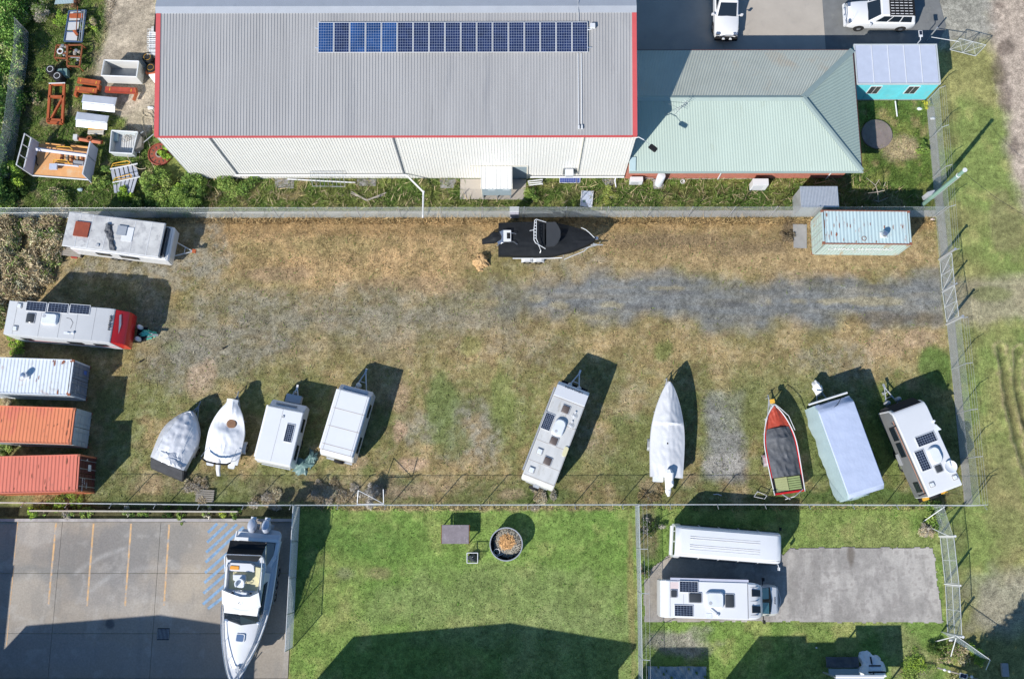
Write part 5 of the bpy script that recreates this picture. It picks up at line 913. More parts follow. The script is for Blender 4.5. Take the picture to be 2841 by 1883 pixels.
b = MB(); b.tube((-L/2+.2, W/2+.08, h-.3), (L/2-.6, W/2+.08, h-.3), .02, 8); b.build('awning_roll', mat('copper_edge', (.45, .2, .12), .4), t)
for x in (-L/2+.3, L/2-.95): b = MB(); b.box(x-.04, x+.04, W/2+.02, W/2+.5, h-.34, h-.26); b.build('awning_arm', 'black_trim', t)
b = MB(); b.box(-.6, .2, W/2+.02, W/2+.1, .6, 1.0); b.build('wheel_spat', 'trim_grey', t)
ang_ = 0
solar(t, t.l(*q(3, 2, 1497, 887), h), (.68, 1.36), h+.01, (4, 8)); solar(t, t.l(*q(3, 2, 1467, 1075), h), (1.36, .66), h+.01, (8, 4))
cc = t.l(*q(3, 2, 1572, 1030), h); b = MB(); b.rrect(cc, (1.15, .74), h, h+.24, .3, .86, 7); b.build('roof_air_conditioner', 'lamp_white', t, smooth=True)
hatch(t, t.l(*q(3, 2, 1607, 1148), h), (.55, .52), h); 
for p in ((1550, 1290), (1752, 1225)): hatch(t, t.l(*q(3, 2, *p), h), (.34, .36), h, False)
cc = t.l(*q(3, 2, 1717, 1130), h+.15); b = MB(); b.lathe([(.02, h+.1), (.25, h+.12), (.40, h+.2), (.41, h+.19), (.25, h+.08), (.02, h+.06)], (cc[0], cc[1], 0), n=26); b.lathe([(.12, h), (.12, h+.1), (.02, h+.11)], (cc[0], cc[1], 0)); b.build('satellite_dish', 'lamp_white', t, smooth=True)
b = MB(); b.tube((cc[0], cc[1]-.0, h+.15), (cc[0]+.3, cc[1], h+.28), .03); b.rrect((cc[0]+.3, cc[1]), (.24, .3), h, h+.12, .08); b.build('dish_arm', 'lamp_white', t)
cc = t.l(*q(3, 2, 1590, 780), h); b = MB(); b.add([(cc[0]+.2, cc[1]-.02, h+.01), (cc[0]-.25, cc[1]+.22, h+.01), (cc[0]-.25, cc[1]-.22, h+.01), (cc[0]+.2, cc[1]-.02, h+.05), (cc[0]-.25, cc[1]+.22, h+.05), (cc[0]-.25, cc[1]-.22, h+.05)], [(3, 4, 5), (0, 2, 1), (0, 1, 4, 3), (1, 2, 5, 4), (2, 0, 3, 5)]); b.lathe([(.08, 0), (.08, .12), (.01, .15)], (cc[0]+.42, cc[1]+.02, h)); b.build('tv_aerial', 'lamp_white', t)
drawbar(t, L/2+.2, 1.5, m='galv'); bottles(t, L/2+.62, (.38, -.42), .5, .17, 'plastic_grey'); b = MB(); b.lathe([(.2, -.1), (.34, -.1), (.35, .1), (.2, .1)], (-L/2-.25, 0, .8), 'X', 18); b.build('spare_wheel', 'tyre', t)
for s_ in (-.75, .6): b = MB(); b.cbox((-L/2-.22, s_, .7), (.2, .35, .3)); b.build('jerry_can', 'yellow_paint', t)
b = MB(); b.box(-L/2-.35, -L/2-.02, -1.0, 1.0, .45, .5); b.build('bumper', 'black_trim', t)
# --- covered caravan ---
h = 2.7; R4 = [q(3, 2, 530, 600), q(3, 2, 850, 525), q(3, 2, 1132, 1310), q(3, 2, 825, 1398)]
c, a, L = axis(mid(R4[0], R4[1]), mid(R4[2], R4[3]), h); W = wdist(R4[0], R4[1], h); t = Thing('covered_caravan', 'caravan hidden under a pale blue grey fitted cover with sage side', 'caravan', c, a, 'caravans parked in the yard')
b = MB(); rings = []; rg = random.Random(11)
NX = 40
for i in range(NX+1):
    x = -L/2-.12+(L+.3)*i/NX; e = min(1, (x+L/2+.12)/.3); f = min(1, (L/2+.18-x)/.5); hh = h*(.86+.14*sm(np.array(e)))*(.84+.16*sm(np.array(f))); hh = float(hh); wob = .02*math.sin(x*4)+.02*math.sin(x*9+1)
    w2 = W/2+.02; ws = w2+.08
    rings.append([(x, -ws-wob-.05*math.sin(x*3), .25), (x, -w2-.02, hh*.55), (x, -w2, hh-.06), (x, -w2+.05, hh), (x, -w2*.5, hh+.012+wob*.5), (x, 0, hh+.03-wob*.7), (x, w2*.5, hh+.012), (x, w2-.05, hh), (x, w2, hh-.06), (x, w2+.03, hh*.55), (x, ws+wob+.05*math.sin(x*3+2), .25)])
b.loft(rings); cv = b.build('fitted_cover', 'bluegrey_cover', t, smooth=True)
cv.data.materials.append(MATS['sage_cover'])
for p in cv.data.polygons:
    if p.normal.z < .6: p.material_index = 1
b = MB(); b.T = Matrix.Translation((-L/2-.1, .0, 0)); blob_mesh(b, .3, W*.42, 1.4, 21, 24, 8); b.build('cover_drape', 'sage_cover', t, smooth=True)
b = MB(); b.tube((L/2+.42, -W/2+.0, 2.1), (L/2+.38, W/2+.25, 2.05), .07, 10); b.build('roller_pole', 'plastic_white', t)
b = MB(); b.path([(L/2+.16, -.6, h-.3), (L/2-.2, -.1, h-.02), (L/2-.35, .4, h+.01)], .018, 4); b.path([(L/2+.18, -.9, h-.4), (L/2+.14, .9, h-.38)], .018, 4); b.build('strap', 'black_trim', t)
drawbar(t, L/2+.1, 1.5, m='galv_dark', jock=False); b = MB(); b.T = Matrix.Translation((L/2+1.35, 0, .3)); blob_mesh(b, .48, .3, .75, 31, 18, 8, rough=.4); b.build('drawbar_bag', 'white_tarp', t)

# --- minibus ---
c5 = lambda x, y: (1840+x/5.058, 1430+y/5.058)
h = 2.6; c, a, L = axis(mid(c5(1655, 245), c5(1660, 680)), mid(c5(178, 130), c5(172, 560)), h-.15); W = 2.02
t = Thing('minibus', 'white minibus with rust streaked roof parked above the motorhome', 'bus', c, a)
b = MB(); rings = []
for (x, z, w_) in [(-L/2, .35, .97), (-L/2, 1.2, 1.0), (-L/2+.03, 1.9, .99), (-L/2+.25, 2.4, .93), (-L/2+.45, 2.52, .88)]: pass
prof = [(-1.08, .5), (-1.1, 1.35), (-.98, 2.1), (-.9, 2.42), (-.76, 2.56), (0, 2.6), (.76, 2.56), (.9, 2.42), (.98, 2.1), (1.1, 1.35), (1.08, .5)]
for x, kz, kw in [(-L/2, .93, .97), (-L/2+.12, .965, .99), (-L/2+.4, .99, 1), (-L/4, 1, 1), (L/4, 1, 1), (L/2-.35, .99, 1), (L/2-.1, .96, .99), (L/2, .90, .95)]:
    rings.append([(x, y*W/2*kw, .5+(z-.5)*kz) for y, z in prof])
b.loft(rings); b.build('body', 'white_gelcoat', t, smooth=True)
for z_, y0, y1 in ((2.61, -.22, -.2), (2.61, .18, .2), (2.60, -.34, -.32), (2.60, .32, .335), (2.59, -.5, -.49)):
    b = MB(); b.box(-L/4-.8, L/4+.3, y0, y1, z_-.03, z_); b.build('roof_rib', mat('stain_brown', (.58, .55, .51), .8, var=.3, vs=3), t)
for s_ in (-1, 1): b = MB(); b.box(-L/2+.25, L/2-.1, s_*.83-.012, s_*.83+.012, 2.46, 2.50); b.build('drip_rail', 'silver_seam', t)
for s_ in (-1, 1):
    for i in range(5):
        x0 = -L/2+.35+i*1.28; b = MB(); y_ = s_*W/2; vs = [(x0, y_*1.1, 1.4), (x0+1.18, y_*1.1, 1.4), (x0+1.18, y_*.995, 2.08), (x0, y_*.995, 2.08)]; vs2 = [(p[0], p[1]+s_*.02, p[2]+.005) for p in vs]; b.add(vs+vs2, [(0, 1, 2, 3), (4, 5, 6, 7), (0, 1, 5, 4), (1, 2, 6, 5), (2, 3, 7, 6), (3, 0, 4, 7)]); b.build('window', 'dark_glass', t)
for y0, y1 in ((-.92, -.12), (-.02, .55), (.62, .86)):
    b = MB(); b.add([(-L/2-.015, y0, 1.5), (-L/2-.015, y1, 1.5), (-L/2+.0, y1, 2.12), (-L/2+.0, y0, 2.12), (-L/2+.23, y1*.95, 2.44), (-L/2+.23, y0*.95, 2.44)], [(0, 1, 2, 3), (3, 2, 4, 5)]); b.build('window', 'dark_glass', t)
b = MB(); b.add([(L/2+.02, -.85, 1.3), (L/2+.02, .85, 1.3), (L/2+.01, .8, 2.1), (L/2+.01, -.8, 2.1)], [(0, 1, 2, 3)]); b.build('windscreen', 'dark_glass', t)
for y_ in (-.62, .62): b = MB(); b.cbox((-L/2+.34, y_, 2.5), (.09, .09, .05)); b.build('marker_lamp', 'red_paint', t)
b = MB(); b.box(-L/2-.1, -L/2+.02, -.95, .95, .45, .75); b.box(L/2-.02, L/2+.12, -.95, .95, .4, .7); b.build('bumper', 'white_paint', t)
b = MB(); b.path([(L/2-.05, -W/2, 1.9), (L/2+.05, -W/2-.25, 1.85)], .02); b.cbox((L/2+.05, -W/2-.28, 1.75), (.08, .2, .32)); b.build('wing_mirror', 'lamp_white', t); b = MB(); b.path([(L/2-.05, W/2, 1.9), (L/2+.1, W/2+.2, 1.85)], .02); b.cbox((L/2+.1, W/2+.25, 1.75), (.08, .2, .32)); b.build('wing_mirror', 'black_trim', t)
for x in (-L/2+1.4, L/2-1.3):
    for s_ in (-1, 1): wheel(t, (x, s_*(W/2-.12), .38), .38, .24)
# --- motorhome ---
h = 2.85; c, a, Lr = axis(mid(c5(1195, 940), c5(1195, 1455)), mid(c5(95, 905), c5(95, 1425)), h); W = 2.3
t = Thing('motorhome', 'white motorhome with two dark roof windows over the cab on the grey pad', 'motorhome', c, a)
X1 = Lr/2; X0 = -Lr/2-.5
under(t, Lr, W, (-Lr/2+1.2,)); wheel(t, (X1+1.05, W/2-.3, .36), .36, .24); wheel(t, (X1+1.05, -W/2+.3, .36), .36, .24)
van_body(t, [(X0, .5), (X0-.1, 1.6), (X0-.05, h-.3), (X0+.2, h-.06), (-Lr/2, h), (X1, h), (X1, .5)], W, 'white_paint', .05)
b = MB(); rings = []
for x, z1, w_ in [(X1+.005, h-.005, 1.0), (X1+.45, h-.06, .97), (X1+.8, h-.22, .90), (X1+1.0, h-.45, .80), (X1+1.06, h-.7, .7)]:
    rings.append([(x, y*W/2*w_, z) for y, z in ((-1, 1.95), (-1, z1-.12), (-.9, z1), (.9, z1), (1, z1-.12), (1, 1.95))])
b.loft(rings); b.build('cab_overhang', 'white_paint', t, smooth=True)
for y0 in (.5, -.5): 
    b = MB(); rr = [(X1+.22, -.21, h-.01), (X1+.8, -.2, h-.2), (X1+.8, .2, h-.2), (X1+.22, .23, h-.01)]; b.add([(x, y0+y, z+.07) for x, y, z in rr]+[(x, y0+y, z-.02) for x, y, z in rr], [(0, 1, 2, 3), (0, 1, 5, 4), (1, 2, 6, 5), (2, 3, 7, 6), (3, 0, 4, 7)]); b.build('skylight', 'dark_glass', t)
for y0 in (-.85, .0, .85): b = MB(); b.box(X1+.02, X1+.62, y0-.012, y0+.012, h-.1, h-.02); b.build('moulding', 'silver_seam', t)
# cab: bonnet + windscreen
b = MB(); rings = []
for x, z1, w_ in [(X1-.1, 2.2, .82), (X1+.95, 2.1, .82), (X1+1.8, 1.40, .85), (X1+2.15, 1.34, .82), (X1+2.33, 1.15, .74), (X1+2.4, .75, .6)]:
    rings.append([(x, y*W/2*w_, z) for y, z in ((-1, .4), (-1.02, z1*.72), (-.86, z1), (.86, z1), (1.02, z1*.72), (1, .4))])
b.loft(rings); b.build('cab', 'white_paint', t, smooth=True)
vs = [(X1+1.0, -.78, 2.08), (X1+1.74, -.84, 1.46), (X1+1.86, 0, 1.44), (X1+1.74, .84, 1.46), (X1+1.0, .78, 2.08)]; b = MB(); b.add([(x, y, z+.025) for x, y, z in vs], [(0, 1, 2, 3, 4)]); ws = b.build('windscreen', 'dark_glass', t)
for s_ in (-1, 1): b = MB(); vs = [(X1+1.01, s_*.1, 2.075), (X1+1.62, s_*.12, 1.565), (X1+1.62, s_*.82, 1.565), (X1+1.01, s_*.76, 2.075)]; b.add([(x, y, z+.036) for x, y, z in vs], [(0, 1, 2, 3)]); b.build('sun_shade', 'teal_glass', ws)
for s_ in (-1, 1): b = MB(); b.path([(X1+1.2, s_*.95, 1.7), (X1+1.25, s_*1.25, 1.65)], .03); b.cbox((X1+1.28, s_*1.32, 1.6), (.1, .22, .4)); b.build('wing_mirror', 'black_trim', t)
b = MB(); b.tube((X1+2.42, -.85, .7), (X1+2.62, 0, .72), .03); b.tube((X1+2.62, 0, .72), (X1+2.42, .85, .7), .03); b.box(X1+2.3, X1+2.5, -.8, .8, .35, .6); b.build('bull_bar', 'galv', t)
text_obj('AVAN', .17, 'ink', t, Matrix.Translation((X1+2.08, 0, 1.375)) @ Matrix.Rotation(R_(10), 4, 'Y') @ Matrix.Rotation(R_(90), 4, 'Z'))
b = MB(); b.box(X0+.55, X1+.05, W/2+.01, W/2+.16, h-.22, h-.05); b.build('awning_roll', 'lavender_paint', t)
pc = lambda x, y, hh=h: t.l(*c5(x, y), hh)
solar(t, pc(358, 995), (1.2, .7), h+.01, (6, 5)); solar(t, pc(288, 1330), (1.2, .7), h+.01, (6, 5))
hatch(t, pc(148, 1092), (.46, .52), h); hatch(t, pc(447, 1150), (.86, .66), h); hatch(t, pc(930, 1195), (.64, .88), h)
cc = pc(718, 1180); aircon(t, cc, (1.15, .98), h, .26, (cc[0]-.3, cc[1]-.2)); cc = pc(760, 1395); b = MB(); b.lathe([(.1, 0), (.1, .12), (.02, .16)], (cc[0], cc[1], h)); b.tube((cc[0], cc[1], h+.1), (cc[0]-.5, cc[1]+.3, h+.16), .035); b.box(cc[0]-.7, cc[0]-.35, cc[1]-.22, cc[1]+.1, h, h+.02); b.build('tv_aerial', 'lamp_white', t)
seams(t, [-Lr/2+.0, X1-.02], W-.1, h, 'silver_seam', .015); b = MB(); b.box(-Lr/2+.85, -Lr/2+.87, -.85, .3, h-.01, h+.006); b.build('roof_seam', 'silver_seam', t)
b = MB(); b.box(-Lr/2+.03, -Lr/2+.55, .62, 1.05, h, h+.004); b.build('roof_patch', mat('pink_patch', (.68, .56, .54), .6), t)
for x0, x1 in ((-1.4, -.4), (.4, 1.3)): window(t, x0, x1, -W/2, 1.5, 2.1, -1)
# --- four wheel drives ---
def suv(label, c, a, L, W, bar, rack, ute=False):
    t = Thing('parked_car', label, 'car', c, a, 'white four wheel drives at the top'); H = W/2
    b = MB(); rings = []
    for x, z1, kw in [(-L/2, .85, .84), (-L/2+.12, 1.05, .95), (-L/2+.5, 1.1, 1), (-.5, 1.12, 1), (L/2-1.75, 1.12, 1), (L/2-1.0, 1.08, .99), (L/2-.35, 1.0, .95), (L/2-.1, .88, .88), (L/2, .7, .80)]:
        rings.append([(x, y*H*kw, z) for y, z in ((-.96, .38), (-1, .75), (-.94, z1-.06), (-.8, z1), (0, z1+.03), (.8, z1), (.94, z1-.06), (1, .75), (.96, .38))])
    b.loft(rings); b.build('body', 'white_paint', t, smooth=True)
    xr = -L/2+.15 if not ute else -.35; xa = L/2-1.45
    roof = [(xr+.3, .78), (xr+.6, .80), (xa-.85, .80), (xa-.7, .76)]
    zt = 1.86
    vs = [(xr, -.90*H, 1.08), (xa, -.86*H, 1.08), (xa, .86*H, 1.08), (xr, .90*H, 1.08), (xr+.28, -.74*H, zt), (xa-.78, -.72*H, zt), (xa-.78, .72*H, zt), (xr+.28, .74*H, zt)]
    b = MB(); b.add(vs, [(3, 2, 1, 0), (4, 5, 6, 7), (0, 1, 5, 4), (1, 2, 6, 5), (2, 3, 7, 6), (3, 0, 4, 7)]); b.build('cabin', 'white_paint', t, bevel=.05, smooth=True)
    def panel(i0, i1, i2, i3, u0, u1, w0, w1, m, nm, off):
        P = [Vector(vs[i]) for i in (i0, i1, i2, i3)]; n_ = (P[1]-P[0]).cross(P[3]-P[0]).normalized()
        cen = Vector((0, 0, 1.3)); n_ = n_ if (P[0]-cen).dot(n_) > 0 else -n_
        pt = lambda u, w_: tuple((P[0]*(1-u)+P[1]*u)*(1-w_)+(P[3]*(1-u)+P[2]*u)*w_+n_*off)
        b = MB(); b.add([pt(u0, w0), pt(u1, w0), pt(u1, w1), pt(u0, w1)], [(0, 1, 2, 3)]); return b.build(nm, m, t)
    panel(1, 2, 6, 5, .06, .94, .04, .93, 'dark_glass', 'windscreen', .012)
    n = 2 if ute else 3
    for s_ in ((0, 1, 5, 4), (3, 2, 6, 7)):
        for k_ in range(n): u0 = .07+.82*k_/n; panel(*s_, u0+.01, u0+.82/n-.015, .12, .84, 'dark_glass', 'side_window', .012)
    panel(0, 3, 7, 4, .1, .9, .15, .85, 'dark_glass', 'rear_window', .012)
    for x in (-L/2+.95, L/2-.98):
        for s_ in (-1, 1): wheel(t, (x, s_*(H-.1), .39), .39, .26)
    for s_ in (-1, 1): b = MB(); b.tube((xa-.1, s_*.86*H, 1.15), (xa-.12, s_*(H+.12), 1.17), .03); b.rrect((xa-.12, s_*(H+.14)), (.12, .2), 1.08, 1.28, .04); b.build('wing_mirror', 'white_paint', t)
    for s_ in (-1, 1): b = MB(); b.rrect((L/2-.18, s_*.68*H), (.22, .32), .8, .98, .06); b.build('headlight', 'alloy', t)
    b = MB(); b.xz([(L/2-.02, .45), (L/2-.02, .75), (L/2+.14, .8), (L/2+.2, .6), (L/2+.15, .42)], -.9*H, .9*H); b.build('bumper', 'black_trim' if bar == 'black' else 'white_paint', t, bevel=.03)
    b = MB(); m_ = 'alloy' if bar != 'black' else 'black_trim'
    b.path([(L/2, -.82*H, .8), (L/2+.16, -.6*H, .98), (L/2+.18, -.3*H, 1.12), (L/2+.18, .3*H, 1.12), (L/2+.16, .6*H, .98), (L/2, .82*H, .8)], .035, 8); b.build('bull_bar', m_, t)
    for s_ in (-1, 1): b = MB(); b.lathe([(.02, -.04), (.09, -.04), (.11, .04), (.02, .05)], (L/2+.24, s_*.28*H, .92), 'X', 14); b.build('driving_light', 'lamp_white', t)
    if rack:
        x0, x1 = xr+.35, xa-1.35; b = MB(); b.box(x0, x1, -.80*H, .80*H, zt+.08, zt+.11); rk = b.build('roof_rack', 'black_trim', t)
        n_ = 7
        for k_ in range(n_): y = -.8*H+1.6*H*(k_+.5)/n_; b = MB(); b.box(x0+.03, x1-.03, y-.085, y+.085, zt+.112, zt+.14); sl_ = b.build('slat', 'black_trim', rk)
        for k_ in range(n_):
            y = -.8*H+1.6*H*(k_+.5)/n_
            for j in range(5): b = MB(); xx = x0+.15+(x1-x0-.3)*j/4.4; b.box(xx, xx+.24, y-.018, y+.018, zt+.141, zt+.148); b.build('slot', 'sign_white', rk)
        b = MB(); b.box(x0-.02, x0, -.82*H, .82*H, zt+.02, zt+.16); b.box(x1, x1+.02, -.82*H, .82*H, zt+.02, zt+.16); b.build('rack_rail', 'black_trim', t)
    b = MB(); b.tube((L/2-.3, .8*H, 1.0), (L/2-.1, .75*H, 1.9), .008, 4); b.build('aerial', 'galv', t)
    if ute:
        b = MB(); b.box(-L/2+.05, -.5, -H+.02, H-.02, 1.08, 1.2); b.build('tray', 'white_paint', t); b = MB(); b.box(L/2-.55, L/2-.5, -.8*H, .8*H, 1.02, 1.1); b.build('bonnet_protector', mat('maroon_strip', (.22, .02, .05), .3), t)
    return t
f = Q(3, 0, 795, 120, .9); r = Q(3, 0, 1418, 105, 1.2); f = (f[0], f[1]); cc = ((f[0]+r[0])/2, (Q(3, 0, 1100, 58, 1.86)[1])); suv('white four wheel drive with black slatted roof rack facing left', cc, PI-.015, 5.05, 1.95, 'alloy', True)
f = Q(2, 0, 2022, 325, .9); suv('white four wheel drive with black bull bar facing down, cut by the top edge', (f[0]-.0, f[1]+2.45), -PI/2-.03, 4.95, 1.85, 'black', False)
# --- boats ---
def hb(tt, full=.72, blunt=.0):
    if tt < full: return .93+.07*math.sin(tt/full*PI/2)
    u = (tt-full)/(1-full); return max(blunt, math.cos(u*PI/2)**.72)
def hull(t, L, B, zk, zs, zb, m, full=.55, name='hull', blunt=0, top=None):
    b = MB(); rings = []; n = 16
    for i in range(n+1):
        u = i/n; w_ = B/2*hb(u, full, blunt); z = zs+(zb-zs)*u*u; kz = zk+(zb-zk)*max(0, (u-.75)/.25)**2*.8; x = -L/2+L*u
        w_ = max(w_, .02); rings.append([(x, -w_, z), (x, -w_*.93, kz+(z-kz)*.45), (x, -w_*.3, kz+.05), (x, 0, kz), (x, w_*.3, kz+.05), (x, w_*.93, kz+(z-kz)*.45), (x, w_, z), (x, w_*.5, z-.02), (x, -w_*.5, z-.02)])
    b.loft(rings); return b.build(name, m, t, smooth=True)
def cover(t, L, B, zs, zb, ridge, m, full=.55, seed=1, drop=.3, u0=0, u1=1, name='boat_cover', blunt=0, wr=.03, n=36, over=.04, power=1.5):
    rg = random.Random(seed); ph = [rg.uniform(0, 6) for _ in range(6)]; b = MB(); rings = []; K = 26
    for i in range(n+1):
        u = u0+(u1-u0)*i/n; w_ = B/2*hb(min(u, .998), full, blunt)+over; z = zs+(zb-zs)*u*u; x = -L/2+L*u; rh = ridge(u); ring = [(x, -w_-.02, z-drop-.05*math.sin(x*5+ph[0])), (x, -w_-.01, z)]
        for k_ in range(1, K):
            s_ = -1+2*k_/K; y_ = s_*w_; n1 = mnoise.noise((x*.9+y_*.5, y_*3.2-x*.6, ph[1])); n2 = mnoise.noise((x*2.6, y_*1.5+x, ph[2])); n3 = mnoise.noise((x*5, y_*6, ph[3])); zz = z+rh*(1-abs(s_)**power)+wr*(.9-2.6*abs(n1)**.7-1.4*abs(n2)**.8+.5*n3)*(1-s_**4); ring.append((x, w_*s_, zz))
        ring += [(x, w_+.01, z), (x, w_+.02, z-drop-.05*math.sin(x*4+ph[4]))]; rings.append(ring)
    b.loft(rings); return b.build(name, m, t, smooth=True)
def trailer(t, L, B, front=1.3, xs=(-.6,), z=.45, m='galv', fender='galv', yo=0.0):
    b = MB(); b.tube((-L/2, -B*.28, z), (L*.2, -B*.28, z), .04, 5); b.tube((-L/2, B*.28, z), (L*.2, B*.28, z), .04, 5); b.tube((L*.2, -B*.28, z), (L/2+front*.6, 0, z), .04, 5); b.tube((L*.2, B*.28, z), (L/2+front*.6, 0, z), .04, 5); b.tube((L/2-.3, 0, z), (L/2+front, 0, z), .045, 6)
    b.tube((L/2+.15, 0, z), (L/2+.1, 0, z+.75), .035, 6); b.tube((L/2+front*.75, .12, .1), (L/2+front*.75, .12, z+.35), .025, 6)
    for x in (-L*.35, 0, L*.2): b.tube((x, -B*.4, z), (x, B*.4, z), .03, 5)
    b.build('trailer_frame', m, t)
    for x in xs:
        for s_ in (-1, 1):
            wheel(t, (x, s_*(B/2+.02), .32), .32, .2); b = MB(); b.xz([(x-.42, .5), (x-.36, .66), (x-.2, .74), (x+.2, .74), (x+.36, .66), (x+.42, .5), (x+.34, .5), (x+.2, .68), (x-.2, .68), (x-.34, .5)], s_*(B/2+.02)-.14, s_*(B/2+.02)+.14); b.build('mudguard', fender, t)
def outboard(t, c, z, m='white_gelcoat', s=1.0, cover_m=None, ang=0, tilt=25):
    T = Matrix.Translation((c[0], c[1], z)) @ Matrix.Rotation(ang, 4, 'Z') @ Matrix.Rotation(R_(-tilt), 4, 'Y'); b = MB(); b.T = T; rr = []
    for zz, w_, l_ in ((-.05, .12, .18), (.05, .19, .28), (.28, .2, .31), (.45, .16, .26), (.52, .07, .14)):
        rr.append([(-.1+l_*s*math.cos(2*PI*i/14), w_*s*math.sin(2*PI*i/14), zz*s) for i in range(14)])
    b.loft(rr); o = b.build('outboard_motor', cover_m or m, t, smooth=True); b = MB(); b.T = T; b.loft([[(-.02, -.06*s, -.05), (-.3*s, -.06*s, -.05), (-.3*s, .06*s, -.05), (-.02, .06*s, -.05)], [(-.08, -.035*s, -.85*s), (-.22*s, -.035*s, -.85*s), (-.22*s, .035*s, -.85*s), (-.08, .035*s, -.85*s)]]); b.cbox((-.2*s, 0, -.62*s), (.4*s, .22*s, .03)); b.build('motor_leg', cover_m or 'galv_dark', o); return o
def drape(t, pts, m):
    b = MB(); rr = []
    for i, (x, y, z, r) in enumerate(pts):
        a = pts[max(i-1, 0)]; c_ = pts[min(i+1, len(pts)-1)]; d = Vector((c_[0]-a[0], c_[1]-a[1], 0)).normalized(); n_ = Vector((-d.y, d.x, 0)); rr.append([(x+n_.x*r*math.cos(k_*PI/7), y+n_.y*r*math.cos(k_*PI/7), z+r*.9*math.sin(k_*PI/7)*(1+.12*math.sin(k_*2.5+i))) for k_ in range(14)])
    b.loft(rr); return b.build('motor_cover', m, t, smooth=True)
# silver tarped boat
c, a, L = axis(q(0, 2, 1720, 655), q(0, 2, 1500, 1120), 1.55); t = Thing('tarped_boat', 'boat on trailer under a bulging silver tarp with black skirt at the stern', 'boat', c, a, 'boats on trailers')
B = 2.55; hull(t, L, B-.4, .6, 1.25, 1.5, 'white_gelcoat', .45); 
cover(t, L+.1, B, 1.25, 1.35, lambda u: .78*math.sin(PI*min(1, max(.0, (u*.9+.12))))**.6, 'silver_tarp', .42, 5, .45, wr=.06, power=2.4)
cc = t.l(*q(0, 2, 1460, 1175), .6); b = MB(); b.xz([(-L/2-.85, .1), (-L/2-.7, .5), (-L/2-.05, 1.2), (-L/2, .2)], -1.2, 1.25); b.build('stern_skirt', 'dark_tarp', t, bevel=.05)
b = MB(); b.T = Matrix.Translation((-L/2+.45, -.15, 1.45)); blob_mesh(b, .5, .85, .55, 8, 26, 8, rough=.5); b.build('tarp_bunch', 'silver_tarp', t)
b = MB(); b.path([(-L/2+.3, -1.15, 1.3), (-L/2+.8, -.75, 1.95), (L/2-.9, -.75, 1.85)], .012, 4); b.path([(-L/2+.3, .95, 1.75), (L/2-1.2, .6, 1.9)], .012, 4); b.build('rope', 'steel_white', t); trailer(t, L, B-.2, .9, (-.5,), m='galv_dark'); 
# white covered runabout with brown puddle
c, a, L = axis(q(0, 2, 2105, 545), q(0, 2, 1985, 1120), 1.45); t = Thing('covered_boat', 'runabout under white cover with a brown water puddle and black hoop', 'boat', c, a, 'boats on trailers'); B = 2.4
hull(t, L, B, .5, 1.15, 1.35, 'white_gelcoat', .4, blunt=.28)
cover(t, L, B-.02, 1.15, 1.35, lambda u: (.42 if u < .55 else .42-.5*(u-.55))*min(1, u*7+.35)-.35*math.exp(-((u-.62)/.12)**2), 'white_tarp', .4, 7, .12, blunt=.28, wr=.04, power=1.8)
pq = t.l(*q(0, 2, 2092, 765), 1.45); b = MB(); b.lathe([(.01, 1.36), (.29, 1.36), (.36, 1.26)], (pq[0], pq[1], 0), n=22); b.build('puddle', 'brown_puddle', t)
b = MB(); b.path([(-L/2+.15, 1.15, 1.9), (-L/2-.05, .7, 1.98), (-L/2-.12, 0, 2.0), (-L/2-.05, -.7, 1.98), (-L/2+.1, -.9, 1.9)], .06, 8); b.build('bimini_hoop', 'black_canvas', t)
for pp_ in ([(-L/2+.15, 1.15, 1.9), (-L/2+.9, 1.0, 1.35)], [(-L/2+.1, -.9, 1.9), (-L/2+1.0, -.98, 1.4)], [(-L/2+.15, -.9, 1.9), (-L/2+.3, -1.0, 1.2)]): b = MB(); b.path(pp_, .018); b.build('hoop_stay', 'galv', t)
trailer(t, L, B, .7, (-.9,), m='galv_dark', fender='plastic_white'); drape(t, [(*t.l(*q(0, 2, 1985, 1085), 1.4), 1.4, .12), (*t.l(*q(0, 2, 1978, 1110), 1.3), 1.3, .19), (*t.l(*q(0, 2, 1975, 1180), 1.0), 1.0, .15), (*t.l(*q(0, 2, 1978, 1240), .8), .7, .13)], 'grey_tarp')
b = MB(); b.rrect((-L/2-.02, -.75), (.5, .45), .95, 1.1, .1); b.rrect((-L/2-.02, .7), (.5, .5), .95, 1.1, .1); b.build('swim_step', 'white_gelcoat', t)
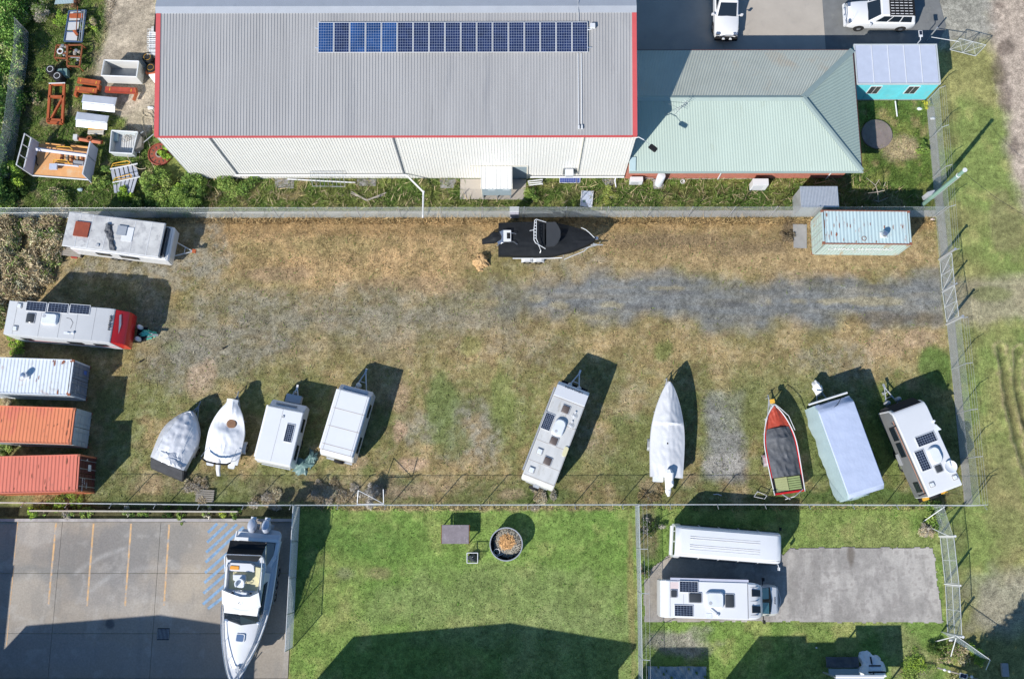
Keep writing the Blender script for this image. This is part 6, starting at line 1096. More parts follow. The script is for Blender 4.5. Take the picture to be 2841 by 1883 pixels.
# long grey covered boat
c, a, L = axis(q(2, 2, 1492, 390), q(2, 2, 1475, 1250), 1.6); t = Thing('covered_boat', 'long boat under pale grey cover with wrapped outboard motor', 'boat', c, a, 'boats on trailers'); B = 2.2
hull(t, L, B-.08, .5, 1.3, 1.75, 'white_gelcoat', .35); 
cover(t, L, B, 1.3, 1.75, lambda u: (.3*min(1, u*6+.2) if u < .56 else (.62-.55*(u-.56)/.44*1.0)), 'grey_tarp', .35, 13, .3, wr=.03, power=1.6, n=48)
b = MB(); pq = t.l(*q(2, 2, 1478, 945), 1.7); b.rrect(pq, (.12, .1), 1.6, 1.66, .04); b.build('vent', 'black_trim', t); trailer(t, L, B, .45, (-1.0,)); 
outboard(t, (-L/2-.1, -.28), 1.3, cover_m='white_tarp', tilt=62, s=1.0); drape(t, [(*t.l(*q(2, 2, 1492, 1180), 1.8), 1.75, .16), (*t.l(*q(2, 2, 1492, 1215), 1.7), 1.7, .31), (*t.l(*q(2, 2, 1490, 1270), 1.5), 1.5, .30), (*t.l(*q(2, 2, 1484, 1330), 1.2), 1.15, .2), (*t.l(*q(2, 2, 1484, 1385), .9), .8, .2), (*t.l(*q(2, 2, 1492, 1425), .8), .6, .08)], 'white_tarp'); b = MB(); b.rrect((-L/2-.05, .55), (.55, .7), 1.0, 1.2, .06); b.build('swim_step', 'lamp_white', t)
pq = t.l(*q(2, 2, 1492, 500), 2.0); b = MB(); b.lathe([(.01, 2.02), (.17, 2.01), (.2, 1.9)], (pq[0], pq[1], 0), n=18); b.build('water_pool', 'tint_glass', t) if False else None
# red boat
c, a, L = axis(q(3, 2, 142, 585), q(3, 2, 295, 1365), 1.15); t = Thing('red_boat', 'open red boat with charcoal cover and green slatted stern deck on a trailer', 'boat', c, a, 'boats on trailers'); B = 2.2
hull(t, L, B, .45, 1.05, 1.3, 'red_paint', .5, top=None)
b = MB(); rings = []
for i in range(21):
    u = i/20; w_ = B/2*hb(min(u, .998), .5); z = 1.05+.25*u*u; rings.append((-L/2+L*u, w_, z))
b.path([(x, w_, z+.03) for x, w_, z in rings]+[(x, -w_, z+.03) for x, w_, z in rings[::-1]], .035, 6); b.build('gunwale', 'steel_white', t)
cover(t, L, B-.08, 1.07, 1.3, lambda u: .12, 'red_canvas', .5, 3, .02, .70, .985, name='foredeck', over=-.02, wr=.02)
cover(t, L, B-.02, 1.10, 1.32, lambda u: .42-.25*math.exp(-((u-.42)/.16)**2) if u < .6 else .42*(1-(u-.6)*3.2), 'charcoal_tarp', .5, 17, .16, .19, .735, over=-.13, wr=.05, power=2.0)
dk = [(-L/2+.18, -B/2+.14), (-L/2+.18, B/2-.14), (-L/2+1.1, B/2-.1), (-L/2+1.1, -B/2+.1)]; b = MB(); b.box(-L/2+.12, -L/2+1.12, -B/2+.12, B/2-.12, .98, 1.09); b.build('stern_deck', 'black_trim', t)
for i in range(6): y = -B/2+.18; x0 = -L/2+.2+i*.15; b = MB(); b.box(x0, x0+.115, -.85, -.02, 1.09, 1.115); b.build('deck_slat', 'olive_slat', t)
for i in range(6): x0 = -L/2+.2+i*.15; b = MB(); b.box(x0, x0+.145, .02, .85, 1.09, 1.12); b.build('deck_slat', mat('olive_board', (.36, .38, .18), .6), t)
b = MB(); b.path([(L/2-1.9, -B/2+.06, 1.5), (L/2-.9, -B/2+.32, 1.58), (L/2-.3, -.3, 1.62), (L/2+.0, 0, 1.62), (L/2-.3, .3, 1.62), (L/2-.9, B/2-.32, 1.58), (L/2-1.9, B/2-.06, 1.5)], .022); b.path([(L/2-.9, B/2-.32, 1.58), (L/2-.9, B/2-.3, 1.25)], .02); b.build('bow_rail', 'steel_white', t)
b = MB(); b.path([(-L/2+.15, -.9, 1.1), (-L/2-.25, -.3, 1.0), (-L/2-.35, .25, .6)], .03); b.path([(-L/2+.1, .6, 1.0), (-L/2-.4, 0, .9)], .04); b.build('transom_tubes', 'galv', t)
trailer(t, L, B, .8, (-.6,), m='galv'); b = MB(); b.cbox((L/2+.25, .0, 1.15), (.28, .28, .2)); b.build('winch_cover', 'yellow_paint', t)
# black covered fishing boat
c2 = lambda x, y: (1300+x/5.633, 580+y/5.633)
h = 1.9; c, a, L = axis(c2(1985, 460), c2(465, 455), h); t = Thing('fishing_boat', 'black canvas covered fishing boat with white rod rack on a twin axle trailer', 'boat', c, a, 'boats on trailers'); B = 2.38
hull(t, L, B-.02, .5, 1.75, 2.0, 'black_trim', .42)
cover(t, L, B, 1.78, 2.0, lambda u: .1+.16*min(1, max(0, u*6)) if u < .35 else (.28 if u < .6 else .28*(1-(u-.6)*1.6)), 'black_canvas', .42, 23, .5, wr=.03, power=2.2)
hp = [t.l(*c2(x, y), 2.75) for x, y in ((1215, 200), (1360, 195), (1400, 250), (1440, 330), (1440, 430), (1400, 520), (1340, 575), (1215, 590))]; b = MB(); b.prism(hp, 2.62, 2.72); b.build('hardtop', mat('hardtop_grey', (.035, .038, .042), .5), t, bevel=.02)
hp2 = [t.l(*c2(x, y), 2.5) for x, y in ((1085, 215), (1190, 215), (1190, 570), (1085, 570))]; b = MB(); b.prism(hp2, 2.2, 2.45); b.build('console_cover', 'black_canvas', t)
ap = lambda x, y, z: (*t.l(*c2(x, y), z), z)
b = MB(); b.path([ap(1210, 205, 2.5), ap(1060, 160, 2.95), ap(1035, 175, 2.95), ap(1022, 330, 2.95), ap(1022, 480, 2.95), ap(1050, 530, 2.9), ap(1200, 618, 2.4)], .03); b.path([ap(1062, 180, 2.95), ap(1058, 460, 2.95), ap(1100, 560, 2.7)], .022)
for y in (210, 260, 310, 360, 410, 455): b.tube(ap(1024, y, 2.95), ap(1058, y, 2.95), .03)
b.path([ap(955, 338, 2.95), ap(1024, 325, 2.95)], .02); b.path([ap(1095, 560, 2.75), ap(1130, 650, 2.2), ap(1115, 685, 2.1)], .025); b.build('rod_rack', 'steel_white', t)
bt = [t.l(*c2(x, y), 2.25) for x, y in ((545, 325), (665, 325), (665, 500), (545, 500))]; b = MB(); b.prism(bt, 2.12, 2.2); bb = b.build('bait_board', 'steel_white', t, bevel=.01); b = MB(); b.prism([t.l(*c2(x, y), 2.25) for x, y in ((598, 368), (652, 368), (652, 460), (598, 460))], 2.2, 2.215); b.build('cutting_pad', 'black_trim', bb)
b = MB(); b.prism([t.l(*c2(x, y), 1.95) for x, y in ((485, 360), (545, 325), (548, 510), (470, 560), (445, 520), (510, 480), (520, 430))], 1.9, 2.0); b.path([ap(665, 375, 2.2), ap(710, 378, 2.25), ap(745, 390, 2.2)], .018); b.path([ap(620, 515, 2.2), ap(700, 510, 2.2), ap(765, 552, 2.1)], .018); b.path([ap(440, 575, 1.7), ap(560, 515, 2.0), ap(660, 500, 2.1)], .025); b.build('bait_frame', 'alloy', bb)
drape(t, [(*t.l(*c2(530, 440), 1.7), 1.6, .2), (*t.l(*c2(470, 430), 1.7), 1.6, .36), (*t.l(*c2(380, 450), 1.5), 1.5, .42), (*t.l(*c2(300, 480), 1.3), 1.2, .26), (*t.l(*c2(210, 505), 1.0), .9, .2)], 'black_canvas')
for s_, pts in ((1, [(1760, 290), (1835, 325), (1900, 380), (1970, 450)]), (-1, [(1490, 790), (1590, 745), (1800, 660), (1890, 585)])):
    b = MB(); b.path([ap(x, y, 2.3 if s_ > 0 else 1.9) for x, y in pts], .025); b.build('bow_rail', 'steel_white', t)
b = MB(); b.path([(-L/2+1.0, -B/2-.05, 1.2), (.2, -B/2-.05, 1.25), (L/2-2.3, -B/2-.05, 1.4)], .04, 4); b.build('side_rail', 'steel_white', t)
trailer(t, L-.6, B, .95, (-1.35, -.55), fender='plastic_white'); b = MB(); b.cbox((L/2-.0, .0, 1.95), (.35, .2, .12)); b.build('bow_roller', 'alloy', t)

# --- cabin cruiser ---
c3 = lambda x, y: (560+x/3.246, 1400+y/3.246)
c, a, L = axis(c3(290, 1600), c3(500, 255), 2.3); t = Thing('cabin_cruiser', 'large white cabin cruiser with twin outboards beside the blue hatching', 'boat', c, a, 'boats on trailers'); B = 3.0
P = lambda x, y, z: (*t.l(*c3(x, y), z), z)
hull(t, L, B, .6, 2.0, 2.5, 'white_gelcoat', .38)
b = MB(); rings = []
for i in range(25): u = i/24; w_ = B/2*hb(min(u, .998), .38); z = 2.0+.5*u*u; rings.append((-L/2+L*u, w_, z))
b.path([(x, w_+.02, z+.02) for x, w_, z in rings]+[(x, -w_-.02, z+.02) for x, w_, z in rings[::-1]], .06, 6); b.build('gunwale', 'white_gelcoat', t)
# foredeck: raised trunk
b = MB(); rr = []
for x, w_, z in [(L/2-4.9, 1.08, 2.75), (L/2-3.6, 1.05, 2.72), (L/2-2.4, .88, 2.66), (L/2-1.5, .62, 2.6), (L/2-.9, .3, 2.52)]: rr.append([(x, -w_-.12, 2.1), (x, -w_, z-.1), (x, -w_*.8, z), (x, 0, z+.06), (x, w_*.8, z), (x, w_, z-.1), (x, w_+.12, 2.1)])
b.loft(rr); b.build('foredeck', 'white_gelcoat', t, smooth=True)
hc = t.l(*c3(345, 1197), 2.75); b = MB(); b.rrect(hc, (.52, .58), 2.7, 2.80, .1); hh_ = b.build('deck_hatch', 'white_gelcoat', t); b = MB(); b.rrect(hc, (.42, .46), 2.80, 2.81, .08); b.build('hatch_glass', mat('hatch_blue', (.10, .16, .28), .2), hh_)
# cabin block with windscreen
xc = P(360, 1060, 2.7)[0]; b = MB(); xb = -L/2+2.4; rr = []
for x, w_, z in [(xb, 1.12, 3.35), (xc-1.0, 1.1, 3.4), (xc-.55, 1.05, 3.3)]: rr.append([(x, -w_-.1, 2.1), (x, -w_, z), (x, w_, z), (x, w_+.1, 2.1)])
b.loft(rr); b.build('cabin', 'white_gelcoat', t)
b = MB(); b.add([(xc-.6, -1.08, 3.25), (xc-.1, -1.12, 2.74), (xc+.15, 0, 2.80), (xc-.1, 1.12, 2.74), (xc-.6, 1.08, 3.25), (xc-.45, 0, 3.32)], [(0, 1, 2, 5), (5, 2, 3, 4)]); b.build('windscreen', 'dark_glass', t)
for s_ in (-1, 1):
    b = MB(); vs = [(xb+.5, s_*1.21, 2.55), (xc-.3, s_*1.21, 2.55), (xc-.7, s_*1.16, 3.15), (xb+.7, s_*1.14, 3.2)]; b.add(vs, [(0, 1, 2, 3)]); b.build('side_window', 'dark_glass', t)
# flybridge
z = 4.0; fb = [P(180, 765, z), P(205, 455, z), P(230, 455, z), P(540, 470, z), P(560, 560, z), P(525, 790, z), P(515, 920, z-.3), P(400, 965, z-.35), P(300, 950, z-.35), P(200, 900, z-.3)]
b = MB(); b.prism([p[:2] for p in fb], 3.4, 3.62); b.build('flybridge_floor', 'white_gelcoat', t, bevel=.03)
def rail_wall(pts, z0, z1, th=.07, m='white_gelcoat', nm='flybridge_coaming'):
    for A, B_ in zip(pts, pts[1:]):
        d = Vector((B_[0]-A[0], B_[1]-A[1], 0)); n_ = Vector((-d.y, d.x, 0)).normalized()*th/2; b = MB(); b.prism([(A[0]-n_.x, A[1]-n_.y), (B_[0]-n_.x, B_[1]-n_.y), (B_[0]+n_.x, B_[1]+n_.y), (A[0]+n_.x, A[1]+n_.y)], z0, z1); b.build(nm, m, t, bevel=.015)
rail_wall([P(232, 520, z), P(212, 760, z)], 3.6, 4.0); rail_wall([P(540, 560, z), P(522, 790, z)], 3.6, 4.0)
# sloping front cowl
b = MB(); top_ = [P(180, 765, 4.25), P(265, 800, 4.25), P(345, 828, 4.25), P(430, 828, 4.25), P(512, 790, 4.25)]; bot = [P(182, 885, 3.55), P(250, 955, 3.4), P(345, 990, 3.3), P(440, 980, 3.4), P(530, 915, 3.55)]; inn = [P(195, 760, 3.62), P(275, 780, 3.62), P(350, 795, 3.62), P(425, 792, 3.62), P(505, 765, 3.62)]
b.loft([inn, top_, bot], closed=False); b.build('cowl', 'white_gelcoat', t, smooth=True)
b = MB(); b.prism([P(x, y, 3.64)[:2] for x, y in ((250, 600), (525, 600), (512, 775), (240, 755))], 3.62, 3.645); b.build('bridge_deck', 'vinyl_cream', t)
b = MB(); b.prism([P(x, y, 3.95)[:2] for x, y in ((232, 515), (440, 525), (470, 545), (475, 605), (245, 592))], 3.64, 3.95); bn = b.build('bench', 'white_gelcoat', t, bevel=.03)
b = MB(); b.prism([P(x, y, 3.99)[:2] for x, y in ((258, 545), (335, 550), (333, 585), (250, 580))], 3.95, 4.0); b.build('cushion', 'orange_vinyl', bn, bevel=.015)
b = MB(); b.prism([P(x, y, 3.99)[:2] for x, y in ((480, 555), (530, 565), (520, 700), (478, 640))], 3.64, 3.9); b.build('side_seat', 'vinyl_cream', t, bevel=.03)
sc = P(350, 700, 4.1); b = MB(); b.cyl(sc[:2], .05, 3.64, 4.05, 10); b.rrect((sc[0]+.05, sc[1]), (.5, .48), 4.03, 4.14, .12); ch = b.build('helm_chair', 'lamp_white', t); b = MB()
for k_ in range(9): a0 = R_(70+k_*27.5); a1 = R_(70+(k_+1)*27.5); b.prism([(sc[0]+.05+.24*math.cos(a0), sc[1]+.24*math.sin(a0)), (sc[0]+.05+.24*math.cos(a1), sc[1]+.24*math.sin(a1)), (sc[0]+.05+.31*math.cos(a1), sc[1]+.31*math.sin(a1)), (sc[0]+.05+.31*math.cos(a0), sc[1]+.31*math.sin(a0))], 4.12, 4.42)
b.build('chair_back', 'lamp_white', ch); b = MB(); b.prism([P(x, y, 3.9)[:2] for x, y in ((280, 625), (395, 628), (393, 690), (285, 680))], 3.64, 3.95); b.build('seat_box', 'lamp_white', t, bevel=.03)
b = MB(); b.prism([P(x, y, 4.15)[:2] for x, y in ((270, 770), (405, 790), (400, 820), (300, 812))], 3.64, 4.12); b.build('dashboard', 'lamp_white', t, bevel=.02)
wc = P(338, 778, 4.2); b = MB(); 
for k_ in range(14): a0, a1 = 2*PI*k_/14, 2*PI*(k_+1)/14; b.tube((wc[0]+.05*math.cos(a0), wc[1]+.19*math.sin(a0), 4.2+.18*math.cos(a0)), (wc[0]+.05*math.cos(a1), wc[1]+.19*math.sin(a1), 4.2+.18*math.cos(a1)), .015, 5)
b.tube((wc[0], wc[1]-.18, 4.2), (wc[0], wc[1]+.18, 4.2), .012, 5); b.build('steering_wheel', 'alloy', t)
for x, y in ((280, 790), (442, 797)): pq = P(x, y, 4.2); b = MB(); b.lathe([(.02, 0), (.06, .0), (.06, .12), (.02, .14)], pq); b.build('gauge', 'black_trim', t)
text_pos = P(345, 880, 3.95); b = MB()
for dx, dy, ln, an in ((0, 0, .3, .1), (.05, .05, .2, 1.0), (-.04, .1, .18, -.6), (.03, -.12, .2, 2.2), (-.05, -.05, .15, 1.6)): b.cbox((text_pos[0]+dx, text_pos[1]+dy, 3.93-dx*1.0), (.02, ln, .012), rz=an, ry=R_(46))
b.build('fish_emblem', 'ink', t)
# bimini folded black canvas at the stern side of the bridge
cn = [P(218, 450, 4.55), P(300, 440, 4.6), P(420, 452, 4.6), P(540, 455, 4.55)]; cf = [P(255, 318, 4.0), P(350, 322, 4.0), P(470, 330, 4.0), P(592, 342, 4.0)]; cm = [P(240, 385, 4.15), P(330, 395, 4.1), P(450, 400, 4.1), P(560, 405, 4.15)]; ce = [P(232, 492, 4.3), P(320, 498, 4.35), P(430, 505, 4.35), P(500, 512, 4.3)]
b = MB(); b.loft([cf, cm, cn, ce], closed=False); b.build('bimini_canvas', 'black_canvas', t)
b = MB(); b.path([P(205, 600, 4.0), P(205, 460, 4.6), P(225, 445, 4.65), P(530, 455, 4.65), P(545, 470, 4.6), P(535, 600, 4.0)], .03); b.path([P(578, 340, 4.0), P(575, 540, 2.9)], .025); b.path([P(195, 780, 4.2), P(205, 640, 4.2), P(212, 520, 4.2)], .022); b.path([P(500, 790, 4.2), P(520, 690, 4.2), P(530, 600, 4.2)], .022); b.build('bridge_rail', 'alloy', t)
# cockpit + transom
b = MB(); b.prism([P(x, y, 2.05)[:2] for x, y in ((330, 325), (655, 345), (650, 460), (590, 540), (330, 500))], 1.2, 2.12); b.build('cockpit_well', mat('cockpit_grey', (.3, .31, .29), .6), t)
rail_wall([P(300, 300, 2.3), P(690, 325, 2.3)], 1.9, 2.3, .22, nm='transom'); rail_wall([P(690, 325, 2.3), P(660, 460, 2.3), P(600, 560, 2.3)], 1.9, 2.25, .26, nm='side_deck')
b = MB(); b.prism([P(x, y, 1.5)[:2] for x, y in ((345, 265), (370, 215), (640, 225), (700, 240), (718, 280), (705, 330), (300, 300))], 1.3, 1.5); b.build('swim_platform', 'white_gelcoat', t, bevel=.04)
for x, y in ((455, 215), (582, 222)):
    pq = P(x, y, 1.9); om = outboard(t, (pq[0], pq[1]), 1.7, 'lavender_paint', 1.5, tilt=15); om.data.materials[0] = mat('motor_silver', (.5, .54, .62), .25, .2)
    b = MB(); b.cbox((pq[0]-.62, pq[1], 1.95), (.3, .34, .1)); b.build('cavitation_plate', 'lamp_white', om)
for s_ in (1, -1):
    pts = []
    for i in range(9): u = .50+.49*i/8; w_ = B/2*hb(min(u, .99), .38)-.08; pts.append((-L/2+L*u, s_*w_, 2.75+.35*u))
    b = MB(); b.path(pts, .032); b.path([(x, y, z_-.35) for x, y, z_ in pts], .02)
    for x, y, z_ in pts[::2]: b.tube((x, y, z_), (x, y*.98, z_-.75), .018)
    b.build('bow_rail', 'alloy', t)
for x, y in ((225, 1035), (512, 1058)): pq = P(x, y, 2.72); b = MB(); b.lathe([(.1, 0), (.13, .06), (.06, .1), (.01, .1)], pq); b.build('deck_vent', 'alloy', t)
for y_ in (590, 712, 835): pq = P(672-(y_-590)*.12, y_, 1.6); b = MB(); b.lathe([(.02, -.3), (.12, -.2), (.13, .2), (.02, .3)], (pq[0], -B/2-.06, 1.5), 'X', 12); b.build('fender', 'white_gelcoat', t, smooth=True)
pq = P(325, 1480, 2.6); b = MB(); b.cbox((pq[0], pq[1], 2.66), (.4, .16, .14)); b.tube((pq[0]+.1, pq[1], 2.66), (pq[0]+1.0, pq[1]+.05, 2.6), .03); b.build('anchor_winch', 'galv', t)
trailer(t, L-1.0, 2.4, 1.0, (-2.2, -1.4, -.6), z=.5, m='galv_dark', fender='galv_dark')
# --- shipping containers ---
def container(label, NEorfront, ang, mroof, mside, mdoor, h=2.59, L=6.06, W=2.44, door=1):
    """origin at the middle of the door end, x runs away from the doors"""
    t = Thing('shipping_container', label, 'shipping container', NEorfront, ang, 'shipping containers')
    b = MB(); n = 24; pts = []
    for i in range(n):
        x = .16+(L-.32)*i/n; s_ = (L-.32)/n; pts += [(x, 0), (x+s_*.35, 0), (x+s_*.5, -.022), (x+s_*.85, -.022)]
    pts.append((L-.16, 0)); ribbed(b, [((x, -W/2+.06, h-.02+z), (x, W/2-.06, h-.02+z)) for x, z in pts]); b.build('roof_panel', mroof, t)
    for s_ in (-1, 1): b = MB(); ribbed(b, [((x, s_*(W/2-.01+z*1.6), .15), (x, s_*(W/2-.01+z*1.6), h-.1)) for x, z in pts]); b.build('side_panel', mside, t)
    b = MB(); b.box(L-.05, L-.02, -W/2+.1, W/2-.1, .15, h-.1); b.build('end_panel', mside, t)
    for s_ in (-1, 1):
        b = MB(); b.box(.1, L-.1, s_*(W/2-.035)-.03, s_*(W/2-.035)+.03, h-.1, h); b.build('top_rail', 'casting_rust' if mroof == 'blue_container' else mroof, t); b = MB(); b.box(.1, L-.1, s_*(W/2-.035)-.035, s_*(W/2-.035)+.035, 0, .16); b.build('bottom_rail', mside, t)
    for x in (.05, L-.05):
        b = MB(); b.box(x-.05, x+.05, -W/2+.1, W/2-.1, h-.1, h-.002); b.build('header', mroof, t)
        for s_ in (-1, 1):
            b = MB(); b.box(x-.06, x+.06, s_*(W/2-.06)-.055, s_*(W/2-.06)+.055, .12, h-.12); b.build('corner_post', mside, t)
            for z in (0, h-.12): b = MB(); b.box(x-.09, x+.09, s_*(W/2-.08)-.08, s_*(W/2-.08)+.08, z, z+.125); cb = b.build('corner_casting', mat('casting_rust', (.25, .09, .05), .8, var=.3, vs=8), t)
    for s_ in (-1, 1):
        b = MB(); b.box(-.03, .02, min(.02*s_, s_*(W/2-.12)), max(.02*s_, s_*(W/2-.12)), .16, h-.12); d = b.build('door', mdoor, t)
        for k_ in (.3, .85): b = MB(); b.tube((-.06, s_*k_, .14), (-.06, s_*k_, h-.08), .022, 6); b.build('locking_bar', 'galv' if mdoor != 'pale_door' else 'pale_door', d)
        for z in (.5, 1.1, 1.7, 2.2): b = MB(); b.box(-.05, -.03, s_*.08+(0 if s_ > 0 else -.0), s_*(W/2-.15), z, z+.04) if s_ > 0 else b.box(-.05, -.03, s_*(W/2-.15), s_*.08, z, z+.04); b.build('door_ridge', mdoor, d)
    return t
def cont_from(p0, p1, pl, h=2.59):        # door-end roof corners + a pixel far along the container
    A, B_ = G(*p0, h), G(*p1, h); C_ = G(*pl, h); m_ = ((A[0]+B_[0])/2, (A[1]+B_[1])/2); return m_
k1 = Q(0, 2, 648, 350, 2.59); t1 = container('pale grey blue container with rust streaks, topmost of the three at the left', k1, PI-R_(.3)-.03, 'grey_container', 'grey_container', 'grey_door')
k2 = Q(0, 2, 662, 790, 2.59); t2 = container('orange container with pale grey doors, middle of the three at the left', k2, PI-.035, 'orange_container', 'pale_door', 'pale_door')
k3 = Q(0, 2, 712, 1212, 2.59); t3 = container('red orange container with maroon doors, lowest of the three at the left', k3, PI+.025, 'red_container', 'orange_container', 'maroon_door')
k4 = Q(3, 1, 580, 508, 2.59); t4 = container('pale blue container with rust spots and white lettering by the gate', k4, -.012, 'blue_container', 'blue_side', 'blue_side')
def stains(t, lst, m='rust'):
    rg = random.Random(len(lst))
    for (p, ln, wd) in lst:
        cc = t.l(*p, 2.6); n_ = 9; P = [(cc[0]+wd/2*math.cos(2*PI*i/n_)*rg.uniform(.5, 1.2), cc[1]+ln/2*math.sin(2*PI*i/n_)*rg.uniform(.6, 1.2)) for i in range(n_)]; b = MB(); b.prism(P, 2.575, 2.583); b.build('rust_patch', m, t)
stains(t1, [(q(0, 2, x, y), l_, w_) for x, y, l_, w_ in [(495, 215, .55, .14), (575, 205, .35, .2), (645, 195, .3, .2), (520, 490, .45, .13), (610, 495, .25, .2), (350, 350, .35, .06), (325, 375, .3, .05), (480, 200, .2, .1), (560, 220, .25, .06)]], 'casting_rust')
stains(t2, [(q(0, 2, x, y), l_, w_) for x, y, l_, w_ in [(615, 770, .7, .1), (600, 850, .5, .09), (622, 920, .4, .12), (430, 780, .12, .07), (485, 788, .12, .07), (515, 775, .12, .07), (10, 740, .3, .06)]], 'casting_rust')
stains(t3, [(q(0, 2, x, y), l_, w_) for x, y, l_, w_ in [(600, 1110, .5, .1), (175, 1210, .35, .05), (285, 1240, .3, .05), (345, 1155, .25, .05), (405, 1290, .4, .05), (410, 1350, .3, .09), (625, 1350, .2, .12), (120, 1360, .2, .06)]], 'casting_rust')
stains(t4, [(q(3, 1, x, y), l_, w_) for x, y, l_, w_ in [(620, 400, .3, .12), (683, 495, .3, .06), (730, 495, .45, .07), (660, 560, .4, .07), (705, 575, .35, .14), (800, 490, .35, .05), (828, 500, .3, .06), (1130, 510, .25, .12), (1208, 512, .3, .05), (1292, 512, .25, .07), (600, 480, .8, .05), (950, 490, .3, .04), (1060, 640, .2, .07), (880, 640, .2, .06), (1345, 440, .6, .05), (640, 600, .5, .05), (770, 620, .3, .05), (1005, 480, .25, .05)]], 'casting_rust')
def whirly(t, p, h=2.6): 
    cc = t.l(*p, h+.25); b = MB(); b.cyl(cc, .13, h-.02, h+.12, 14); b.lathe([(.14, h+.1), (.21, h+.2), (.22, h+.32), (.17, h+.42), (.05, h+.46), (.01, h+.46)], (cc[0], cc[1], 0), n=22); b.build('turbine_vent', 'alloy', t, smooth=True)
    b = MB(); b.cbox((cc[0], cc[1], h+.01), (.5, .4, .03)); b.build('vent_flashing', 'steel_white', t)
whirly(t1, q(0, 2, 218, 330)); whirly(t4, q(3, 1, 1132, 572))
for tt, lines, z in ((t3, ['CRXU 220', '187 4', '22G1'], 2.1), (t1, ['TCLU', '4310'], 1.9)):
    for i, s_ in enumerate(lines): text_obj(s_, .19, 'sign_white', tt, Matrix.Translation((-.07, .75 if i != 1 else .55, z-.32*i)) @ Matrix.Rotation(-PI/2, 4, 'Z') @ Matrix.Rotation(PI/2, 4, 'X'))
b = MB(); b.box(-.062, -.055, -.62, -.2, .9, 1.35); b.build('placard', 'sign_white', t3); b = MB(); b.add([(-.062, -.8, 1.5), (-.062, -1.0, 1.5), (-.062, -.9, 1.68)], [(0, 1, 2)]); b.build('warning_mark', 'sign_white', t3)
b = MB(); b.box(-.062, -.055, -.75, -.5, .6, 1.0); b.build('placard', mat('label_blue', (.1, .2, .6), .5), t1)
text_obj('CHINA SHIPPING', .60, 'sign_white', t4, Matrix.Translation((2.95, -W/2 if False else -1.238, 1.45)) @ Matrix.Rotation(PI/2, 4, 'X'), bold=.012)
text_obj('HNSU 221860', .15, 'sign_white', t4, Matrix.Translation((1.0, -1.238, 2.2)) @ Matrix.Rotation(PI/2, 4, 'X')); text_obj('CHINA SHIPPING LINE', .2, 'sign_white', t4, Matrix.Translation((3.6, -1.238, .8)) @ Matrix.Rotation(PI/2, 4, 'X'))
b = MB(); b.lathe([(.13, 0), (.15, .015), (.17, 0)], (*t4.l(*q(3, 1, 950, 612), 2.6), 2.59), n=20, cap=False); b.build('ring_scar', 'rust', t4)
# ================= SCRAP YARD AND LOOSE THINGS =================
def quad_frame(t, P, z, w_, hgt, m, name, cross=(), world=True, diag=False):
    """four beams along the sides of a ground quad (photo pixels)"""
    V = [Vector((*G(*p, z), 0)) for p in P]
    def beam(a, b_, ww=w_, nm=name):
        d = (b_-a).normalized(); n_ = Vector((-d.y, d.x, 0))*ww/2; b = MB(); b.prism([(a-n_).xy, (b_-n_).xy, (b_+n_).xy, (a+n_).xy], z-hgt, z); b.build(nm, m, t, world=True)
    for i in range(4): beam(V[i], V[(i+1) % 4])
    for f in cross: beam(V[0].lerp(V[3], f), V[1].lerp(V[2], f))
    if diag: beam(V[1].lerp(V[2], .3), V[3].lerp(V[2], .1), w_*.7)
    return V
def qz(pts, c=0, r=0): return [q(c, r, *p) for p in pts]
def at_(px, z=0): return G(*px, z)
# blue sheet at the top edge
t = Thing('metal_sheet', 'pale blue ribbed metal sheet cut by the top edge of the picture', 'sheet', Q(0, 0, 590, 20)); b = MB(); A = Q(0, 0, 500, -30, .3); B_ = Q(0, 0, 665, 42, .3)
ribbed(b, [((A[0]+(B_[0]-A[0])*i/24, B_[1]+.1*(i/24), .3+.02*(i % 2)), (A[0]+(B_[0]-A[0])*i/24+.1, A[1], .3+.02*(i % 2))) for i in range(25)]); b.build('sheet', 'sage_cover', t, world=True)
# steel rack with pale sheets
t = Thing('steel_rack', 'long blue steel rack holding pale sheets and rusty parts in the weeds', 'rack', Q(0, 0, 680, 240)); V = quad_frame(t, qz([(622, 100), (780, 92), (742, 378), (578, 374)]), .55, .07, .08, 'blue_paint', 'rail', (.35, .68))
for f0, f1 in ((.02, .3), (.32, .62), (.66, .97)):
    a, b1, c_, d = V[0].lerp(V[3], f0), V[0].lerp(V[3], f0).lerp(V[1].lerp(V[2], f0), .68), V[0].lerp(V[3], f1).lerp(V[1].lerp(V[2], f1), .68), V[0].lerp(V[3], f1); b = MB(); b.prism([a.xy, d.xy, c_.xy, b1.xy], .45, .47+random.random()*.03); b.build('sheet', 'caravan_grey', t, world=True)
b = MB(); g = Q(0, 0, 690, 140, .7); b.cbox((g[0], g[1], .62), (1.0, .32, .14)); g = Q(0, 0, 680, 295, .7); b.cbox((g[0], g[1], .62), (.5, .18, .1), rz=-.9); b.build('bracket', 'orange_steel', t, world=True)
b = MB(); b.path([(*Q(0, 0, 705, 60, .7), .7), (*Q(0, 0, 690, 290, .7), .7)], .04); b.build('rusty_bar', 'rust', t, world=True)
b = MB(); b.path([(*Q(0, 0, 765, 95, .7), .7), (*Q(0, 0, 735, 370, .7), .7)], .05); b.path([(*Q(0, 0, 745, 95, .7), .7), (*Q(0, 0, 715, 370, .7), .7)], .03); b.build('tube', 'galv', t, world=True)
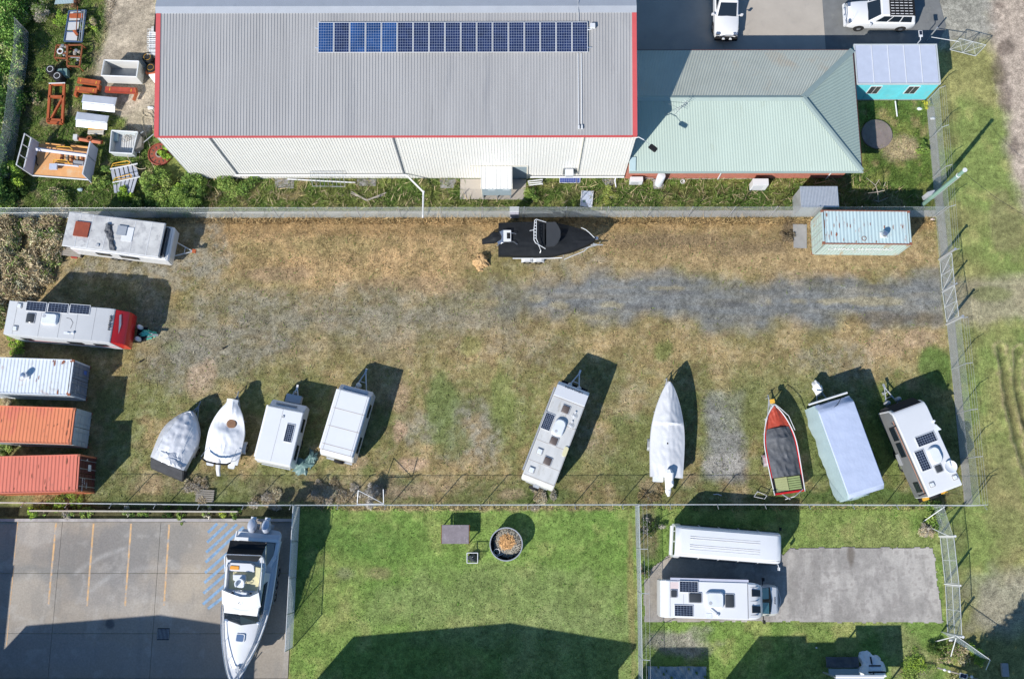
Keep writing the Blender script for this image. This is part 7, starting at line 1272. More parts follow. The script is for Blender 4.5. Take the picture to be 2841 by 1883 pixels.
# rusty cages with engine parts
for lb, pts, z in (('smaller rusty steel frame holding a grey ring of pipe', [(510, 408), (606, 408), (600, 530), (490, 520)], .6), ('larger rusty steel cage full of dark machine parts', [(612, 408), (745, 405), (718, 605), (605, 595)], .7)):
    t = Thing('rusty_cage', lb, 'machine frame', at_(qz([pts[0]])[0])); V = quad_frame(t, qz(pts), z, .09, .1, 'rust', 'beam', (.55,)); cx = sum(v.x for v in V)/4; cy = sum(v.y for v in V)/4
    for v in V: b = MB(); b.cbox((v.x, v.y, z/2), (.08, .08, z)); b.build('post', 'rust', t, world=True)
    rg = random.Random(3)
    for i in range(9): b = MB(); x = cx+rg.uniform(-.42, .42); y = cy+rg.uniform(-.55, .55); b.lathe([(.02, -.15), (rg.uniform(.06, .16), -.12), (rg.uniform(.06, .14), .12), (.02, .15)], (x, y, .3+rg.random()*.25), rg.choice('XYZ'), 9); b.build('machine_part', rg.choice(['rust', 'galv_dark', 'black_trim', 'timber_grey']), t, world=True)
    b = MB(); b.cbox((cx+.1, cy-.12, z-.05), (.7, .1, .07)); b.build('crossbar', 'galv' if z > .65 else 'rust', t, world=True)
g = Q(0, 0, 550, 470, .6); b = MB(); n = 16
for k_ in range(n): a0, a1 = 2*PI*k_/n, 2*PI*(k_+1)/n; b.tube((g[0]+.2*math.cos(a0), g[1]+.2*math.sin(a0), .68), (g[0]+.2*math.cos(a1), g[1]+.2*math.sin(a1), .68), .05, 6)
tag(b.build('pipe_ring', 'steel_white'), 'grey ring of pipe lying on the smaller rusty frame', 'pipe')
def flat_wheel(lb, c, z, r=.36, rim='steel_white', wd=.24, grp=None, spokes=True):
    t = Thing('loose_wheel', lb, 'wheel', c, random.random()*3, grp, z=z); b = MB(); b.lathe([(r*.62, 0), (r*.95, 0), (r, .04), (r, wd-.04), (r*.95, wd), (r*.64, wd)], n=22); b.build('tyre', 'tyre', t, smooth=True)
    b = MB(); b.lathe([(.02, wd*.5), (r*.58, wd*.5), (r*.64, wd+.01), (r*.6, wd+.012), (r*.56, wd*.7), (.02, wd*.6)], n=20); rm = b.build('rim', 'black_trim' if spokes else rim, t)
    if spokes:
        b = MB(); b.cyl((0, 0), r*.16, wd*.7, wd*.98, 12)
        for k_ in range(7): b.cbox((r*.34*math.cos(2*PI*k_/7), r*.34*math.sin(2*PI*k_/7), wd*.92), (r*.5, .055, .03), rz=2*PI*k_/7)
        b.build('spokes', rim, rm)
        b = MB(); b.lathe([(r*.56, wd*.8), (r*.56, wd+.015), (r*.65, wd+.015), (r*.65, wd*.8)], n=24, cap=False); b.build('rim_lip', rim, rm)
    return t
for i, (p, nm) in enumerate((((455, 628), 'upper left'), ((517, 688), 'lower right'))):
    for k_ in range(3):
        flat_wheel(('top alloy wheel of the %s stack beside the rusty cage' if k_ == 2 else ('middle' if k_ else 'bottom')+' wheel of the %s stack beside the rusty cage') % nm, Q(0, 0, *p, .7), .24*k_, grp='stacked alloy wheels')
b = MB(); g = Q(0, 0, 560, 655, .5); b.cbox((g[0], g[1], .25), (.75, .55, .5), rz=.1); b.cbox((g[0]-.1, g[1], .53), (.3, .5, .06), rz=.1); tag(b.build('machine_box', 'green_tarp'), 'dark green steel box half behind the stacked wheels', 'box')
# rusty ladder frame
t = Thing('rusty_ladder', 'rusty orange rectangular steel frame with one diagonal brace lying in the grass', 'steel frame', Q(0, 0, 500, 940)); quad_frame(t, qz([(453, 762), (578, 758), (560, 1115), (428, 1105)]), .45, .17, .2, 'orange_steel', 'beam', (.33, .93), diag=True)
b = MB(); A, B_ = Q(0, 0, 440, 757, .5), Q(0, 0, 590, 750, .5); b.cbox(((A[0]+B_[0])/2, (A[1]+B_[1])/2, .47), (1.2, .07, .06), rz=.03); b.build('end_bar', 'steel_white', t, world=True)
# orange brackets
def chan(lb, a, b_, w_, foot, m='orange_steel', z=.45):
    A = Vector((*Q(0, 0, *a, z), 0)); B_ = Vector((*Q(0, 0, *b_, z), 0)); d = B_-A; L = d.length; t = Thing('steel_bracket', lb, 'steel bracket', A.xy, math.atan2(d.y, d.x))
    b = MB(); b.box(0, L, -w_/2, w_/2, z-.12, z); b.build('channel', m, t, bevel=.02)
    for s_ in (-1, 1): b = MB(); b.box(0, L, s_*w_/2-.015, s_*w_/2+.015, z-.2, z+.03); b.build('flange', m, t)
    if foot: x = .08 if foot < 0 else L-.08; b = MB(); b.box(x-.09, x+.09, -w_/2-.32, -w_/2+.1, .05, z-.02); b.build('foot', m, t)
    for x in (L*.16, L*.84): b = MB(); b.box(x-.02, x+.02, -w_*.3, w_*.3, z, z+.02); b.build('bolt_strip', 'yellow_paint', t)
    return t
chan('upper orange steel bracket beside the open white bin', (700, 725), (905, 755), .36, 1); chan('lower orange steel bracket left of the long red one', (678, 805), (878, 825), .36, -1)
brk = chan('long dark red steel bracket with an arm below the open white bin', (950, 808), (1235, 822), .38, 0, 'red_steel'); A = Q(0, 0, 1228, 800, .4); B_ = Q(0, 0, 1212, 912, .3); b = MB(); b.tube((*A, .4), (A[0]+.12, (A[1]+B_[1])/2+.1, .4), .12, 4); b.tube((A[0]+.12, (A[1]+B_[1])/2+.1, .4), (*B_, .3), .14, 4)
b.build('arm', 'orange_steel', brk, world=True)
# open bin
def open_bin(name, lb, cat, px, z, m_out, th=.06, m_in=None, floor=.25, base=None):
    V = [Vector((*G(*p, z), 0)) for p in px]; c_ = sum(V, Vector())/4; t = Thing(name, lb, cat, c_.xy); base = base or .9
    for i in range(4):
        a, b1 = V[i], V[(i+1) % 4]; ia, ib = c_+(a-c_)*(1-th), c_+(b1-c_)*(1-th); oa, ob = c_+(a-c_)*base, c_+(b1-c_)*base; ja, jb = c_+(a-c_)*(base-th), c_+(b1-c_)*(base-th)
        b = MB(); b.loft([[(*oa.xy, .06), (*ob.xy, .06), (*jb.xy, .06), (*ja.xy, .06)], [(*a.xy, z), (*b1.xy, z), (*ib.xy, z), (*ia.xy, z)]]); b.build('side_panel', m_out, t, world=True)
        b = MB(); b.tube((*a.xy, z), (*b1.xy, z), .045, 6); b.build('rim', 'steel_white', t, world=True)
    b = MB(); b.prism([(c_+(v-c_)*(base-th)).xy for v in V], .02, floor); b.build('floor', m_in or m_out, t, world=True); return t, V
bt, V = open_bin('open_bin', 'large open topped white steel bin with stained walls near the warehouse corner', 'bin', qz([(945, 545), (1258, 556), (1238, 697), (918, 685)]), 1.25, 'white_aged', .05, 'galv_dark', .12, 1.0)
t, V = open_bin('skip_bin', 'small grey steel tub with coiled cables on its ribbed floor', 'bin', qz([(1012, 1182), (1248, 1196), (1200, 1392), (993, 1380)]), .85, 'pale_door', .06, 'caravan_grey', .25, .96)
c_ = sum(V, Vector())/4
for i in range(9): b = MB(); x = -.6+i*.17; b.box(c_.x+x+.2, c_.x+x+.28, c_.y-.6, c_.y+.6, .25, .28); b.build('floor_rib', 'white_aged', t, world=True)
b = MB(); rg = random.Random(6); g = Q(0, 0, 1150, 1240, .35); 
for k_ in range(5):
    ox, oy, rr = rg.uniform(-.25, .25), rg.uniform(-.2, .2), rg.uniform(.12, .28)
    for i in range(12): a0, a1 = 2*PI*i/12, 2*PI*(i+1)/12; b.tube((g[0]+ox+rr*math.cos(a0), g[1]+oy+rr*math.sin(a0), .36+.02*k_), (g[0]+ox+rr*math.cos(a1), g[1]+oy+rr*math.sin(a1), .36+.02*k_), .015, 4)
tag(b.build('cable_coil', 'timber_grey'), 'tangled brown cable coils inside the grey tub', 'cable'); b = MB(); g = Q(0, 0, 1045, 1235, .5); b.cbox((g[0], g[1], .4), (.32, .75, .3)); tag(b.build('storage_case', 'sage_cover', bevel=.03), 'pale blue case standing inside the grey tub', 'case')
b = MB(); g = Q(0, 0, 1245, 1290, .5); b.T = Matrix.Translation((g[0], g[1], .0)); b.loft([[(-.05, -.7, .1), (-.05, .7, .1), (-.05, .7, .8), (-.05, -.7, .8)], [(.35, -.35, .15), (.35, .35, .15), (.35, .35, .6), (.35, -.35, .6)]]); b.build('hopper_end', 'timber_grey', t, world=True)
# tyres with orange rims + signboard by the wall
flat_wheel('upper tyre with orange rim lying against the warehouse wall', Q(0, 0, 1335, 520, .8), .55, .40, 'yellow_paint', .3, 'tyres with orange rims', False); flat_wheel('lower tyre with orange rim lying against the warehouse wall', Q(0, 0, 1358, 605, .8), .4, .38, 'yellow_paint', .3, 'tyres with orange rims', False)
for lb, p in (('plain black tyre under the upper orange rimmed wheel', (1335, 520)), ('plain black tyre under the lower orange rimmed wheel', (1358, 605))): g = Q(0, 0, *p, .8); flat_wheel(lb, g, .08, .40, 'black_trim', .3, None, False)
b = MB(); g = Q(0, 0, 1365, 650, .6); b.cbox((g[0], g[1], .45), (.75, .22, .3)); tag(b.build('axle_end', 'orange_steel'), 'orange axle end below the tyres at the warehouse wall', 'axle')
b = MB(); g = Q(0, 0, 1378, 690, .5); b.cbox((g[0]+.1, g[1], .4), (.9, .5, .05), rz=-.9, rx=.3); tag(b.build('sign_board', 'sign_white'), 'white board with blue stripe leaning under the warehouse barge', 'board')
# wire cages of drums along the wall
for i in range(4):
    g = Q(0, 0, 1378, 300+i*52, 1.0); t = Thing('wire_cage', ['topmost', 'second', 'third', 'lowest'][i]+' pale wire cage of packs stacked along the left warehouse wall', 'cage', g); 
    b = MB(); b.box(-.32, .45, -.28, .28, .1, .8); b.build('pack', 'caravan_grey', t); b = MB()
    for x in (-.36, .05, .48):
        for y in (-.31, .31): b.tube((x, y, 0), (x, y, 1.0), .015, 4)
    for z in (.2, .6, 1.0): b.path([(-.36, -.31, z), (.48, -.31, z), (.48, .31, z), (-.36, .31, z), (-.36, -.31, z)], .013, 4)
    b.path([(-.36, 0, 1.0), (.48, 0, 1.0)], .013, 4); b.build('wire_frame', 'galv', t)
b = MB(); g = Q(0, 0, 1395, 270, 1.0); b.cbox((g[0]+.1, g[1], .5), (.6, .5, 1.0)); tag(b.build('white_crate', 'white_aged'), 'white crate above the wire cages at the warehouse wall', 'crate')
b = MB(); g = Q(0, 0, 1408, 170, 1.0); b.cbox((g[0]+.2, g[1], .6), (.35, 2.2, 1.2)); tag(b.build('dark_cabinet', 'black_trim'), 'narrow dark cabinet at the top of the left warehouse wall', 'cabinet')
# aluminium toolboxes
def toolbox(lb, p, z, opened):
    V = [Vector((*Q(0, 0, *v, z), 0)) for v in p]; c_ = sum(V, Vector())/4; t = Thing('toolbox', lb, 'toolbox', c_.xy)
    b = MB(); b.loft([[(*(c_+(v-c_)*.97).xy, .08) for v in V], [(*v.xy, z-.08) for v in V]]); b.build('box', 'mirror_alloy', t, world=True)
    b = MB(); b.loft([[(*(c_+(v-c_)*1.03).xy, z-.07) for v in V], [(*(c_+(v-c_)*1.03).xy, z-.01) for v in V], [(*(c_+(v-c_)*.9).xy, z+.03) for v in V]]); b.build('lid', mat('lid_silver', (.55, .57, .62), .3, .35, bump=(.1, 3, .05)), t, world=True)
    f = V[3]-V[2]; n_ = Vector((f.y, -f.x, 0)).normalized(); d = f.normalized(); mid_ = (V[3]+V[2])/2-n_*.02 if (((V[3]+V[2])/2-c_).dot(n_) < 0) else (V[3]+V[2])/2+n_*.02
    dirn = ((V[3]+V[2])/2-c_).normalized(); a = V[3]+dirn*.02; e_ = V[2]+dirn*.02; b = MB(); b.add([(*a.xy, z-.12), (*e_.xy, z-.12), (*(e_+dirn*.40).xy, z-.31), (*(a+dirn*.40).xy, z-.31)], [(0, 1, 2, 3)]); b.build('drop_door', 'mirror_alloy', t, world=True); return t
toolbox('upper mirror bright aluminium toolbox glaring in the sun', [(758, 856), (1055, 884), (1036, 955), (742, 926)], .7, 0); toolbox('lower mirror bright aluminium toolbox with open corner', [(702, 1014), (982, 1050), (965, 1112), (683, 1084)], .7, 1)
# yellow topped pallet
g = Q(0, 0, 865, 1185, .3); t = Thing('pallet', 'timber pallet with yellow slats below the lower aluminium toolbox', 'pallet', g, -.03)
for i in range(5): b = MB(); b.box(-.58, .58, -.25+i*.12, -.16+i*.12, .22, .26); b.build('slat', 'yellow_paint' if i > 2 else 'timber_pale', t)
for x in (-.5, 0, .5): b = MB(); b.box(x-.05, x+.05, -.25, .33, 0, .22); b.build('bearer', 'timber_grey', t)
# orange beam with ring
t = Thing('drawbar_beam', 'orange red towing beam with a dark ring above the truck tray', 'beam', Q(0, 0, 790, 1268)); A, B_ = Q(0, 0, 665, 1248, .4), Q(0, 0, 925, 1288, .4); b = MB(); b.tube((*A, .35), (*B_, .35), .16, 4); b.build('beam', 'orange_steel', t, world=True)
b = MB(); g = Q(0, 0, 810, 1255, .55); b.lathe([(.1, .4), (.1, .6), (.2, .6), (.2, .4)], (*g, 0), n=16, cap=False); b.build('ring', 'rust', t, world=True); b = MB(); g = Q(0, 0, 685, 1245, .5); b.cbox((*g, .45), (.3, .4, .3)); b.build('plate', 'white_aged', t, world=True)
# big rusty wheel
g = Q(0, 0, 1445, 1395, .2); t = Thing('iron_wheel', 'big rusty iron wheel with oval holes lying under a green plant', 'wheel', g); b = MB(); b.lathe([(.78, .0), (.85, .02), (.86, .2), (.8, .22), (.78, .1)], n=32, cap=False); b.build('rim', 'wheel_red', t); b = MB(); b.lathe([(.02, .1), (.8, .1), (.8, .14), (.3, .16), (.02, .16)], n=28); b.build('disc', 'wheel_red', t)
b = MB(); b.lathe([(.2, .16), (.2, .26), (.28, .26), (.28, .16)], n=18, cap=False); b.build('hub', 'timber_grey', t)
for k_ in range(12): a_ = 2*PI*k_/12; b = MB(); b.cbox((.58*math.cos(a_), .58*math.sin(a_), .145), (.2, .09, .02), rz=a_); b.build('hole', 'soil', t)
# hoses and poles
def hose(lb, pts, c=0, r=0, z=.08, rad=.022, m='hose'):
    P = [Vector((*Q(c, r, *p, z), z)) for p in pts]; L = []
    for i in range(len(P)-1):
        p0, p1, p2, p3 = P[max(i-1, 0)], P[i], P[i+1], P[min(i+2, len(P)-1)]
        for k_ in range(5): u = k_/5; L.append(.5*((2*p1)+(p2-p0)*u+(2*p0-5*p1+4*p2-p3)*u*u+(3*p1-p0-3*p2+p3)*u**3))
    b = MB(); b.path([tuple(p) for p in L+[P[-1]]], rad, 5); tag(b.build('hose', m), lb, 'hose')
hose('looped beige hose trailing down beside the warehouse corner', [(1390, 1080), (1340, 1030), (1285, 1060), (1290, 1130), (1330, 1250), (1360, 1340), (1360, 1440), (1420, 1560)]); hose('beige hose curling over itself above the looped one', [(1385, 1040), (1350, 985), (1290, 990), (1285, 1030), (1320, 1060), (1370, 1070), (1385, 1180)])
hose('thin hose draped from the grey tub over the slatted tray', [(1150, 1385), (1160, 1430), (1200, 1490), (1260, 1530), (1320, 1525)], z=.5)
b = MB(); b.tube((*Q(0, 0, 1270, 1318, .1), .1), (*Q(0, 0, 1390, 1218, 1.4), 1.4), .035); tag(b.build('leaning_pole', 'galv'), 'grey pole leaning from the ground to the warehouse corner', 'pole'); b = MB(); b.tube((*Q(0, 0, 1250, 1225, .5), .5), (*Q(0, 0, 1300, 1192, .8), .8), .05); tag(b.build('pipe_stub', 'galv_dark'), 'short dark pipe sticking out behind the grey tub', 'pipe')
# truck tray
c7 = lambda x, y: (x/5.633, 360+y/5.633)
T7 = lambda x, y, z=0: (*G(*c7(x, y), z), z)
t = Thing('truck_tray', 'old white truck tray body with rusty orange floor standing in the weeds', 'truck body', T7(950, 500)[:2]); f0 = .45
fl = [T7(605, 215, f0), T7(1430, 300, f0), T7(1395, 775, f0), T7(508, 715, f0)]; b = MB(); b.prism([p[:2] for p in fl], .3, f0); b.build('floor', 'truck_floor', t, world=True)
def wall(A, B_, A1, B1, m, nm, th=.07):
    A, B_, A1, B1 = map(Vector, (A, B_, A1, B1)); n_ = (B_-A).cross(A1-A).normalized()*th; b = MB(); b.add([A, B_, B1, A1, A+n_, B_+n_, B1+n_, A1+n_], [(0, 1, 2, 3), (7, 6, 5, 4), (0, 4, 5, 1), (1, 5, 6, 2), (2, 6, 7, 3), (3, 7, 4, 0)]); return b.build(nm, m, t, world=True)
hbA, hbB = Vector(T7(610, 205, f0)), Vector(T7(510, 715, f0)); up = Vector((0, 0, 1.75)); hbA1, hbB1 = Vector(T7(385, 62, 2.15)), Vector(T7(255, 545, 2.15))
wall(hbA, hbB, hbA.lerp(hbA1, .55), hbB.lerp(hbB1, .55), 'lavender_paint', 'headboard')
for A, B_ in ((hbA1, hbB1), (hbA, hbA1), (hbB, hbB1), (hbA.lerp(hbA1, .55), hbB.lerp(hbB1, .55))): b = MB(); b.tube(A, B_, .05, 5); b.build('headboard_rail', 'steel_white', t, world=True)
for f in (.33, .67): b = MB(); b.tube(hbA1.lerp(hbB1, f), hbA.lerp(hbA1, .55).lerp(hbB.lerp(hbB1, .55), f), .035, 5); b.build('headboard_bar', 'steel_white', t, world=True)
b = MB(); mesh_pts = [(hbA1, hbB1)]; b.add([hbA1, hbB1, hbB.lerp(hbB1, .55), hbA.lerp(hbA1, .55)], [(0, 1, 2, 3)]) if False else None
ga, gb = Vector(T7(1535, 300, .3)), Vector(T7(1432, 830, .3)); ga1, gb1 = Vector(T7(1412, 185, 1.35)), Vector(T7(1292, 690, 1.35)); wall(ga, gb, ga1, gb1, 'lavender_paint', 'tailgate'); b = MB(); b.tube(ga1, gb1, .05, 5); b.build('gate_rail', 'steel_white', t, world=True)
for f in (.4,): b = MB(); b.tube(ga.lerp(gb, f), ga1.lerp(gb1, f), .03, 5); b.build('hinge_bar', 'trim_grey', t, world=True)
b = MB(); b.tube(T7(508, 715, f0+.02), T7(1420, 785, f0+.02), .05, 5); b.build('side_rail', 'steel_white', t, world=True)
for a, b_ in (((720, 215), (1010, 250)), ((1110, 245), (1380, 275))): b = MB(); A, B_ = T7(*a, .5), T7(*b_, .5); b.tube(A, B_, .1, 4); b.build('side_board', 'shingle_orange', t, world=True)
b = MB(); A, B_ = Vector(T7(570, 300, 1.0)), Vector(T7(1355, 400, 1.0)); b.tube(A, B_, .14, 4); b.build('centre_beam', 'lavender_paint', t, world=True)
for pts in ([(885, 310), (890, 262), (1090, 270), (1150, 330)], [(835, 520), (840, 468), (1050, 478), (1100, 545)]): b = MB(); b.path([T7(*p, .8) for p in pts], .03); b.path([T7(pts[0][0]+5, pts[0][1]-25, .65), T7(pts[3][0]-5, pts[3][1]-22, .65)], .022); b.build('yellow_rail', 'yellow_paint', t, world=True)
b = MB(); A, B_ = T7(800, 575, .8), T7(870, 570, .8); b.cbox((A[0]+.15, A[1], .75), (.55, .42, .2)); b.tube(T7(850, 535, .8), T7(1230, 570, .8), .06, 4); b.build('side_arm', 'portable_roof', t, world=True)
rg = random.Random(2)
for i in range(5): b = MB(); A = T7(965+i*80, 430+i*8, .5); b.cbox((A[0], A[1], .5), (.14, .55, .08), rz=.1); b.build('floor_batten', 'timber_grey' if i % 2 else 'rust', t, world=True)
b = MB(); A = T7(1225, 520, .6); b.cbox((A[0], A[1], .55), (.75, .3, .2), rz=-.1); b.build('dark_bracket', 'trim_grey', t, world=True); b = MB(); b.path([T7(555, 390, .5), T7(575, 450, .5), T7(565, 520, .5), T7(595, 560, .5)], .04); b.build('rubber_hose', 'black_trim', t, world=True)
# slatted ute tray with yellow rails
t = Thing('slatted_tray', 'faded blue slatted tray with two yellow rails among the weeds', 'tray', T7(1930, 740)[:2])
for (a, b_, c_, d_) in (((1720, 620), (2130, 535), (2180, 730), (1760, 820)), ((1760, 830), (2160, 745), (2080, 990), (1780, 985))):
    V = [Vector(T7(*p, .45)) for p in (a, b_, c_, d_)]
    for i in range(6):
        f0_, f1_ = (i+.1)/6, (i+.85)/6; b = MB(); b.prism([V[0].lerp(V[1], f0_).xy, V[0].lerp(V[1], f1_).xy, V[3].lerp(V[2], f1_).xy, V[3].lerp(V[2], f0_).xy], .38, .45); b.build('slat', mat('faded_slat', (.36, .38, .44), .7, var=.15, dirt=((.3, .24, .2), .3, 2)), t, world=True)
for (a, b_) in (((1720, 615), (2150, 530)), ((1760, 825), (2190, 735))): b = MB(); b.tube(T7(*a, .55), T7(*b_, .55), .05, 5); b.build('cross_beam', 'steel_white', t, world=True)
for pts in ([(1735, 600), (1765, 530), (1990, 485), (2030, 510), (2005, 545)], [(1770, 810), (1800, 755), (2030, 695), (2060, 720), (2035, 755)]): b = MB(); b.path([T7(*p, .85) for p in pts], .032); b.path([T7(pts[1][0]-5, pts[1][1]+32, .7), T7(pts[3][0]-5, pts[3][1]+25, .7)], .022); b.build('yellow_rail', 'yellow_paint', t, world=True)
b = MB(); blob_mesh(b, .3, .24, .25, 5); o = b.build('boulder', 'concrete_warm'); o.location = (*T7(95, 1000)[:2], 0); tag(o, 'tan boulder at the corner of the left fence', 'boulder')
b = MB(); blob_mesh(b, .2, .14, .12, 6); o = b.build('stone', 'sage_cover'); o.location = (*T7(1265, 945)[:2], .1); tag(o, 'pale flat stone in the weeds below the truck tray', 'stone')
# ---------- grass strip south of the warehouse ----------
t = Thing('ladder_rack', 'white wire rack leaning on the warehouse wall over a long pipe', 'rack', Q(1, 1, 680, 155)); A, B_, C_, D_ = (Vector((*Q(1, 1, 548, 152, .1), .1)), Vector((*Q(1, 1, 842, 156, .1), .1)), Vector((*Q(1, 1, 815, 22, 1.6), 1.6)), Vector((*Q(1, 1, 522, 22, 1.6), 1.6)))
b = MB(); b.path([A, B_, C_, D_, A], .022); b.build('rack_frame', 'galv', t, world=True)
for i in range(1, 8): b = MB(); b.tube(A.lerp(B_, i/8), D_.lerp(C_, i/8), .014, 4); b.build('rung', 'galv', t, world=True)
b = MB(); b.tube((*Q(1, 1, 318, 88, .15), .15), (*Q(1, 1, 935, 120, .1), .1), .05, 6); tag(b.build('long_pipe', 'plastic_white'), 'long white pipe lying along the warehouse wall under the wire rack', 'pipe')
def cbx(c_, r_, x0, y0, x1, y1, z): A, B_ = Q(c_, r_, x0, y0, z), Q(c_, r_, x1, y1, z); return A[0], B_[0], B_[1], A[1]
x0, x1, y0, y1 = cbx(2, 1, 46, 338, 130, 400, 1.3); t = Thing('electrical_cabinet', 'pale grey double door cabinet standing on the fence strip above the black boat', 'cabinet', (x0, y0)); b = MB(); b.box(0, x1-x0, .1, .5, 0, 1.35); b.build('case', 'caravan_grey', t, bevel=.01); b = MB(); b.box(.02, (x1-x0)*.6, .08, .098, .1, 1.3); b.build('door', 'lavender_paint', t); b = MB(); b.box((x1-x0)*.62, (x1-x0)-.02, .08, .098, .1, 1.3); b.build('door', 'lavender_paint', t)
t = Thing('solar_module', 'small blue solar panel leaning at the foot of the warehouse wall', 'solar panel', Q(2, 1, 590, 128)); A = Q(2, 1, 497, 128, .1); B_ = Q(2, 1, 685, 128, .1); wdt = B_[0]-A[0]; solar(t, (0, .3), (wdt, .75), .3, (9, 4), mat('cell_violet', (.04, .06, .22), .3, var=.2), tiltM=Matrix.Rotation(R_(48), 4, 'X'))
V = [Q(2, 1, *p, .15) for p in ((702, 192), (803, 197), (790, 342), (686, 330))]; t = Thing('metal_tray', 'flat grey metal tray with a hole lying in the grass strip', 'tray', V[0]); b = MB(); b.prism([(v[0], v[1]) for v in V], .1, .13); b.build('base', 'portable_roof', t, world=True)
for i in (0, 2): a, b_ = V[(i+1) % 4], V[(i+2) % 4]; b = MB(); b.tube((*a, .17), (*b_, .17), .035, 4); b.build('lip', 'steel_white', t, world=True)
g = Q(2, 1, 722, 287, .2); b = MB(); b.cbox((*g, .136), (.2, .2, .01)); b.build('hole', 'green_tarp', t, world=True)
t = Thing('pipe_rack', 'low rack of white pipes beside the porch slab', 'pipe rack', Q(2, 1, 280, 120))
for (a, b_) in (((210, 108), (345, 92)), ((215, 125), (335, 115)), ((225, 143), (345, 130))): b = MB(); b.tube((*Q(2, 1, *a, .35), .35), (*Q(2, 1, *b_, .35), .35), .045, 6); b.build('pipe', 'plastic_white', t, world=True)
b = MB(); b.tube((*Q(2, 1, 215, 100, .25), .25), (*Q(2, 1, 225, 148, .25), .25), .04, 4); b.tube((*Q(2, 1, 338, 90, .25), .25), (*Q(2, 1, 345, 140, .25), .25), .04, 4); b.build('support', 'trim_grey', t, world=True)
# straw mound, small litter
t = Thing('straw_mound', 'heap of tan straw beside the stern of the black boat', 'straw heap', Q(1, 1, 2075, 835)); b = MB(); blob_mesh(b, .55, .48, .55, 12, 26, 9, rough=.5); b.build('heap', 'straw', t); b = MB(); b.T = Matrix.Translation((-.1, -.42, 0)); blob_mesh(b, .32, .28, .28, 15, 20, 6, rough=.6); b.build('heap_foot', 'straw', t)
t = Thing('tarp_heap', 'crumpled dark green tarp between the solar camper and the white caravan', 'tarp', Q(1, 2, 500, 1130)); b = MB(); b.T = Matrix.Translation((-.3, -.1, 0)) @ Matrix.Rotation(.5, 4, 'Z'); blob_mesh(b, .75, .5, .28, 3, 30, 8, rough=.7); b.build('tarp_fold', 'green_tarp', t); b = MB(); b.T = Matrix.Translation((.35, .4, 0)); blob_mesh(b, .3, .5, .36, 14, 24, 8, rough=.8); b.build('tarp_fold', 'green_tarp', t)
g = Q(0, 2, 1855, 1420, .15); t = Thing('pallet', 'weathered grey pallet overgrown by grass near the south fence', 'pallet', g, -.04)
for i in range(6): b = MB(); b.box(-.62, .62, -.4+i*.14, -.3+i*.14, .12, .15); b.build('slat', 'timber_grey', t)
for x in (-.5, .5): b = MB(); b.box(x-.05, x+.05, -.4, .4, .0, .12); b.build('bearer', 'timber_grey', t)
for i, (c_, r_, x, y, lb) in enumerate([(0, 2, 1275, 205, 'black and white bird on the gravel left of the tarped boat'), (0, 2, 2030, 85, 'black bird on the gravel far above the white covered runabout')]):
    g = Q(c_, r_, x, y, .1); t = Thing('bird', lb, 'bird', g, .5); b = MB(); b.lathe([(.01, -.17), (.05, -.1), (.065, 0), (.05, .08), (.03, .14), (.01, .17)], (0, 0, .12), 'X', 8); b.lathe([(.01, -.04), (.035, 0), (.01, .05)], (.17, 0, .19), 'X', 8); b.tube((-.15, 0, .12), (-.3, 0, .11), .02, 4); b.tube((0, .02, .1), (0, .02, 0), .006, 3); b.tube((0, -.02, .1), (0, -.02, 0), .006, 3); b.build('body', 'black_trim' , t, smooth=True)
b = MB(); b.path([(*Q(2, 2, 1890, 1407), .05), (*Q(2, 2, 1930, 1405), .06), (*Q(2, 2, 1965, 1418), .05)], .03, 5); tag(b.build('white_stick', 'plastic_white'), 'short bent white pipe in the grass below the empty parking patch', 'pipe')
t = Thing('crab_pot_frame', 'small white frame box beside the stern of the red boat', 'frame', Q(3, 2, 40, 1375)); b = MB(); b.path([(*Q(3, 2, 5, 1350, .4), .4), (*Q(3, 2, 88, 1385, .4), .4), (*Q(3, 2, 70, 1415, .4), .4), (*Q(3, 2, -25, 1395, .4), .4), (*Q(3, 2, 5, 1350, .4), .4)], .02); b.path([(*Q(3, 2, 5, 1350, .4), .4), (*Q(3, 2, 5, 1360), .02)], .02); b.path([(*Q(3, 2, 88, 1385, .4), .4), (*Q(3, 2, 88, 1395), .02)], .02); b.build('frame_rods', 'steel_white', t, world=True)
def scrap(lb, c_, r_, x, y, s, m='plastic_white'):
    g = Q(c_, r_, x, y); b = MB(); blob_mesh(b, s, s*.6, s*.5, int(x)); o = b.build('litter', m); o.location = (*g, 0); tag(o, lb, 'litter')
scrap('white plastic bag at the foot of the warehouse near the iron wheel', 0, 0, 1365, 980, .25); scrap('red and white wrapper in the yard corner beside the fence', 3, 1, 1555, 442, .18, 'pink_patch'); scrap('white rag on the fence strip left of the grey cabinet', 1, 1, 2090, 412, .1); scrap('white lump at the foot of the lowest gate post', 3, 3, 1718, 1188, .14); scrap('white pipe elbow on the strip right of the round tank lid', 3, 0, 1555, 1050, .2)
scrap('white rag under the waste pipe of the turquoise office', 3, 0, 1440, 965, .2)
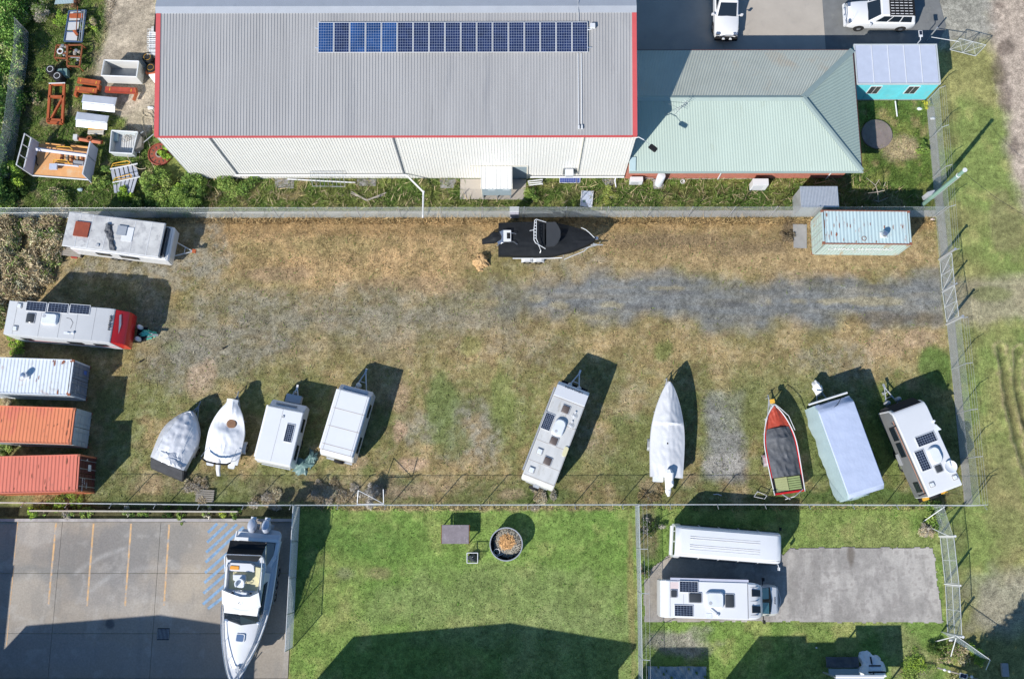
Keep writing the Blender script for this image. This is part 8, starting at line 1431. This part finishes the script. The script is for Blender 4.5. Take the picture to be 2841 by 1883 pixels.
# table, basket, fire tank on the lawn
z = .85; x0, x1, y0, y1 = cbx(1, 3, 1718, 170, 1962, 342, z); t = Thing('table', 'square dark metal table standing alone on the lawn', 'table', ((x0+x1)/2, (y0+y1)/2)); hx, hy = (x1-x0)/2, (y1-y0)/2; b = MB(); b.box(-hx, hx, -hy, hy, z-.05, z); b.build('tabletop', 'purple_grey', t, bevel=.015)
for sx in (-1, 1):
    for sy in (-1, 1): b = MB(); b.box(sx*(hx-.04)-.03, sx*(hx-.04)+.03, sy*(hy-.04)-.03, sy*(hy-.04)+.03, 0, z-.05); b.build('leg', 'galv_dark', t)
for s_ in (-1, 1): b = MB(); b.box(s_*(hx+.03)-.012, s_*(hx+.03)+.012, -hy, hy, z-.22, z-.04); b.build('side_handle', 'rust', t)
z = .75; x0, x1, y0, y1 = cbx(1, 3, 1946, 424, 2042, 516, z); t = Thing('wire_basket', 'small square wire basket lined with black plastic on the lawn', 'basket', ((x0+x1)/2, (y0+y1)/2)); hx, hy = (x1-x0)/2, (y1-y0)/2; b = MB(); b.path([(-hx, -hy, z), (hx, -hy, z), (hx, hy, z), (-hx, hy, z), (-hx, -hy, z)], .03, 5); b.build('rim', 'steel_white', t)
b = MB()
for i in range(9):
    f = -1+i/4
    for s_ in (-1, 1): b.tube((f*hx, s_*hy, 0), (f*hx, s_*hy, z), .006, 3); b.tube((s_*hx, f*hy, 0), (s_*hx, f*hy, z), .006, 3)
for k_ in range(7): zz = z*k_/7; b.path([(-hx, -hy, zz), (hx, -hy, zz), (hx, hy, zz), (-hx, hy, zz), (-hx, -hy, zz)], .006, 3)
b.build('wire_sides', 'galv_dark', t, kind='stuff'); b = MB(); blob_mesh(b, hx*.9, hy*.9, .45, 5, 20, 8, rough=.5); b.build('plastic_liner', mat('liner', (.06, .07, .08), .35, bump=(.6, 8, .05)), t)
z = .95; ctr = Q(1, 3, 2300, 346, z); tk = Thing('round_tank', 'round open steel tank heaped with dry straw on the lawn', 'tank', ctr); Rk = 1.07
b = MB(); b.lathe([(Rk, 0), (Rk, z), (Rk+.03, z+.03), (Rk-.03, z+.03), (Rk-.045, z), (Rk-.045, .04)], n=56, cap=False); b.build('tank_wall', 'galv', tk, smooth=True); b = MB(); b.cyl((0, 0), Rk-.05, .02, .06, 40); b.build('tank_floor', 'soil', tk)
b = MB(); b.T = Matrix.Translation((.12, .1, 0)); blob_mesh(b, .8, .78, .62, 40, 40, 12, rough=.35); b.build('straw_heap', mat('grey_straw', (.30, .27, .22), .95, var=.3, vs=8, bump=(1, 14, .1)), tk); b = MB(); b.T = Matrix.Translation((.05, .12, .1)); blob_mesh(b, .42, .52, .66, 43, 30, 10, rough=.5); b.build('fresh_straw', mat('fresh_straw', (.62, .36, .15), .95, var=.3, vs=8, bump=(1, 14, .1)), tk)
b = MB()
for k_ in range(16): a0, a1 = 2*PI*k_/16, 2*PI*(k_+1)/16; b.tube((-.62+.2*math.cos(a0), -.5+.2*math.sin(a0), .75), (-.62+.2*math.cos(a1), -.5+.2*math.sin(a1), .75), .018, 5)
b.build('wire_hoop', 'steel_white', tk); b = MB(); b.tube((-.6, -.8, .6), (.1, -.45, .62), .02); b.build('stick', 'plastic_white', tk)
n = 2600; rg = np.random.default_rng(3); a = rg.uniform(0, 2*PI, n); rr = .85*np.sqrt(rg.random(n)); px_ = .1+rr*np.cos(a); py_ = .1+rr*np.sin(a); pz = .15+.6*np.sqrt(np.clip(1-(rr/.9)**2, 0, 1))+rg.uniform(-.05, .1, n); la = rg.uniform(0, PI, n); ln = rg.uniform(.05, .2, n); dx = np.cos(la)*ln; dy = np.sin(la)*ln; B0 = np.stack([px_-dx, py_-dy, pz], -1); B1 = np.stack([px_+dx, py_+dy, pz+rg.uniform(-.08, .12, n)], -1); wv = np.stack([-np.sin(la)*.012, np.cos(la)*.012, 0*la], -1)
fr = (np.hypot(px_-.05, py_-.12) < .5)[:, None]; CC = np.where(fr, np.array([.62, .36, .16]), np.array([.36, .33, .27]))*(1+rg.uniform(-.4, .4, (n, 1))); cards('straw', np.stack([B0-wv, B0+wv, B1+wv, B1-wv], 1), None, np.clip(CC, 0, .8), 'blade', tk)
# lower right corner things
t = Thing('sheet_pile', 'crumpled grey sheet laid behind the carport roof in the shade', 'tarp', Q(3, 3, 760, 1380)); b = MB(); A = Q(3, 3, 615, 1430, .3); B_ = Q(3, 3, 900, 1335, .3); b.hgrid(A[0], B_[0], A[1], B_[1], 24, 8, lambda x, y: .3+.05*math.sin(x*7)+.04*math.sin(y*9+x*3)); b.build('sheet', 'charcoal_tarp', t, world=True)
b = MB(); A = Q(3, 3, 640, 1500, .3); B_ = Q(3, 3, 900, 1440, .3); b.box(A[0], B_[0], A[1], B_[1], .2, .3); b.build('board', 'porch_grey', t, world=True)
t = Thing('wrapped_dinghy', 'small craft wrapped in white tarp with black straps beside the carport', 'boat', Q(3, 3, 1005, 1415)); b = MB(); b.T = Matrix.Translation((0, -.1, 0)); blob_mesh(b, .85, .95, .7, 51, 28, 9, rough=.4); b.build('wrap', 'white_tarp', t); b = MB(); b.cbox((.05, .1, .68), (.75, .08, .06)); b.cbox((.15, -.3, .66), (1.1, .1, .08)); b.cbox((-.1, .05, .6), (.08, 1.2, .05), rz=.1); b.build('strap', 'black_trim', t)
t = Thing('blue_tarp', 'crumpled slate blue tarp at the bottom edge right of the pale fence', 'tarp', Q(2, 3, 1560, 1530)); b = MB(); rg_ = random.Random(4); b.hgrid(-1.9, 1.9, -.7, .55, 40, 14, lambda x, y: .12+.09*math.sin(x*3+y*5)+.06*math.sin(x*9-y*7)+.05*math.sin(x*17+y*11)); b.T = None; b.build('tarp', 'porch_grey', t)
t = Thing('post_strip', 'fallen timber rail with white insulators and a small solar unit', 'rail', Q(3, 3, 1800, 1490)); b = MB(); b.tube((*Q(3, 3, 1600, 1430, .3), .3), (*Q(3, 3, 1960, 1535, .3), .3), .05, 5); b.build('rail', 'timber_grey', t, world=True)
for (x, y) in ((1665, 1450), (1708, 1463), (1905, 1512)): b = MB(); g = Q(3, 3, x, y, .4); b.lathe([(.02, .25), (.09, .28), (.09, .4), (.02, .45)], (*g, 0), n=10); b.build('insulator', 'plastic_white', t, world=True)
g = Q(3, 3, 1832, 1505, .6); b = MB(); b.cbox((*g, .55), (.5, .32, .05), rz=-.2); hs = b.build('solar_frame', 'steel_white', t, world=True); b = MB(); b.cbox((g[0], g[1], .58), (.4, .24, .01), rz=-.2); b.build('solar_glass', 'cell_dark', t, world=True)
g = Q(3, 3, 2203, 1452, .2); b = MB(); b.box(-.22, .22, -.42, .42, 0, .2); o = b.build('concrete_block', 'concrete_pale', bevel=.02); o.location = (*g, 0); tag(o, 'pale oblong concrete block in the shaded grass at lower right', 'block')
for i, (x, y, lb) in enumerate([(525, 1253, 'tiny white cup in the shaded grass left of the wrapped dinghy'), (912, 1305, 'tiny white cup just above the wrapped dinghy')]): g = Q(3, 3, x, y); b = MB(); b.cyl((0, 0), .05, 0, .1, 8); o = b.build('cup', 'plastic_white'); o.location = (*g, 0); tag(o, lb, 'cup')

# ================= VEGETATION =================
def leaves(name, blobs, n, size, cols, seed, parent=None, kind='stuff', up=.35, long=1.6, off=(0, 0)):
    rg = np.random.default_rng(seed); bl_ = np.array(blobs, float); vol = bl_[:, 3]*bl_[:, 4]; pk = rg.choice(len(bl_), n, p=vol/vol.sum()); d = rg.normal(size=(n, 3)); d /= np.linalg.norm(d, axis=1)[:, None]; d[:, 2] = np.abs(d[:, 2])*1.0-.15
    r = rg.random((n, 1))**.33; r = .45+.55*r; B_ = bl_[pk]; C_ = B_[:, :3]+d*r*B_[:, 3:6]*(1+rg.normal(size=(n, 1))*.10); C_[:, 2] = np.maximum(C_[:, 2], .02); C_[:, 0] -= off[0]; C_[:, 1] -= off[1]
    u = rg.normal(size=(n, 3)); u[:, 2] = np.abs(u[:, 2])*up; u /= np.linalg.norm(u, axis=1)[:, None]; v = np.cross(u, rg.normal(size=(n, 3))); v /= np.linalg.norm(v, axis=1)[:, None]; s = size*rg.uniform(.5, 1.5, (n, 1))
    V = np.stack([C_-u*s*long, C_-v*s*.5, C_+u*s*long, C_+v*s*.5], 1); cols = np.array(cols); ck = rg.integers(len(cols), size=len(bl_)); col = 1.35*cols[(ck[pk]+(rg.random(n) < .35)*rg.integers(len(cols), size=n)) % len(cols)]*(1+rg.uniform(-.3, .35, (n, 1)))
    return cards(name, V, None, np.clip(col, .005, .7), 'leaf', parent, kind)
GREENS = [(.11, .18, .04), (.16, .24, .05), (.07, .13, .03), (.21, .27, .07)]; DRY = [(.42, .34, .22), (.34, .27, .17), (.5, .41, .27), (.25, .2, .12)]; LIME = [(.2, .31, .04), (.27, .38, .05), (.13, .22, .04)]; GREY = [(.36, .33, .29), (.28, .25, .21), (.42, .38, .32)]; DARK = [(.03, .06, .015), (.05, .09, .02), (.02, .04, .01)]
rg = random.Random(9); bl = []
while len(bl) < 170:
    px, py = rg.uniform(-60, 88), rg.uniform(-60, 590)
    if px > 78-.12*py+rg.uniform(-4, 8): continue
    g = G(px, py); rr = rg.uniform(.5, 1.15); bl.append((g[0], g[1], rg.uniform(.1, 1.5), rr, rr*rg.uniform(.7, 1.2), rr*rg.uniform(.6, 1.1)))
leaves('thicket', bl, 110000, .06, [(.12, .25, .05), (.19, .33, .07), (.08, .17, .035), (.25, .37, .09), (.3, .31, .14)], 5, up=.9)
bl = []
for _ in range(95):
    px, py = rg.uniform(-40, 172), rg.uniform(612, 900)
    if py > 960-1.5*px or (px > 150 and py > 700): continue
    g = G(px, py); bl.append((g[0], g[1], .2, rg.uniform(.4, .9), rg.uniform(.4, .9), rg.uniform(.4, 1.0)))
leaves('tall_dry_grass', bl, 42000, .05, DRY+[(.55, .46, .31), (.5, .4, .26), (.2, .27, .08)], 6, up=1.8, long=3.2)
def bush(lb, c_, r, h, n, cols, seed, size=.06, name='bush', cat='bush', up=.4, long=1.6, k=6):
    rgb = random.Random(seed); t = Thing(name, lb, cat, c_); k = k+5; bl = [(rgb.gauss(0, .55)*r, rgb.gauss(0, .55)*r, h*rgb.uniform(.1, .55), r*rgb.uniform(.2, .6), r*rgb.uniform(.2, .6), h*rgb.uniform(.25, .5)) for _ in range(k)]
    leaves('foliage', bl, n, size, cols, seed, t, None, up, long)
    b = MB()
    for i in range(5): a = rgb.uniform(0, 6.28); b.tube((0, 0, 0), (r*.5*math.cos(a), r*.5*math.sin(a), h*.7), .02, 4, .008)
    b.build('stems', 'bark', t); return t
BUSH = [((0, 1, 150, 60), .75, 1.6, LIME, 'lime green bush beside the tall headboard of the truck tray', 2600), ((0, 1, 100, 300), .55, 1.2, GREENS, 'grey green bush in the corner where the left fence meets the long fence', 1600), ((0, 1, 200, 190), .6, 1.3, DARK, 'dark bush between the corner boulder and the truck tray', 1400),
        ((0, 1, 950, 130), .6, .9, GREENS, 'bushy weed left of the slatted tray', 1500), ((0, 1, 1150, 240), .5, .9, LIME, 'bright green weed at the foot of the slatted tray', 1200), ((0, 1, 560, 260), .9, .7, GREENS+DRY[:1], 'sprawling weed patch with dry stalks below the truck tray', 2200),
        ((0, 1, 1450, 130), 1.1, 1.6, GREENS+[(.2, .24, .07)], 'feathery shrub at the corner of the cream warehouse wall', 2600), ((0, 1, 1780, 200), 1.3, 1.5, GREENS, 'feathery shrub second from the warehouse corner', 4200), ((0, 1, 1560, 290), 1.1, 1.2, LIME+GREENS, 'light green shrub close to the fence in front of the warehouse', 2200), ((0, 1, 2120, 140), 1.1, 1.0, GREENS, 'low shrub at the foot of the warehouse wall', 1800), ((0, 1, 1250, 330), .6, 1.0, DARK+GREENS, 'dark shrub in the shade right of the old pop top caravan', 1500),
        ((0, 0, 1500, 1420), .35, .9, LIME, 'fern like green plant growing out of the rusty iron wheel', 1500), ((0, 2, 80, 1010), .6, .9, GREENS+[(.3, .33, .15)], 'leafy shrub squeezed between the orange and the red container', 1500), ((0, 2, 160, 70), .5, .7, LIME, 'bright weeds between the red nosed caravan and the top container', 1100), ((0, 2, 60, 570), .3, .4, DRY, 'small dry tuft between the two upper containers', 500), ((0, 1, 190, 510), .3, .6, LIME, 'small green bush in the dry grass at the left', 500), ((0, 1, 415, 680), .35, .6, LIME, 'green clump in the tall dry grass left of the old caravan', 600),
        ((0, 2, 620, 1430), .8, .5, LIME+GREENS, 'strip of green weeds under the red container', 1300), ((1, 2, 130, 1440), .7, .2, DRY+GREY, 'greyish dry brush beside the south fence below the solar camper', 1500), ((1, 2, 650, 1400), 1.0, .25, DRY+DRY+GREY, 'large grey dry bush beside the south fence below the white caravan', 2400), ((1, 2, 850, 1430), .7, .2, DRY+GREY, 'grey dry bush left of the propped white frame', 1300), ((1, 2, 1060, 1420), .6, 1.5, GREY+[(.12, .1, .08)], 'tall bare grey bush behind the propped white frame', 1100), ((0, 2, 1800, 1330), .6, .25, GREY+DRY, 'pale dry tuft above the overgrown pallet', 1100), ((2, 2, 330, 1430), .7, .3, GREY+DRY, 'dry tuft below the long cream caravan', 1200),
        ((2, 2, 1300, 1420), .7, .2, [(.22, .17, .09), (.3, .22, .12)], 'brown low scrub left of the wrapped outboard motor', 700), ((3, 1, 275, 600), .45, .3, [(.1, .08, .05), (.2, .15, .09)], 'dark brown scrub left of the rubble slab', 700), ((2, 3, 1330, 200), .6, .6, DARK+GREY[:1], 'dark scrub right of the pale lawn fence', 1200), ((2, 3, 1260, 620), .35, .5, GREENS+DRY, 'narrow scrub along the pale fence left of the motorhome', 700),
        ((3, 3, 1540, 60), .7, 1.0, DARK+GREENS, 'dark bush by the corner fence above the lower gates', 1500), ((3, 3, 1510, 200), .5, .6, DRY+GREY, 'dry tuft left of the uppermost lower gate', 900), ((3, 3, 1760, 1330), .9, .7, DARK+GREENS+DRY, 'dark bush beneath the white stay poles at lower right', 1500), ((3, 3, 1930, 1330), .5, .9, LIME+GREENS, 'light green bush beside the sagging fence run', 1200), ((3, 3, 1580, 1260), .5, .6, DARK, 'small dark bush left of the lowest gate post', 800), ((3, 3, 1440, 1420), 1.1, .2, LIME+GREENS, 'patch of bright leafy weeds at lower right', 1800),
        ((2, 1, 230, 220), .5, .6, GREENS, 'dark green clump right of the porch slab', 1000), ((2, 1, 950, 240), .6, .4, [(.3, .32, .08), (.2, .25, .06)], 'yellow green clump right of the flat metal tray', 900), ((3, 0, 1450, 1330), .4, .5, GREENS, 'green clump at the fence near the tank lid', 700), ((3, 0, 1500, 930), .25, .4, [(.4, .38, .05), (.2, .25, .05)], 'yellow flowering weed by the turquoise office corner', 400),
        ((0, 0, 690, 40), .4, .5, [(.25, .12, .08), (.15, .1, .05)], 'rust brown shrub above the steel rack', 700), ((0, 0, 560, 180), .6, .6, LIME, 'lime weeds left of the steel rack', 1400), ((0, 0, 360, 120), .8, 1.2, GREY+GREENS, 'grey green shrub near the top left fence', 1900), ((0, 0, 400, 700), .5, .6, GREENS, 'weed clump left of the stacked wheels', 900), ((0, 0, 330, 900), .6, .8, DARK+DRY[:1], 'dark scrub along the left fence', 1400), ((0, 0, 830, 250), .5, .6, LIME+DRY[:1], 'weed clump between the steel rack and the dirt track', 1200)]
for i, (p, r, h_, cols, lb, n) in enumerate(BUSH): dry = cols[0] in GREY or cols[0] in DRY; bush(lb, Q(*p), r, h_, int(n*(2.2 if dry else 1.7)), cols, 100+i, .022 if dry else (.034 if h_ < .8 else .05), up=.8 if dry else .5, long=4.5 if dry else 1.7)
for i, (x, lb, cols) in enumerate([(300, 'lime green planting at the left end of the sleeper strip', LIME), (400, 'second planting from the left in the sleeper strip', GREENS), (640, 'grey leaved planting in the sleeper strip', GREY+GREENS), (780, 'pale green planting left of the bay lines in the sleeper strip', GREENS), (1150, 'greyish planting in the middle of the sleeper strip', GREY+GREENS), (1290, 'spiky planting right of the middle of the sleeper strip', GREENS), (1530, 'dark planting in the sleeper strip', DARK), (1640, 'small green planting in the sleeper strip', GREENS), (1880, 'grey green planting above the blue hatching', GREENS+GREY), (2030, 'yellow flowering planting above the blue hatching', [(.5, .48, .04), (.2, .26, .05)]), (2150, 'spiky planting behind the cruiser outboards', GREENS)]):
    bush(lb, Q(0, 3, x, 62), .32, .45, 420, cols, 300+i, .05, 'garden_plant', 'plant', k=4)
# dead white branching tree by the fence, dead branches in the strip
def dead(lb, c_, pts, r=.045, name='dead_tree', cat='dead tree'):
    t = Thing(name, lb, cat, c_); b = MB()
    for (A, B_) in pts: b.tube(A, B_, r*(1-.3*A[2]), 5, r*.5*(1-.2*B_[2]))
    b.build('branches', 'bark', t, world=True); return t
g0 = Q(3, 1, 1075, 290); j1 = (*Q(3, 1, 1070, 200, 1.0), 1.0); j2 = (*Q(3, 1, 1050, 140, 1.5), 1.5)
dead('bleached dead sapling against the dark shade by the fence', g0, [((*g0, 0), j1), (j1, j2), (j2, (*Q(3, 1, 970, 75, 2.2), 2.2)), (j2, (*Q(3, 1, 1085, 90, 2.0), 2.0)), (j1, (*Q(3, 1, 985, 210, 1.2), 1.2)), (j1, (*Q(3, 1, 1135, 185, 1.2), 1.2)), ((*g0, .1), (*Q(3, 1, 1160, 250, .6), .6)), ((*g0, .1), (*Q(3, 1, 1030, 270, .4), .4)), ((*Q(3, 1, 1125, 150, 1.4), 1.4), (*Q(3, 1, 1142, 110, 1.8), 1.8))])
b0 = Q(1, 1, 1040, 285); dead('fallen straw coloured branches in the grass strip', b0, [((*b0, .1), (*Q(1, 1, 900, 205, .1), .2)), ((*b0, .1), (*Q(1, 1, 1215, 215, .2), .3)), ((*b0, .1), (*Q(1, 1, 950, 240, .1), .1)), ((*b0, .1), (*Q(1, 1, 1110, 255, .1), .1)), ((*Q(1, 1, 1110, 255, .1), .1), (*Q(1, 1, 1190, 235, .1), .1)), ((*Q(1, 1, 950, 240, .1), .1), (*Q(1, 1, 890, 215, .1), .1))], .07, 'fallen_branch', 'branch')
# tree outside the frame whose shade falls on the lower right corner
tr = Thing('tree', 'broad leafy tree standing beyond the lower right corner', 'tree', (28.5, -15.0)); b = MB(); b.tube((0, 0, 0), (.1, .2, 4.5), .28, 10, .18)
for i in range(7): a = i*.9; b.tube((.1, .2, 3.5+.2*i), (2.3*math.cos(a), 2.3*math.sin(a), 6+.3*i), .12, 6, .04)
b.build('trunk', 'bark', tr); rg = random.Random(4); bl = [(rg.uniform(-3.4, 3.4), rg.uniform(-2.6, 2.6), rg.uniform(5, 9.0), rg.uniform(1.0, 1.7), rg.uniform(1.0, 1.7), rg.uniform(.8, 1.3)) for _ in range(26)]; leaves('crown', bl, 16000, .15, GREENS, 77, tr, None)
tr2 = Thing('tree', 'tall narrow tree beyond the right edge at the bottom', 'tree', (33.8, -13.0)); b = MB(); b.tube((0, 0, 0), (.1, .2, 5), .22, 8, .12); b.build('trunk', 'bark', tr2); bl = [(rg.uniform(-1.6, 1.6), rg.uniform(-1.6, 1.6), rg.uniform(4.5, 9.5), rg.uniform(.9, 1.4), rg.uniform(.9, 1.4), rg.uniform(.8, 1.3)) for _ in range(16)]; leaves('crown', bl, 9000, .15, GREENS, 78, tr2, None)
# grass blades
slabs = [gp([q(1, 1, 1885, 88), q(1, 1, 1880, 270), q(2, 1, 190, 275), q(2, 1, 195, 88)]), gp([q(3, 1, 318, 487), q(3, 1, 440, 487), q(3, 1, 440, 700), q(3, 1, 325, 695)])]
grass('yard_grass', [(-60, 606), (2588, 606), (2676, 1398), (-60, 1394)], 170, .06, .035, 1, 1.1, .5, no_rect(slabs[1]))
grass('straw_tufts', [(560, 607), (2600, 607), (2600, 690), (2250, 700), (1400, 690), (1200, 770), (600, 740)], 90, .15, .03, 2, 1.05, .45, no_rect(slabs[1]), ((.45, .32, .18), .3), 1.4)
grass('weed_tufts', [(-60, 640), (2588, 640), (2676, 1398), (-60, 1394)], 22, .11, .06, 12, 1.0, .6, no_rect(slabs[1]), ((.16, .2, .06), .35), 1.6)
grass('lawn_weeds', [(838, 1408), (2610, 1408), (2650, 1890), (800, 1890)], 24, .08, .06, 13, .9, .6, no_rect(P1, P2), ((.09, .2, .03), .5), 1.4)
grass('fence_grass', [(838, 1402), (2640, 1402), (2640, 1414), (838, 1414)], 260, .2, .05, 14, 1.0, .5, None, ((.4, .33, .16), .4), 1.2)
grass('fence_grass_north', [(430, 604), (2590, 604), (2590, 622), (430, 622)], 320, .25, .05, 15, 1.0, .5, None, ((.5, .36, .18), .35), 1.2).name = 'fence_grass'
grass('lawn_grass', [(838, 1408), (1758, 1408), (1768, 1890), (800, 1890)], 230, .05, .028, 3, 1.0, .35)
grass('lawn_grass_right', [(1776, 1408), (2610, 1408), (2660, 1900), (1780, 1900)], 200, .07, .03, 4, 1.0, .4, no_rect(P1, P2)).name = 'lawn_grass'
grass('strip_grass', [(430, 495), (1100, 495), (1735, 496), (2300, 495), (2395, 480), (2400, 280), (2565, 270), (2588, 582), (430, 582)], 230, .15, .035, 5, 1.0, .55, no_rect(slabs[0]), ((.2, .3, .06), .12))
grass('strip_weeds', [(430, 495), (1735, 496), (2395, 480), (2588, 560), (2588, 582), (430, 582)], 45, .3, .07, 25, 1.0, .6, no_rect(slabs[0]), ((.42, .34, .2), .3), 1.6)
grass('scrap_yard_weeds', [(80, -20), (330, -20), (262, 205), (300, 300), (430, 400), (430, 582), (20, 582)], 230, .17, .04, 6, 1.05, .5, None, ((.4, .32, .2), .12), 1.2)
grass('verge_grass', [(2600, 140), (2780, 120), (2810, 480), (2860, 620), (2860, 1900), (2660, 1900), (2650, 600), (2590, 480)], 140, .06, .028, 7, 1.0, .35)
